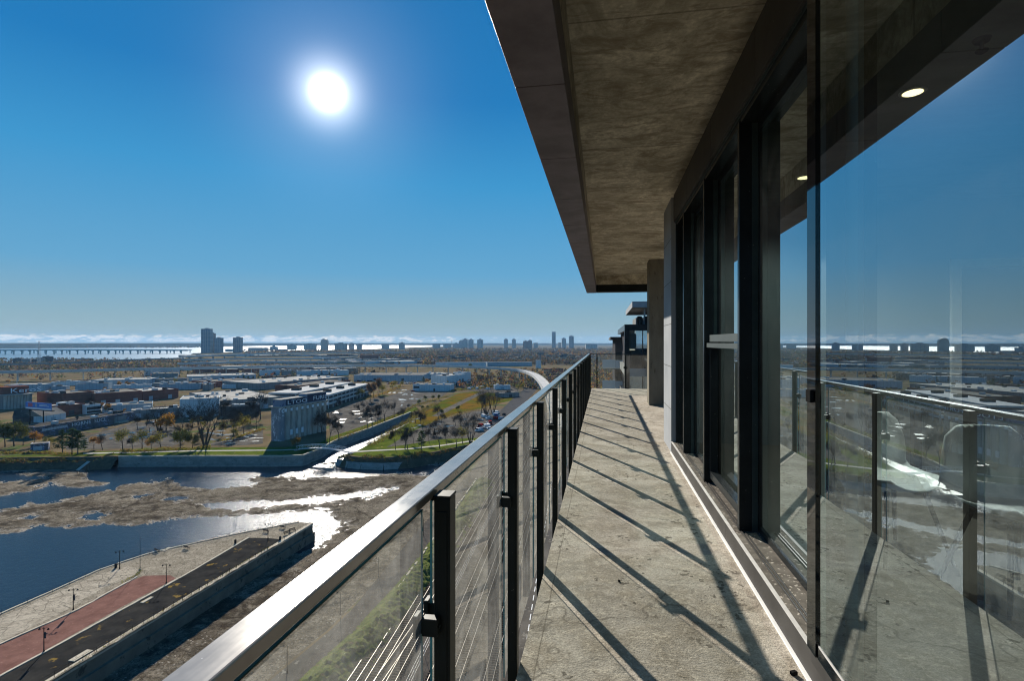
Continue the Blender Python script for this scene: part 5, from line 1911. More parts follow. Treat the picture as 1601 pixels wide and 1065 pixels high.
# ------------------------------------------------------------------ highways and bridges
def road_on_piers(name, label, cat, pts, width, thick, zpier, step, pw, par=1.0, skip=0, mt='deck', flare=False):
    t = thing(name, label, cat, tuple(pts[0]))
    d, p1, p2 = MB(), MB(), MB()
    nrm = []
    for i, p in enumerate(pts):
        a, c = pts[max(i - 1, 0)], pts[min(i + 1, len(pts) - 1)]
        v = (c - a)
        v.z = 0
        v.normalize()
        nrm.append(Vector((-v.y, v.x, 0)))
    k = Vector((0, 0, 1))
    for i in range(len(pts) - 1):
        a, c, na, nc = pts[i], pts[i + 1], nrm[i], nrm[i + 1]
        h = width / 2
        d.hexa([a - na * h - k * thick, c - nc * h - k * thick, c + nc * h - k * thick, a + na * h - k * thick, a - na * h, c - nc * h, c + nc * h, a + na * h])
        for s, m_ in ((-1, p1), (1, p2)):
            m_.hexa([a + na * s * h, c + nc * s * h, c + nc * s * (h - 0.35), a + na * s * (h - 0.35),
                     a + na * s * h + k * par, c + nc * s * h + k * par, c + nc * s * (h - 0.35) + k * par, a + na * s * (h - 0.35) + k * par])
    d.build('deck', M[mt], t)
    p1.build('parapet', M[mt], t)
    p2.build('parapet', M[mt], t)
    acc = step * 0.5
    cnt = 0
    for i in range(len(pts) - 1):
        a, c = pts[i], pts[i + 1]
        L = (c - a).length
        while acc < L and cnt < 98:
            q = a.lerp(c, acc / L)
            n_ = nrm[i]
            b = MB()
            b.obox(q, n_, Vector((-n_.y, n_.x, 0)), pw * 0.7, pw * 0.4, zpier, q.z - thick - 1.2, 0, -pw * 0.7, -pw * 0.4)
            e_ = width * (0.42 if not flare else 0.45)
            b.hexa([q - n_ * pw * 0.7 - Vector((0, 0, thick + 1.2 + (3 if flare else 0))) + n_.orthogonal() * 0, q + n_ * pw * 0.7 - k * (thick + 1.2 + (3 if flare else 0)),
                    q + n_ * pw * 0.7 - k * (thick + 1.2 + (3 if flare else 0)) + Vector((-n_.y, n_.x, 0)) * pw * 0.5, q - n_ * pw * 0.7 - k * (thick + 1.2 + (3 if flare else 0)) + Vector((-n_.y, n_.x, 0)) * pw * 0.5,
                    q - n_ * e_ - k * (thick + 0.01), q + n_ * e_ - k * (thick + 0.01), q + n_ * e_ - k * (thick + 0.01) + Vector((-n_.y, n_.x, 0)) * pw * 0.5, q - n_ * e_ - k * (thick + 0.01) + Vector((-n_.y, n_.x, 0)) * pw * 0.5])
            b.build('pier', M[mt], t)
            cnt += 1
            acc += step
        acc -= L
    return t


def smooth_pts(px, z, n=4):
    pts = [P(x, y, zz) for (x, y), zz in zip(px, z if isinstance(z, (list, tuple)) else [z] * len(px))]
    out = []
    for i in range(len(pts) - 1):
        p0, p1, p2, p3 = pts[max(i - 1, 0)], pts[i], pts[i + 1], pts[min(i + 2, len(pts) - 1)]
        for k in range(n):
            t = k / n
            out.append(0.5 * ((2 * p1) + (p2 - p0) * t + (2 * p0 - 5 * p1 + 4 * p2 - p3) * t * t + (3 * p1 - p0 - 3 * p2 + p3) * t ** 3))
    out.append(pts[-1])
    return out


road_on_piers('elevated_highway', 'long elevated highway on tall piers crossing the whole middle distance', 'highway',
              smooth_pts([(-120, 584), (0, 581), (91, 579.6), (200, 577), (300, 575.3), (400, 573.3), (500, 571.6), (600, 571.3), (640, 571.6)], 13.6), 13, 2.6, 0, 37, 1.6)
road_on_piers('curved_viaduct', 'curved rail viaduct on slim piers sweeping down towards the handrail', 'viaduct',
              smooth_pts([(641, 571.6), (700, 572.6), (750, 574.2), (785, 576.2), (808, 578.4), (824, 581.5), (836, 586.3), (845, 593), (852.5, 602.5), (860, 617), (868, 640), (874, 668)], [13.4, 13.2, 13, 12.8, 12.6, 12.4, 12.2, 12, 11.5, 10.5, 9, 7]), 9.5, 2.0, 0, 29, 1.4, 1.2)
road_on_piers('island_causeway', 'pale distant causeway below the condominium towers', 'causeway',
              smooth_pts([(286, 557.5), (340, 555.2), (400, 553), (470, 551.8), (540, 551.2), (640, 550.8)], 12), 26, 3.2, 0, 60, 3)
road_on_piers('low_viaduct', 'thin dark viaduct rising from the left edge below the river bridge', 'viaduct',
              smooth_pts([(-100, 572), (0, 569.6), (100, 567.2), (200, 562.8), (285, 560)], 9.5), 12, 2.2, 0, 66, 2, mt='wall_grey')
road_on_piers('arcaded_viaduct', 'viaduct with close set pale pillars in front of the causeway', 'viaduct',
              smooth_pts([(278, 568.2), (330, 567), (400, 565.8), (470, 565.4), (525, 565.6)], 11), 16, 2.8, 0, 9.5, 1.2)
road_on_piers('rear_viaduct', 'second pale viaduct just behind the arcaded viaduct', 'viaduct',
              smooth_pts([(284, 562.4), (340, 561.6), (400, 560.6), (505, 560.4)], 10), 18, 2.8, 0, 30, 1.6)
road_on_piers('river_bridge', 'long low river bridge on many flared piers at the far left', 'bridge',
              [PD(px, 2316 + (px - 100) * 0.6, z) for px, z in ((-120, 20.5), (-40, 20.5), (20, 20.4), (80, 20.3), (150, 20), (220, 18.6), (293, 16.5))], 26, 4.0, WZ, 29, 4.0, 1.5, flare=True)
road_on_piers('ice_bridge', 'second thinner bridge just behind the long river bridge', 'bridge',
              [PD(px, 2520 + (px - 100) * 0.6, z) for px, z in ((-120, 17.0), (20, 17.0), (150, 17), (250, 16.4), (300, 15))], 9, 2.2, WZ, 44, 3.5, 1.0)

# ------------------------------------------------------------------ masts
q = P(61, 571.5)
D = fdist(q)
t = thing('lattice_mast', 'tall white lattice pylon standing before the river at the left', 'pylon', tuple(q))
H = CZ - (533.4 - HY) * D / F
b = MB()
for sx, sy in ((-1, -1), (1, -1), (1, 1), (-1, 1)):
    b.tube(q + Vector((sx * 2.6, sy * 2.6, 0)), q + Vector((sx * 0.5, sy * 0.5, H)), 0.38, 0.22, 4)
for k in range(14):
    z0, z1 = H * k / 14, H * (k + 1) / 14
    w0, w1 = 2.6 - 2.1 * k / 14, 2.6 - 2.1 * (k + 1) / 14
    for sx in (-1, 1):
        b.tube(q + Vector((-w0, sx * w0, z0)), q + Vector((w1, sx * w1, z1)), 0.16, 0.16, 3)
        b.tube(q + Vector((sx * w0, -w0, z0)), q + Vector((sx * w1, w1, z1)), 0.16, 0.16, 3)
b.build('mast', M['wall_white'], t)
for z, l in ((0.62, 6.5), (0.74, 5), (0.86, 4)):
    MB().bar(q + Vector((-l, 0, H * z)), q + Vector((l, 0, H * z)), 0.5, 0.6).build('crossarm', M['wall_white'], t)
q = P(26.5, 601)
t = thing('floodlight_mast', 'thin white floodlight mast under the highway at the far left', 'mast', tuple(q))
MB().tube(q, q + Vector((0, 0, 15.5)), 0.35, 0.2, 6).build('pole', M['wall_white'], t)
MB().bar(q + Vector((-1.2, 0, 15.5)), q + Vector((1.2, 0, 15.5)), 0.5, 0.5).build('lamp_head', M['wall_white'], t)
# lift tower with a slanted top by the viaduct
q = P(837.5, 575.8)
t = thing('lift_tower', 'pale square tower with a slanted lattice top beside the curved viaduct', 'tower', tuple(q))
D = fdist(q)
s_ = D / F
hb, ht_ = CZ - (563.5 - HY) * s_, CZ - (554.6 - HY) * s_
MB().box(q.x, q.x + 7.5 * s_, q.y, q.y + 9, 0, hb).build('tower_wall', M['wall_white'], t)
b = MB()
c0, c1 = Vector((q.x, q.y, hb)), Vector((q.x + 7.5 * s_, q.y, hb))
for yy in (0, 9):
    k_ = Vector((0, yy, 0))
    b.tube(c0 + k_, c1 + k_ + Vector((0, 0, ht_ - hb)), 0.6, 0.6, 5)
    b.tube(c1 + k_, c1 + k_ + Vector((0, 0, ht_ - hb)), 0.6, 0.6, 5)
    for f in (0.35, 0.65, 0.85):
        b.tube(c0.lerp(c1, f) + k_, c0.lerp(c1, f) + k_ + Vector((0, 0, (ht_ - hb) * f)), 0.3, 0.3, 4)
b.build('slanted_lattice', M['wall_grey'], t)
# stacks of red timber / steel beside the viaduct
M['stack_red'] = mottled('rusty_red_stack', (0.30, 0.09, 0.055), (0.20, 0.075, 0.05), 0.4, 0.8)
M['stack_tan'] = mottled('tan_timber_stack', (0.30, 0.20, 0.11), (0.22, 0.15, 0.09), 0.4, 0.8)
rr = random.Random(21)
for i, (x, y) in enumerate(((850, 580.5), (860, 580), (869, 579.6), (850.5, 584), (858, 584), (867, 583.6), (853, 588), (861, 588), (869, 587.6), (857, 592.5), (865, 592), (861, 597))):
    q = P(x, y)
    l = rr.uniform(11, 15)
    st_ = MB().box(q.x, q.x + l, q.y, q.y + 5, 0, 4.4)
    for k in range(3):
        st_.box(q.x - 0.2, q.x + l + 0.2, q.y - 0.15, q.y + 5.15, 1.1 + 1.2 * k, 1.35 + 1.2 * k, 1)
    o = st_.build('steel_stack', [M['stack_red' if i < 6 and i != 3 else 'stack_tan'], M['wall_dark']], origin=tuple(q))
    o['group'] = 'stacked piles beside the viaduct'
    o['category'] = 'pile'
    o['label'] = ('rusty red pile stacked in the yard right of the viaduct curve' if i < 6 and i != 3 else 'tan pile stacked in the yard right of the viaduct curve')

# ------------------------------------------------------------------ far towers
def tower(px0, px1, ytop, D, mt, label, roofb=True, dome=False, ybase=None, cat='tower', name='apartment_block', cyl=False):
    a, c = PD(px0, D, 0), PD(px1, D, 0)
    H = CZ - (ytop - HY) * D / F
    u = (c - a)
    L = u.length
    u.normalize()
    w = Vector((-u.y, u.x, 0))
    t = thing(name, label, cat, tuple(a))
    dep = min(L, 26)
    e = [a, c, c + w * dep, a + w * dep]
    b = MB()
    if dome:
        b.obox(a, u, w, L, dep, 0, H - L * 0.5)
        b.build('wall', M[mt], t)
        b = MB()
        n = 20
        for side in (0, dep):
            b.add([a + w * side + u * (L / 2 - L / 2 * math.cos(math.pi * k / n)) + Vector((0, 0, H - L * 0.5 + L * 0.5 * math.sin(math.pi * k / n))) for k in range(n + 1)], [tuple(range(n + 1))])
        for k in range(n):
            p0 = a + u * (L / 2 - L / 2 * math.cos(math.pi * k / n)) + Vector((0, 0, H - L * 0.5 + L * 0.5 * math.sin(math.pi * k / n)))
            p1 = a + u * (L / 2 - L / 2 * math.cos(math.pi * (k + 1) / n)) + Vector((0, 0, H - L * 0.5 + L * 0.5 * math.sin(math.pi * (k + 1) / n)))
            b.add([p0, p1, p1 + w * dep, p0 + w * dep], [(0, 1, 2, 3)])
        b.build('roof', M[mt], t)
        return t
    b.obox(a, u, w, L, dep, 0, H)
    b.build('wall', M[mt], t)
    MB().obox(a, u, w, L + 0.3, dep + 0.3, H + 0.01, H + 1.2, 0, -0.3, -0.3).build('roof', M['roof_grey'], t)
    if roofb:
        MB().obox(a, u, w, L * 0.68, dep * 0.7, H + 1.21, H + 1.21 + max(3.5, 1.3 * D / F), 0, L * 0.32, dep * 0.3).build('roof_plant', M['wall_grey'], t)
    for k in range(1, 4):
        MB().obox(a, u, w, L * k / 4 + L * 0.02, 0.0, 4, H - 3, 0, L * k / 4 - L * 0.02, -0.7).build('pier_strip', M['wall_grey'], t)
    return t


TW = [
    (314.2, 328.0, 513.4, 2600, 'tower_glass', 'tallest of the dark condominium towers, leftmost of the cluster', 1),
    (328.9, 334.4, 520.5, 2640, 'tower_brown', 'slim condominium tower squeezed in the middle of the cluster', 1),
    (335.3, 345.0, 527.6, 2610, 'tower_glass', 'shortest condominium tower on the right of the cluster', 1),
    (364.2, 375.8, 527.0, 2700, 'tower_glass', 'lone condominium tower standing right of the cluster', 1),
    (352, 363, 546.2, 2900, 'tower_grey', 'low grey block left of the lone condominium tower', 0),
    (388, 417, 544.0, 3100, 'tower_grey', 'long low grey block on the shore right of the lone tower', 0),
    (421.5, 432, 541.0, 3500, 'tower_grey', 'small grey block left of the first bright gap of water', 1),
    (430, 447.5, 546.0, 3200, 'tower_grey', 'low wide block in front of the first bright gap of water', 0),
    (448.5, 462, 538.4, 3600, 'tower_tan', 'brownish slab between the first two bright gaps of water', 1),
    (474.5, 493.5, 537.0, 3600, 'tower_tan', 'wide brown slab left of the round topped building', 1),
    (501.2, 511.8, 529.6, 3600, 'tower_tan', 'round topped building between two bright gaps of water', 9),
    (522.5, 541.3, 536.2, 3600, 'tower_tan', 'wide brown slab right of the round topped building', 1),
    (545.0, 552.2, 536.4, 3650, 'tower_grey', 'narrow grey block right of the wide brown slabs', 1),
    (556.8, 564.6, 538.0, 3700, 'tower_grey', 'small grey block left of the widest bright gap of water', 1),
    (596.0, 608.0, 538.6, 4000, 'tower_grey', 'low block closing the widest bright gap of water', 0),
    (623.4, 632.0, 535.4, 3800, 'tower_grey', 'pale tower alone at the right end of the bright water', 1),
    (676.0, 688.0, 537.6, 4400, 'tower_grey', 'long low block left of the group of stepped towers', 0),
    (693.0, 705.0, 538.0, 4400, 'tower_grey', 'second long low block left of the stepped towers', 0),
    (707.5, 718.0, 536.5, 4500, 'tower_grey', 'lowest building at the foot of the stepped towers', 1),
    (717.5, 723.5, 532.0, 4500, 'tower_grey', 'first and lowest of the stepped towers', 1),
    (723.0, 731.2, 529.4, 4500, 'tower_grey', 'tallest of the stepped towers', 1),
    (732.2, 740.2, 530.2, 4500, 'tower_grey', 'tower right of the tallest stepped tower', 1),
    (746.0, 755.2, 530.2, 4500, 'tower_grey', 'rightmost of the four stepped towers, standing apart', 1),
    (788.0, 794.0, 529.6, 4600, 'tower_grey', 'left one of the two slim twin towers', 1),
    (800.5, 806.5, 529.6, 4600, 'tower_grey', 'right one of the two slim twin towers', 1),
    (817.8, 826.0, 532.6, 3900, 'tower_brown', 'left half of the broad brown tower block', 1),
    (825.2, 832.0, 531.6, 3900, 'tower_brown', 'higher right half of the broad brown tower block', 1),
    (834.0, 841.0, 536.4, 4600, 'tower_grey', 'low block beside the broad brown tower block', 0),
    (863.0, 868.8, 519.2, 4700, 'tower_glass', 'tallest slim tower near the end of the balcony rail', 0),
    (872.6, 877.6, 536.0, 4700, 'tower_grey', 'low block between the tallest slim tower and its neighbour', 0),
    (878.2, 885.0, 528.4, 4600, 'tower_grey', 'grey tower between the tallest slim tower and the glass tower', 1),
    (889.8, 897.2, 524.6, 4600, 'tower_glass', 'glass tower nearest to the balcony roof edge', 1),
    (916.0, 934.0, 538.5, 3900, 'tower_grey', 'wide pale institution building just above the far end of the rail', 0),
]
for (p0_, p1_, yt, D, mt, lb, rb) in TW:
    tower(p0_, p1_, yt + (1.2 if rb == 1 else 0), D, mt, lb, rb == 1, rb == 9, name='apartment_block' if yt > 534 else 'condominium_tower')
q = PD(706.5, 5000, 0)
t = thing('smoke_stack', 'thin smoking chimney stack on the horizon left of the stepped towers', 'chimney', tuple(q))
MB().tube(q, q + Vector((0, 0, 72)), 3.2, 2.4, 8).build('stack', M['wall_grey'], t)

# shore buildings at the left below the river bridge
for i, (x0_, x1_, y0_, y1_, lb) in enumerate(((20, 33, 568.5, 560.5, 'dark shed on the river shore left of the pylon'), (33.5, 47, 568.5, 561.8, 'low works on the shore just left of the pylon'), (47, 58, 568, 562.4, 'low white roofed works right behind the pylon'), (63, 71, 567.5, 559.8, 'dark square works right of the pylon'),
                                               (78, 83.5, 566.5, 557.6, 'small pale silo house on the shore right of the pylon'), (84, 108, 566, 562.6, 'long low shed on the shore under the bridge'), (118, 140, 564.5, 561.4, 'long thin shed at the shore under the middle of the bridge'))):
    bldg('shore_works', lb, 'works', (x0_, y0_), (x1_, y0_ - 0.2), 25, hr(y0_, y1_), 'wall_dark' if i % 2 == 0 else 'wall_grey', 'roof_white' if i in (2, 5) else 'roof_grey', 2, 0, seed=90 + i)

# ------------------------------------------------------------------ the neighbouring tower beyond the balcony end
nx0, nY = 2.30, 61.0
t = thing('neighbour_tower', 'neighbouring apartment tower with black framed glazing and a pale roof canopy', 'building', (nx0, nY, 0))
MB().box(nx0 + 0.5, nx0 + 24, nY + 0.7, nY + 30, 0, CZ + 1.2).build('wall', M['wall_dark'], t)
MB().box(nx0, nx0 + 24, nY, nY + 30, CZ + 1.25, CZ + 1.95).build('roof', M['frame'], t)
for k in range(9):
    z = CZ - 3.0 - k * 3.6
    MB().box(nx0 + 0.05, nx0 + 24, nY + 0.05, nY + 30, z - 0.9, z).build('floor_band', M['wall_grey'], t)
for x in (0.0, 3.6, 7.0, 10.4):
    MB().box(nx0 + x, nx0 + x + 0.55, nY - 0.02, nY + 0.6, 0, CZ + 1.24).build('frame_column', M['frame'], t)
for k in range(9):
    zt = CZ + 1.24 if k == 0 else CZ - 3.0 - (k - 1) * 3.6 - 0.9
    zb = CZ - 3.0 - k * 3.6
    for x in (0.56, 4.16, 7.56):
        wd = MB().box(nx0 + x, nx0 + x + 3.0, nY + 0.3, nY + 0.36, zb + 0.01, zt).build('window', M['window_glass'], t)
        MB().box(nx0 + x + 1.4, nx0 + x + 1.5, nY + 0.22, nY + 0.299, zb + 0.01, zt).build('window_bar', M['frame'], wd)
        if k < 6:
            MB().box(nx0 + x + 0.15 + 0.2 * (k % 3), nx0 + x + 1.3 + 0.5 * ((k + int(x)) % 3), nY + 0.42, nY + 0.5, zb + 0.1, zt - 0.2).build('curtain', M['cladding'], wd)
MB().box(nx0 + 1.0, nx0 + 20, nY + 3, nY + 22, CZ + 4.05, CZ + 4.75).build('roof_canopy', M['cladding'], t)
for x in (2.4, 3.3, 6.2):
    MB().box(nx0 + x, nx0 + x + (0.18 if x < 4 else 0.75), nY + 4, nY + 4.5, CZ + 1.96, CZ + 4.04).build('canopy_post', M['cladding'], t)
MB().box(nx0 + 1.5, nx0 + 5.4, nY + 4.6, nY + 12, CZ + 1.955, CZ + 2.9).build('roof_plant', M['wall_grey'], t)
for s_ in range(2):
    MB().lathe((nx0 + 1.9 + s_ * 0.9, nY + 4.0, CZ + 1.955), [(0.3, 0), (0.34, 0.5), (0.3, 1.0), (0.2, 1.1)], 10).build('roof_fan', M['iron'], t)
t2 = thing('balcony_tower', 'farther dark apartment tower with pale glass balconies beside the street', 'building', (1.9, 84, 0))
MB().box(1.75, 24, 84, 110, 0, CZ + 0.3).build('wall', M['wall_dark'], t2)
MB().box(1.0, 24, 83.5, 110, CZ + 0.31, CZ + 0.75).build('roof', M['riser'], t2)
for k in range(8):
    z = CZ - 2.7 - k * 3.15
    MB().box(-0.2 if k < 3 else -1.3, 1.74, 82, 90, z - 1.5, z - 1.3).build('balcony_slab', M['coping'], t2)
    MB().box(-0.2 if k < 3 else -1.3, 1.74, 82, 82.06, z - 1.29, z).build('balcony_front', M['pale_panel'], t2)
    MB().box(1.9, 4.6, 83.9, 83.97, z - 0.9, z + 1.0).build('window', M['dark_glass'], t2)
    MB().box(1.76, 5.0, 82, 83.9, z - 1.5, z - 1.3).build('balcony_slab', M['coping'], t2)
    MB().box(1.76, 5.0, 82, 82.06, z - 1.29, z - 0.1).build('balcony_front', M['wall_white'], t2)
# the street beside them
MB().sheet([P(922, 625), P(943, 625), P(940.5, 552), P(937.5, 552)], 0.06).build('street', M['asphalt'], kind='structure')

# ------------------------------------------------------------------ trees
def grow(mb, p, d, L, r, depth, rnd, ends, spread, ratio, up=0.15, sides=5):
    nseg = 2
    for _ in range(nseg):
        d2 = (d + Vector((rnd.uniform(-0.12, 0.12), rnd.uniform(-0.12, 0.12), rnd.uniform(0, 0.1)))).normalized()
        q = p + d2 * L / nseg
        mb.tube(p, q, r, r * 0.8, sides if depth > 2 else 3, cap=False)
        p, d, r = q, d2, r * 0.8
    if depth == 0:
        ends.append((p, d))
        return
    if depth <= 2:
        ends.append((p, d))
    n = rnd.choice((3, 3, 4)) if depth > 1 else 3
    ax = d.orthogonal().normalized()
    a0 = rnd.uniform(0, 6.28)
    for k in range(n):
        ang = a0 + k * 6.283 / n + rnd.uniform(-0.5, 0.5)
        side = Matrix.Rotation(ang, 3, d) @ ax
        sp = spread * (rnd.uniform(0.1, 0.35) if k == 0 else rnd.uniform(0.75, 1.35))
        nd = (d * math.cos(sp) + side * math.sin(sp) + Vector((0, 0, up))).normalized()
        grow(mb, p, nd, L * ratio * (rnd.uniform(1.0, 1.2) if k == 0 else rnd.uniform(0.65, 1.0)), r * (0.78 if k == 0 else 0.52), depth - 1, rnd, ends, spread, ratio, up, sides)


def tree_proto(kind, seed):
    """a tree about ten metres tall standing at the origin"""
    rnd = random.Random(seed)
    t = thing({'bare': 'bare_tree', 'big': 'bare_tree', 'sparse': 'autumn_tree', 'orange': 'autumn_tree', 'leafy': 'leafy_tree', 'pine': 'pine_tree', 'thin': 'bare_tree', 'poplar': 'autumn_tree'}[kind], 'x', 'tree', (0, 0, 0))
    tr, cr_ = MB(), MB()
    ends = []
    if kind == 'pine':
        tr.tube((0, 0, 0), (0.1, 0, 5), 0.20, 0.14, 7)
        tr.tube((0.1, 0, 5), (0, 0, 9.6), 0.14, 0.04, 6)
        for i in range(46):
            z = 2.6 + 7.1 * (i / 46) + rnd.uniform(-0.2, 0.2)
            rad = (3.1 * math.sin(min(1, (10.2 - z) / 6.0) * 1.5) + 0.2) * rnd.uniform(0.55, 1.1)
            a = rnd.uniform(0, 6.28)
            e = Vector((math.cos(a) * rad, math.sin(a) * rad, z + rnd.uniform(-0.2, 0.35)))
            tr.tube((0, 0, z), e, 0.05, 0.02, 3, cap=False)
            for k in range(34):
                f = rnd.random() ** 0.6
                c = Vector((0, 0, z)).lerp(e, f) + Vector((rnd.gauss(0, 0.32), rnd.gauss(0, 0.32), rnd.gauss(0.06, 0.16)))
                s = rnd.uniform(0.14, 0.34)
                u = Vector((rnd.gauss(0, 1), rnd.gauss(0, 1), rnd.gauss(0.4, 0.5))).normalized() * s
                w = u.orthogonal().normalized() * s * 0.55
                cr_.add([c - u, c + w, c + u, c - w], [(0, 1, 2, 3)])
    else:
        if kind == 'big':
            for k in range(5):
                a = k * 1.26 + rnd.uniform(-0.3, 0.3)
                d = Vector((math.cos(a) * 0.26, math.sin(a) * 0.26, 1)).normalized()
                grow(tr, Vector((math.cos(a) * 0.25, math.sin(a) * 0.25, 0)), d, 2.5, 0.16, 3, rnd, ends, 0.46, 0.80, 0.06, 5)
        elif kind == 'thin':
            grow(tr, Vector((0, 0, 0)), Vector((0, 0, 1)), 2.4, 0.13, 4, rnd, ends, 0.48, 0.76, 0.14, 5)
        elif kind == 'poplar':
            grow(tr, Vector((0, 0, 0)), Vector((0, 0, 1)), 2.6, 0.16, 4, rnd, ends, 0.40, 0.76, 0.22, 5)
        else:
            grow(tr, Vector((0, 0, 0)), Vector((rnd.uniform(-0.05, 0.05), 0, 1)), 2.0, 0.19, 4, rnd, ends, 0.62, 0.78, 0.06, 5)
        for p, d in ends:                                   # fine twigs
            for _ in range(4 if kind in ('bare', 'thin') else 2):
                e = p + (d + Vector((rnd.gauss(0, 0.5), rnd.gauss(0, 0.5), rnd.gauss(0.1, 0.4)))).normalized() * rnd.uniform(0.6, 1.4)
                cr_.tube(p, e, 0.024, 0.009, 3, cap=False)
        nl = {'bare': 0, 'big': 0, 'thin': 0, 'sparse': 5, 'orange': 13, 'leafy': 15, 'poplar': 12}[kind]
        for p, d in ends:
            for _ in range(nl):
                c = p + Vector((rnd.gauss(0, 0.42), rnd.gauss(0, 0.42), rnd.gauss(0, 0.38)))
                s = rnd.uniform(0.10, 0.24)
                u = Vector((rnd.gauss(0, 1), rnd.gauss(0, 1), rnd.gauss(0, 0.8))).normalized() * s
                w = u.orthogonal().normalized() * s * 0.7
                cr_.add([c - u, c + w, c + u, c - w], [(0, 1, 2, 3)], 1)
    top = max(v[2] for v in tr.v + cr_.v)
    k = 10.0 / top
    for m_ in (tr, cr_):
        m_.v = [(x * k, y * k, z * k) for x, y, z in m_.v]
    lm = {'sparse': 'leaf_yellow', 'orange': 'leaf_orange', 'leafy': 'leaf_green', 'pine': 'needle', 'poplar': 'leaf_rust'}.get(kind, 'bark_dark')
    tr.build('trunk', M['bark'], t)
    cr_.build('crown', [M['needle'], M['needle']] if kind == 'pine' else [M['bark_dark'], M[lm]], t)
    return t


PROTO = {}
for kind, n in (('bare', 3), ('big', 2), ('thin', 2), ('sparse', 3), ('orange', 2), ('leafy', 2), ('pine', 2), ('poplar', 1)):
    PROTO[kind] = [tree_proto(kind, 100 + 17 * i + len(kind) * 31) for i in range(n)]
used_proto = set()
trr = random.Random(77)


def tree(kind, px, py, hpx, label, group=None):
    q = P(px, py)
    D = fdist(q)
    s = hpx * D / F / 10.0
    i = trr.randrange(len(PROTO[kind]))
    o = PROTO[kind][i]
    if (kind, i) in used_proto:
        o = dup(o, (0, 0, 0))
    used_proto.add((kind, i))
    o.location = q
    o.rotation_euler = (0, 0, trr.uniform(0, 6.28))
    k = trr.uniform(0.9, 1.12)
    o.scale = (s * k, s * k, s)
    o['label'] = label
    if group:
        o['group'] = group
    elif 'group' in o:
        del o['group']
    return o


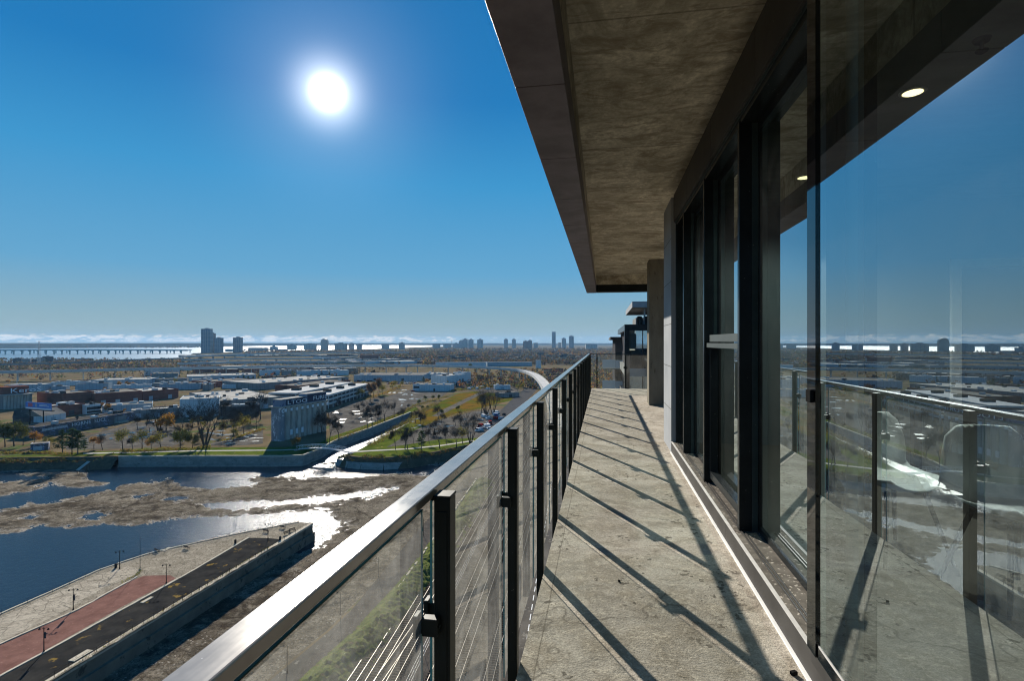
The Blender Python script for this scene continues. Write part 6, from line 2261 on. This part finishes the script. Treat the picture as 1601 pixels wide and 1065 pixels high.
TREES = [
    ('leafy', 8, 699, 44, 'dense green tree cut by the left edge of the photo'), ('leafy', 22, 698, 42, 'dense olive green tree second from the left edge'),
    ('sparse', 36, 697, 30, 'yellow green tree between the dense green trees and the orange one'), ('orange', 54, 698, 26, 'bright orange tree in front of the left end of the graffiti shed'),
    ('sparse', 70, 699, 19, 'small yellow tree between the orange tree and the pines'), ('sparse', 84, 699, 17, 'small yellow bushy tree just left of the pines'),
    ('pine', 97.6, 711, 40, 'leftmost of the tall dark pines by the water'), ('pine', 112.6, 711.4, 43, 'tallest dark pine in the middle of the pine group'), ('pine', 121.5, 711, 38, 'dark pine at the right of the pine group'),
    ('pine', 131.5, 706, 19, 'small dark pine to the right of the pine group'), ('orange', 147, 702.5, 22, 'small vivid orange tree on the grass right of the pines'),
    ('bare', 160, 703.8, 30, 'bare tree right beside the small vivid orange tree'), ('sparse', 192, 704, 37, 'tall thin yellowing tree on the verge left of the lot'),
    ('bare', 208, 703.6, 26, 'small bare tree on the verge right of the thin yellowing tree'), ('sparse', 222, 703.4, 36, 'brown and yellow tree on the verge in front of the lot'),
    ('orange', 237, 703, 22, 'rust coloured low tree on the verge under the forked bare tree'), ('sparse', 252, 703, 33, 'yellow tree on the verge with a rusty skirt'),
    ('leafy', 282, 703.6, 35, 'yellow green tree left of the big bare tree'), ('leafy', 301, 702, 27, 'small green tree close under the big bare tree'),
    ('big', 321, 697, 82, 'biggest bare tree with many stems left of the silo'), ('big', 248, 674, 48, 'forked bare tree standing on the lot'),
    ('orange', 259.5, 676, 33, 'narrow yellow tree behind the forked bare tree'), ('bare', 286, 669, 40, 'bare tree in front of the left edge of the white block'),
    ('bare', 300, 672, 34, 'bare tree in front of the middle of the white block'), ('bare', 336, 672, 42, 'bare tree just behind the biggest bare tree'), ('bare', 365, 682, 42, 'dark bare tree between the big tree and the silo'),
    ('sparse', 381, 678, 33, 'pale green tree left of the silo'), ('thin', 401, 673, 36, 'thin bare tree close to the left face of the silo'), ('bare', 392, 662, 44, 'bare tree behind the pale green tree left of the silo'),
    ('bare', 407, 656, 50, 'bare tree touching the upper left corner of the silo'), ('bare', 350, 655, 36, 'bare tree by the dark wing of the pale roofed plant'),
    ('orange', 464.5, 703, 23, 'round golden tree at the left end of the footbridge'), ('bare', 503, 678, 40, 'bare tree in front of the right end of the silo'), ('thin', 510, 694, 62, 'tall bare tree at the right corner of the silo'),
    ('thin', 515, 693, 55, 'second tall bare tree at the right corner of the silo'), ('bare', 496, 676, 32, 'low bare tree against the silo tubes'), ('bare', 530, 686, 33, 'bare tree on the channel bank right of the silo'),
    ('bare', 575, 669.5, 34, 'first bare tree along the left bank of the channel'), ('thin', 582, 668, 44, 'tall bare tree in the row along the channel'), ('thin', 590, 664.5, 27, 'small bare tree in the row along the channel'),
    ('thin', 595, 662, 24, 'smallest bare tree in the row along the channel'), ('bare', 601, 659, 38, 'bare tree near the middle of the row along the channel'), ('thin', 617, 653.5, 28, 'last bare tree of the row along the channel'),
    ('thin', 618.5, 703.5, 40, 'bare tree at the left end of the right hand grass verge'), ('bare', 633, 702, 40, 'bare tree right of the bare tree at the verge end'), ('bare', 637.5, 702.5, 33, 'bare tree leaning behind its neighbour on the right verge'),
    ('thin', 647, 694, 28, 'small bare tree left of the round dark pine'), ('pine', 659, 704, 31, 'round dark pine alone on the right hand verge'), ('thin', 671, 694, 28, 'bare tree right behind the round dark pine'),
    ('bare', 687.5, 701.5, 42, 'bare tree on the verge right of the round pine'), ('thin', 698, 695, 34, 'bare tree in the row left of the scrap yard'), ('bare', 713.5, 699, 35, 'bare tree in the row in front of the scrap yard'),
    ('sparse', 723, 694, 30, 'bare tree with a few rusty leaves by the handrail'), ('big', 736, 694, 52, 'large bare tree right beside the handrail'), ('big', 760, 649, 46, 'large many stemmed bare tree on the dry meadow'),
    ('big', 771, 648, 42, 'second many stemmed bare tree on the dry meadow'), ('bare', 752, 649, 38, 'bare tree at the left of the dry meadow clump'), ('thin', 660, 672, 28, 'thin bare tree between the channel end and the lots'),
    ('thin', 628, 664, 30, 'thin bare tree at the water end of the channel'), ('poplar', 579, 627, 30, 'rust coloured poplar at the right end of the parking garage'), ('poplar', 584, 622, 26, 'second rust coloured poplar by the parking garage'),
    ('poplar', 591, 617, 28, 'rust poplar beyond the parking garage, nearest to the parked cars'), ('sparse', 561, 624, 18, 'low yellow tree under the wall of the parking garage'), ('sparse', 566, 623, 17, 'second low yellow tree under the garage wall'),
    ('sparse', 598, 617, 18, 'yellow tree on the strip right of the poplars'), ('orange', 168, 646, 16, 'wide golden tree behind the graffiti shed'), ('big', 92, 634, 20, 'wide red brown bare tree left of the long brick factory'),
    ('big', 80, 636, 18, 'red brown bare tree right of the small elevator'), ('orange', 3, 622, 22, 'orange tree cut by the left edge beside the small elevator'), ('orange', 13, 602, 9, 'golden tree in front of the white roofed hall at the far left'),
    ('orange', 187, 606, 11, 'orange tree in front of the blue hall, left one'), ('orange', 197, 606, 11, 'orange tree in front of the blue hall, middle one'), ('orange', 207, 606, 10, 'orange tree in front of the blue hall, right one'),
    ('orange', 333, 601, 9, 'first orange tree in front of the long blue hall'), ('orange', 345, 601, 9, 'second, wider orange tree in front of the long blue hall'), ('sparse', 274, 602, 12, 'yellow tree between the blue halls'),
    ('sparse', 287, 598, 9, 'small yellow tree left of the long blue hall'), ('sparse', 240, 617, 9, 'yellow tree on the brick depot yard'), ('sparse', 248, 597, 8, 'small yellow tree right of the blue hall'),
    ('pine', 372, 598, 10, 'first fir of the dark row by the long blue hall'), ('pine', 381, 598, 11, 'second fir of the dark row by the long blue hall'), ('pine', 388, 598, 10, 'third fir of the dark row by the long blue hall'), ('pine', 396, 598, 10, 'fourth fir of the dark row by the long blue hall'),
    ('pine', 404, 597, 9, 'fir at the left of the parking lot behind the silo'), ('pine', 414, 596.5, 9, 'second fir at the parking lot behind the silo'), ('pine', 432, 596, 9, 'third fir at the parking lot behind the silo'),
    ('pine', 447, 596, 8, 'fir at the right end of the parking lot behind the silo'), ('pine', 662, 599, 10, 'dark fir between the white shed and the long blue store'), ('orange', 668, 600, 9, 'golden tree right of the fir by the white shed'),
    ('pine', 471, 611, 8, 'dark fir against the brick works'), ('pine', 483, 610, 7, 'small dark fir against the brick works'), ('orange', 614, 605, 10, 'orange tree by the parked cars under the long blue store'), ('sparse', 630, 604, 10, 'yellowing tree by the parked cars'),
    ('big', 752, 603, 20, 'bare tree by the foot of the viaduct piers'), ('big', 764, 602, 18, 'second bare tree by the foot of the viaduct piers'), ('orange', 773, 601, 8, 'orange bush like tree by the viaduct piers'), ('sparse', 818, 611, 14, 'yellow tree under the curve of the viaduct'),
    ('sparse', 809, 612, 11, 'small yellow tree left of the one under the viaduct curve'), ('leafy', 735, 577, 9, 'green tree right below the shining white shed'), ('orange', 743, 600, 9, 'golden tree beside the bright white block'),
]
for (kind, x, y, h, lb) in TREES:
    tree(kind, x, y, h, lb)

# scrubby young trees scattered over the lots
for (kind, xa, xb, ya, yb, hh, n_, lb) in (('bare', 212, 405, 660, 694, 22, 16, 'small bare scrub tree on the lots left of the silo'), ('sparse', 215, 400, 664, 695, 18, 10, 'small yellowing scrub tree on the lots left of the silo'),
                                           ('thin', 520, 640, 640, 660, 20, 9, 'thin bare scrub tree on the lot beyond the channel'), ('bare', 640, 745, 655, 690, 22, 12, 'small bare scrub tree on the lot right of the channel'),
                                           ('leafy', 655, 720, 622, 655, 9, 8, 'low green bush tree on the dry meadow'), ('orange', 80, 240, 612, 650, 9, 8, 'small golden tree among the brick blocks at the left'),
                                           ('bare', 440, 520, 612, 640, 16, 8, 'bare tree among the roofs behind the silo'), ('sparse', 560, 660, 600, 616, 10, 8, 'small yellow tree beside the far parking lots')):
    for _ in range(n_):
        tree(kind, trr.uniform(xa, xb), trr.uniform(ya, yb), hh * trr.uniform(0.7, 1.3), lb, 'scrub trees: ' + lb)
# shrubs and reeds that nobody could count
rr = random.Random(31)


def thicket(name, line, n, wid, hgt, mats, z0=0.0, size=(0.12, 0.35)):
    pts = [P(x, y, z0) for x, y in line]
    seg = [(a, c, (c - a).length) for a, c in zip(pts[:-1], pts[1:])]
    tot = sum(s[2] for s in seg)
    b = MB()
    for i in range(n):
        k = rr.random() * tot
        for a, c, l in seg:
            if k <= l:
                break
            k -= l
        q = a.lerp(c, k / l)
        v = (c - a).normalized()
        nn = Vector((-v.y, v.x, 0))
        hump = 0.55 + 0.45 * math.sin(q.x * 0.55) * math.sin(q.x * 0.21 + 1)
        o = q + nn * rr.gauss(0, wid) + Vector((0, 0, hgt * hump * rr.random()))
        s = rr.uniform(*size)
        u = Vector((rr.gauss(0, 1), rr.gauss(0, 1), rr.gauss(0.3, 0.8))).normalized() * s
        w_ = u.orthogonal().normalized() * s * 0.6
        b.add([o - u, o + w_, o + u, o - w_], [(0, 1, 2, 3)], rr.randrange(len(mats)))
    return b.build(name, mats, kind='stuff')


thicket('shrubs', [(532, 716), (560, 717.5), (600, 719), (640, 717), (685, 709), (715, 702)], 9000, 1.5, 2.6, [M['needle'], M['leaf_green'], M['leaf_rust']], -1.2)
thicket('shrubs', [(0, 721), (60, 720), (120, 719), (175, 716)], 9000, 2.4, 1.8, [M['leaf_rust'], M['leaf_green'], M['needle']], -1.5)
thicket('shrubs', [(0, 709), (45, 709), (75, 709), (110, 712)], 2600, 1.2, 1.5, [M['leaf_rust'], M['leaf_yellow'], M['leaf_green']])
thicket('shrubs', [(190, 707), (300, 702.5), (330, 700)], 3600, 1.6, 1.5, [M['leaf_rust'], M['leaf_yellow'], M['leaf_green']])
thicket('shrubs', [(345, 690), (370, 684), (412, 671)], 2000, 1.2, 1.2, [M['leaf_rust'], M['leaf_yellow']])
thicket('shrubs', [(520, 690), (575, 668), (620, 650), (650, 634), (700, 620)], 5200, 1.6, 1.4, [M['leaf_rust'], M['leaf_yellow'], M['leaf_green']])
thicket('shrubs', [(578, 698), (606, 680), (640, 659), (655, 646), (680, 632)], 5200, 1.8, 1.5, [M['leaf_rust'], M['leaf_yellow'], M['leaf_green']])
thicket('shrubs', [(566, 625), (600, 616), (625, 606)], 2600, 2.0, 2.2, [M['leaf_rust'], M['leaf_yellow'], M['leaf_orange']])
thicket('shrubs', [(440, 643), (470, 640), (500, 632)], 1600, 2.5, 4.5, [M['leaf_rust'], M['bark_dark']])
thicket('shrubs', [(700, 612), (760, 606), (815, 600)], 3500, 5, 2.2, [M['leaf_rust'], M['leaf_yellow'], M['leaf_green']], 0, (0.3, 0.7))
thicket('shrubs', [(612, 688), (640, 668), (700, 652), (745, 640)], 1800, 3.0, 0.8, [M['leaf_rust'], M['leaf_yellow']], 0, (0.1, 0.3))
# weeds hanging over the pier's edges
thicket('shrubs', [(425, 854), (300, 930), (90, 1058)], 2200, 0.22, 0.22, [M['leaf_yellow'], M['leaf_green'], M['leaf_rust']], 0.02, (0.04, 0.11))
thicket('shrubs', [(222, 890), (215, 899), (190, 912)], 260, 0.3, 0.3, [M['leaf_yellow'], M['leaf_green']], 0.02, (0.05, 0.12))
# far woods and street trees
PAL = [(0.075, 0.055, 0.038), (0.055, 0.045, 0.035), (0.10, 0.065, 0.035), (0.045, 0.05, 0.025), (0.085, 0.075, 0.03), (0.05, 0.042, 0.036)]
HOT = [(0.24, 0.115, 0.028), (0.22, 0.145, 0.03), (0.17, 0.09, 0.035)]
b = MB()


def tuft(q, rad, hgt, c, n):
    for k in range(n):
        v = Vector((rr.gauss(0, 0.45), rr.gauss(0, 0.45), rr.uniform(0.15, 1.0)))
        o = q + Vector((v.x * rad, v.y * rad, v.z * hgt * (1.05 - 0.25 * (abs(v.x) + abs(v.y)))))
        s = rad * rr.uniform(0.22, 0.5)
        u = Vector((rr.gauss(0, 1), rr.gauss(0, 1), rr.gauss(0, 1))).normalized() * s
        w_ = u.orthogonal().normalized() * s * 0.8
        cc = tuple(x * rr.uniform(0.75, 1.25) for x in c)
        b.add([o - u, o + w_, o + u, o - w_], [(0, 1, 2, 3)], 0, cc)


def wood(n, px0, px1, D0, D1, hot, rad=(3.0, 5.5), hgt=(8, 13), nq=12, dens=None):
    for i in range(n):
        px = rr.uniform(px0, px1)
        D = 1 / rr.uniform(1 / D1, 1 / D0)
        if dens and rr.random() > dens(px, D):
            continue
        q = PD(px, D, 0)
        c = rr.choice(HOT) if rr.random() < hot else rr.choice(PAL)
        tuft(q, rr.uniform(*rad), rr.uniform(*hgt), c, nq)


wood(3200, 660, 965, 1250, 2200, 0.10)
wood(3800, 640, 985, 2000, 4200, 0.12, (4, 7), (9, 14), 9)
wood(700, 850, 965, 1900, 2700, 0.75, (4, 7), (9, 13), 10)
wood(900, 560, 700, 1700, 3000, 0.08, (4, 7), (8, 13), 9)
wood(900, 380, 620, 2400, 3500, 0.06, (4, 7), (7, 11), 8)
wood(900, 0, 330, 1000, 1650, 0.07, (3, 6), (4, 9), 9)
wood(380, 0, 640, 760, 1300, 0.12, (2.5, 4), (5, 9), 10)
wood(420, 690, 900, 620, 1000, 0.22, (2.5, 4.5), (5, 9), 12)
wood(500, 900, 960, 500, 1500, 0.35, (2.5, 4.5), (6, 10), 14)
wood(500, -150, 320, 4700, 5600, 0.02, (10, 16), (10, 18), 6)
b.build('woods', M['woods'], kind='stuff')

# ------------------------------------------------------------------ low roofs filling the industrial district
rr = random.Random(44)
ROWS = [(557.5, 300, 640, 4.5, 'just below the causeway'), (561.5, 505, 690, 4.5, 'beside the brown flats'), (565.5, 525, 690, 5, 'before the brown flats'),
        (569.5, 300, 690, 5, 'behind the highway'), (579.5, 285, 545, 6, 'under the highway'), (583.5, 300, 560, 6, 'before the highway'),
        (587.5, 404, 552, 6, 'two rows before the highway'), (591, 236, 292, 6, 'left of the blue hall'), (601.5, 236, 330, 5, 'before the blue hall'),
        (608, 236, 400, 5, 'behind the brick depot'), (604, 76, 142, 5.5, 'right of the white hall'), (610.5, 76, 330, 5, 'behind the brick blocks'), (595, 404, 470, 5, 'by the dark firs')]
WHERE = [(60, 'under the pylon'), (130, 'above the brick factory'), (200, 'above the purple warehouse'), (260, 'above the forked tree'), (300, 'above the white block'), (330, 'below the tallest condominium'),
         (350, 'below the shortest condominium'), (385, 'below the lone condominium'), (430, 'left above the silo'), (470, 'above the silo'), (515, 'below the round topped building'),
         (545, 'below the right brown slab'), (580, 'below the widest bright water'), (620, 'left of the lone tower'), (660, 'below the lone tower'), (720, 'below the stepped towers')]
COLN = {'wall_white': 'white', 'wall_blue': 'blue', 'wall_grey': 'grey', 'wall_brick': 'brick', 'wall_tan': 'tan', 'wall_dark': 'dark'}
RFN = {'roof_white': 'pale', 'roof_grey': 'grey', 'roof_dark': 'dark'}
lots = 0
for (py, xa, xb, hm, rowtxt) in ROWS:
    x = xa + rr.uniform(0, 6)
    scale_px = (py - HY) / 45.0
    while x < xb - 6:
        w_ = rr.uniform(13, 40) * (0.6 + 0.6 * scale_px)
        w_ = min(w_, xb - x)
        wl_, rf_ = rr.choice(['wall_white', 'wall_blue', 'wall_grey', 'wall_grey', 'wall_brick', 'wall_tan', 'wall_dark']), rr.choice(['roof_white', 'roof_white', 'roof_grey', 'roof_grey', 'roof_dark'])
        D = F * CZ / (py - HY)
        dpx = rr.uniform(1.1, 2.4)
        dep = D * D / (F * CZ) * dpx
        wh = next(t_ for lim, t_ in WHERE if x + w_ / 2 < lim)
        lb = f"{RFN[rf_]} roofed {COLN[wl_]} warehouse {rowtxt}, {wh}"
        h_ = hm * rr.uniform(0.8, 1.4)
        bldg('warehouse', lb, 'warehouse', (x, py), (x + w_, py - w_ * 0.028), min(dep, 80), h_, wl_, rf_, rr.choice((2, 3, 5)), 0, group='warehouses of the industrial district', seed=int(x * 7 + py), par=0.4)
        lots += 1
        x += w_ + rr.uniform(2, 9) * scale_px

# rows of small houses in the wooded district
HP = []
for k, (wl_, rf_) in enumerate((('wall_redbrick', 'roof_grey'), ('wall_grey', 'roof_white'), ('wall_tan', 'roof_dark'), ('wall_brick', 'roof_white'), ('wall_white', 'roof_dark'), ('wall_dark', 'roof_grey'))):
    gab = k % 2 == 0
    l, d_, h_ = 13 + 2 * k, 10, 7.5 + (k % 3)
    hb = MB().box(-l / 2, l / 2, -d_ / 2, d_ / 2, 0, h_)
    if gab:
        hb.add([(-l / 2 - 0.4, -d_ / 2 - 0.4, h_ + 0.01), (l / 2 + 0.4, -d_ / 2 - 0.4, h_ + 0.01), (l / 2 + 0.4, d_ / 2 + 0.4, h_ + 0.01), (-l / 2 - 0.4, d_ / 2 + 0.4, h_ + 0.01), (-l / 2 - 0.4, 0, h_ + 3.2), (l / 2 + 0.4, 0, h_ + 3.2)],
               [(0, 1, 5, 4), (2, 3, 4, 5), (3, 0, 4), (1, 2, 5), (0, 3, 2, 1)], 1)
    else:
        hb.box(-l / 2 - 0.2, l / 2 + 0.2, -d_ / 2 - 0.2, d_ / 2 + 0.2, h_ + 0.01, h_ + 0.6, 1)
        hb.box(-1, 1.5, -1, 1.5, h_ + 0.61, h_ + 1.9)
    for q_ in range(3):
        hb.box(-l / 2 + 1.2 + q_ * l / 3, -l / 2 + 2.9 + q_ * l / 3, -d_ / 2 - 0.05, -d_ / 2 + 0.2, 1.2, 2.8, 2)
        hb.box(-l / 2 + 1.2 + q_ * l / 3, -l / 2 + 2.9 + q_ * l / 3, -d_ / 2 - 0.05, -d_ / 2 + 0.2, 4.4, 6.0, 2)
    o = hb.build('row_house', [M[wl_], M[rf_], M['dark_glass']], origin=(0, 0, 0))
    o['category'] = 'house'
    o['group'] = 'small houses among the autumn trees'
    o['label'] = ['gable roofed red brick house', 'flat roofed grey house', 'gable roofed tan house', 'flat roofed brown brick house', 'gable roofed white house', 'flat roofed dark house'][k] + ' among the autumn trees beyond the viaduct'
    HP.append(o)
n = 0
for py in (549.5, 551.5, 553.5, 556, 558.5, 561, 563.5, 566):
    x = 690 if py > 553 else 700
    while x < 935:
        if rr.random() < 0.72 and not (830 < x < 850 and py > 560):
            D = F * CZ / (py - HY)
            q = PD(x, D + rr.uniform(-30, 30), 0)
            o = HP[n] if n < len(HP) else rr.choice(HP).copy()
            if n >= len(HP):
                COL.objects.link(o)
            o.location = q
            o.rotation_euler = (0, 0, YAW + rr.choice((0.12, 0.12, 1.69)))
            s = rr.uniform(0.85, 1.3)
            o.scale = (s, s, rr.uniform(0.8, 1.15))
            n += 1
        x += rr.uniform(5, 11)

for kind in PROTO:
    for i, o in enumerate(PROTO[kind]):
        if (kind, i) not in used_proto:
            remove_tree(o)

# ------------------------------------------------------------------ vehicles
CP = {}


def car_proto(colr, van=False):
    b = MB()
    L, Wd = (5.2, 2.0) if van else (4.4, 1.8)
    prof = [(-L / 2, 0.35), (L / 2, 0.35), (L / 2, 0.75), (L / 2 - 0.1, 0.9), (L * 0.22, 0.98), (-L * 0.36, 0.98), (-L / 2, 0.92)] if not van else [(-L / 2, 0.35), (L / 2, 0.35), (L / 2, 1.0), (L * 0.36, 1.2), (L * 0.28, 2.1), (-L / 2, 2.15)]
    h = Wd / 2
    n_ = len(prof)
    b.add([(x, -h, z) for x, z in prof] + [(x, h, z) for x, z in prof], [tuple(range(n_)), tuple(range(2 * n_ - 1, n_ - 1, -1))] + [((i + 1) % n_, i, n_ + i, n_ + (i + 1) % n_) for i in range(n_)])
    if not van:
        cab = [(L * 0.2, 0.985), (-L * 0.40, 0.985), (-L * 0.30, 1.42), (L * 0.05, 1.45)]
        b.add([(x, -h * 0.92, z) for x, z in cab[:2]] + [(x, -h * 0.78, z) for x, z in cab[2:]] + [(x, h * 0.92, z) for x, z in cab[:2]] + [(x, h * 0.78, z) for x, z in cab[2:]],
              [(0, 1, 2, 3), (7, 6, 5, 4), (1, 0, 4, 5), (2, 1, 5, 6), (0, 3, 7, 4)], 1)
        b.add([(-L * 0.30, -h * 0.78, 1.425), (L * 0.05, -h * 0.78, 1.455), (L * 0.05, h * 0.78, 1.455), (-L * 0.30, h * 0.78, 1.425)], [(0, 1, 2, 3)])
    else:
        b.box(L * 0.285, L * 0.37, -h * 0.85, h * 0.85, 1.25, 1.95, 1)
    for x in (-L * 0.3, L * 0.3):
        for y in (-h + 0.02, h - 0.22):
            b.tube((x, y, 0.32), (x, y + 0.2, 0.32), 0.32, 0.32, 10, 2)
    o = b.build('parked_van' if van else 'parked_car', [M['car_' + colr], M['car_glass'], M['tyre']], origin=(0, 0, 0))
    o['category'] = 'van' if van else 'car'
    return o


used_car = set()


def car(colr, q, rot, label, group, van=False):
    k = (colr, van)
    if k not in CP:
        CP[k] = car_proto(colr, van)
    o = CP[k]
    if k in used_car:
        o = o.copy()
        COL.objects.link(o)
    used_car.add(k)
    o.location = q
    o.rotation_euler = (0, 0, rot)
    o['label'], o['group'] = label, group


CW = ['white', 'silver', 'white', 'black', 'white', 'red', 'blue', 'silver']
for (xa, xb, py, step, txt) in ((604, 660, 600.5, 2.1, 'in the front row of the lot below the very long blue store'), (560, 600, 596.5, 2.2, 'in the lot left of the very long blue store'), (604, 650, 598, 2.3, 'in the back row of the lot below the very long blue store'),
                                (420, 470, 593, 2.4, 'in the lot with dark firs behind the silo'), (406, 460, 596.5, 2.5, 'in the row in front of the dark firs behind the silo')):
    x = xa
    while x < xb:
        if rr.random() < 0.8:
            c = rr.choice(CW)
            car(c, P(x, py + rr.uniform(-0.2, 0.2)), YAW + 1.45 + rr.uniform(-0.05, 0.05), f'{c} car parked {txt}', 'cars in the far parking lots')
        x += step
for i in range(34):
    x, y = rr.uniform(746, 792), rr.uniform(646, 676)
    if y < 652 and x < 770:
        continue
    c = rr.choice(['white', 'white', 'silver', 'silver', 'black', 'white', 'blue', 'red'])
    v_ = rr.random() < 0.45
    car(c, P(x, y), rr.uniform(0, 6.28), f"{c} {'van' if v_ else 'car'} standing in the crowded scrap yard by the handrail", 'vehicles in the scrap yard', v_)
for i, (x, y) in enumerate(((164, 643), (170, 642.4), (177, 641.8), (184, 641), (192, 640.4))):
    car('white', P(x, y), YAW + 0.3, 'white van in the row in front of the flat store', 'white vans at the flat store', True)
for x, y in ((236, 662), (242, 661), (300, 658), (306, 657.4)):
    car('white', P(x, y), YAW + 0.2, 'white car parked at the foot of the white block', 'white cars at the white block')
for i, (x, y) in enumerate(((738, 607), (746, 608.5), (754, 606.5), (733, 609), (762, 609))):
    car('white', P(x, y), YAW + rr.uniform(0, 3), 'white van beside the drive near the bright white block', 'white vans near the bright white block', True)
for i, (x, y) in enumerate(((928, 597), (932, 584), (936, 575), (930, 590), (934.5, 580), (937, 566), (927.5, 604), (931.5, 594))):
    c = ['white', 'black', 'silver', 'blue', 'white', 'silver', 'black', 'red'][i]
    car(c, P(x, y), YAW + 1.72, f'{c} car on the street seen through the end glass', 'cars on the street by the neighbouring tower')
q = P(645, 612.6)
car('red', q, YAW + 0.4, 'bright red car parked at the left end of the white shed', 'red car at the white shed')
del q

# ------------------------------------------------------------------ air
b = MB().box(-BIG - 400, BIG + 400, -BIG - 400, BIG + 400, WZ - 4, 190)
t = NT('haze_air')
t.n.remove(t.bsdf)
pv = t.new('ShaderNodeVolumePrincipled')
pv.inputs['Color'].default_value = (0.34, 0.64, 1.0, 1)
pv.inputs['Density'].default_value = 4.5e-5
pv.inputs['Anisotropy'].default_value = 0.0
t.l.new(pv.outputs[0], t.out.inputs['Volume'])
b.build('haze', t.mat, kind='stuff')
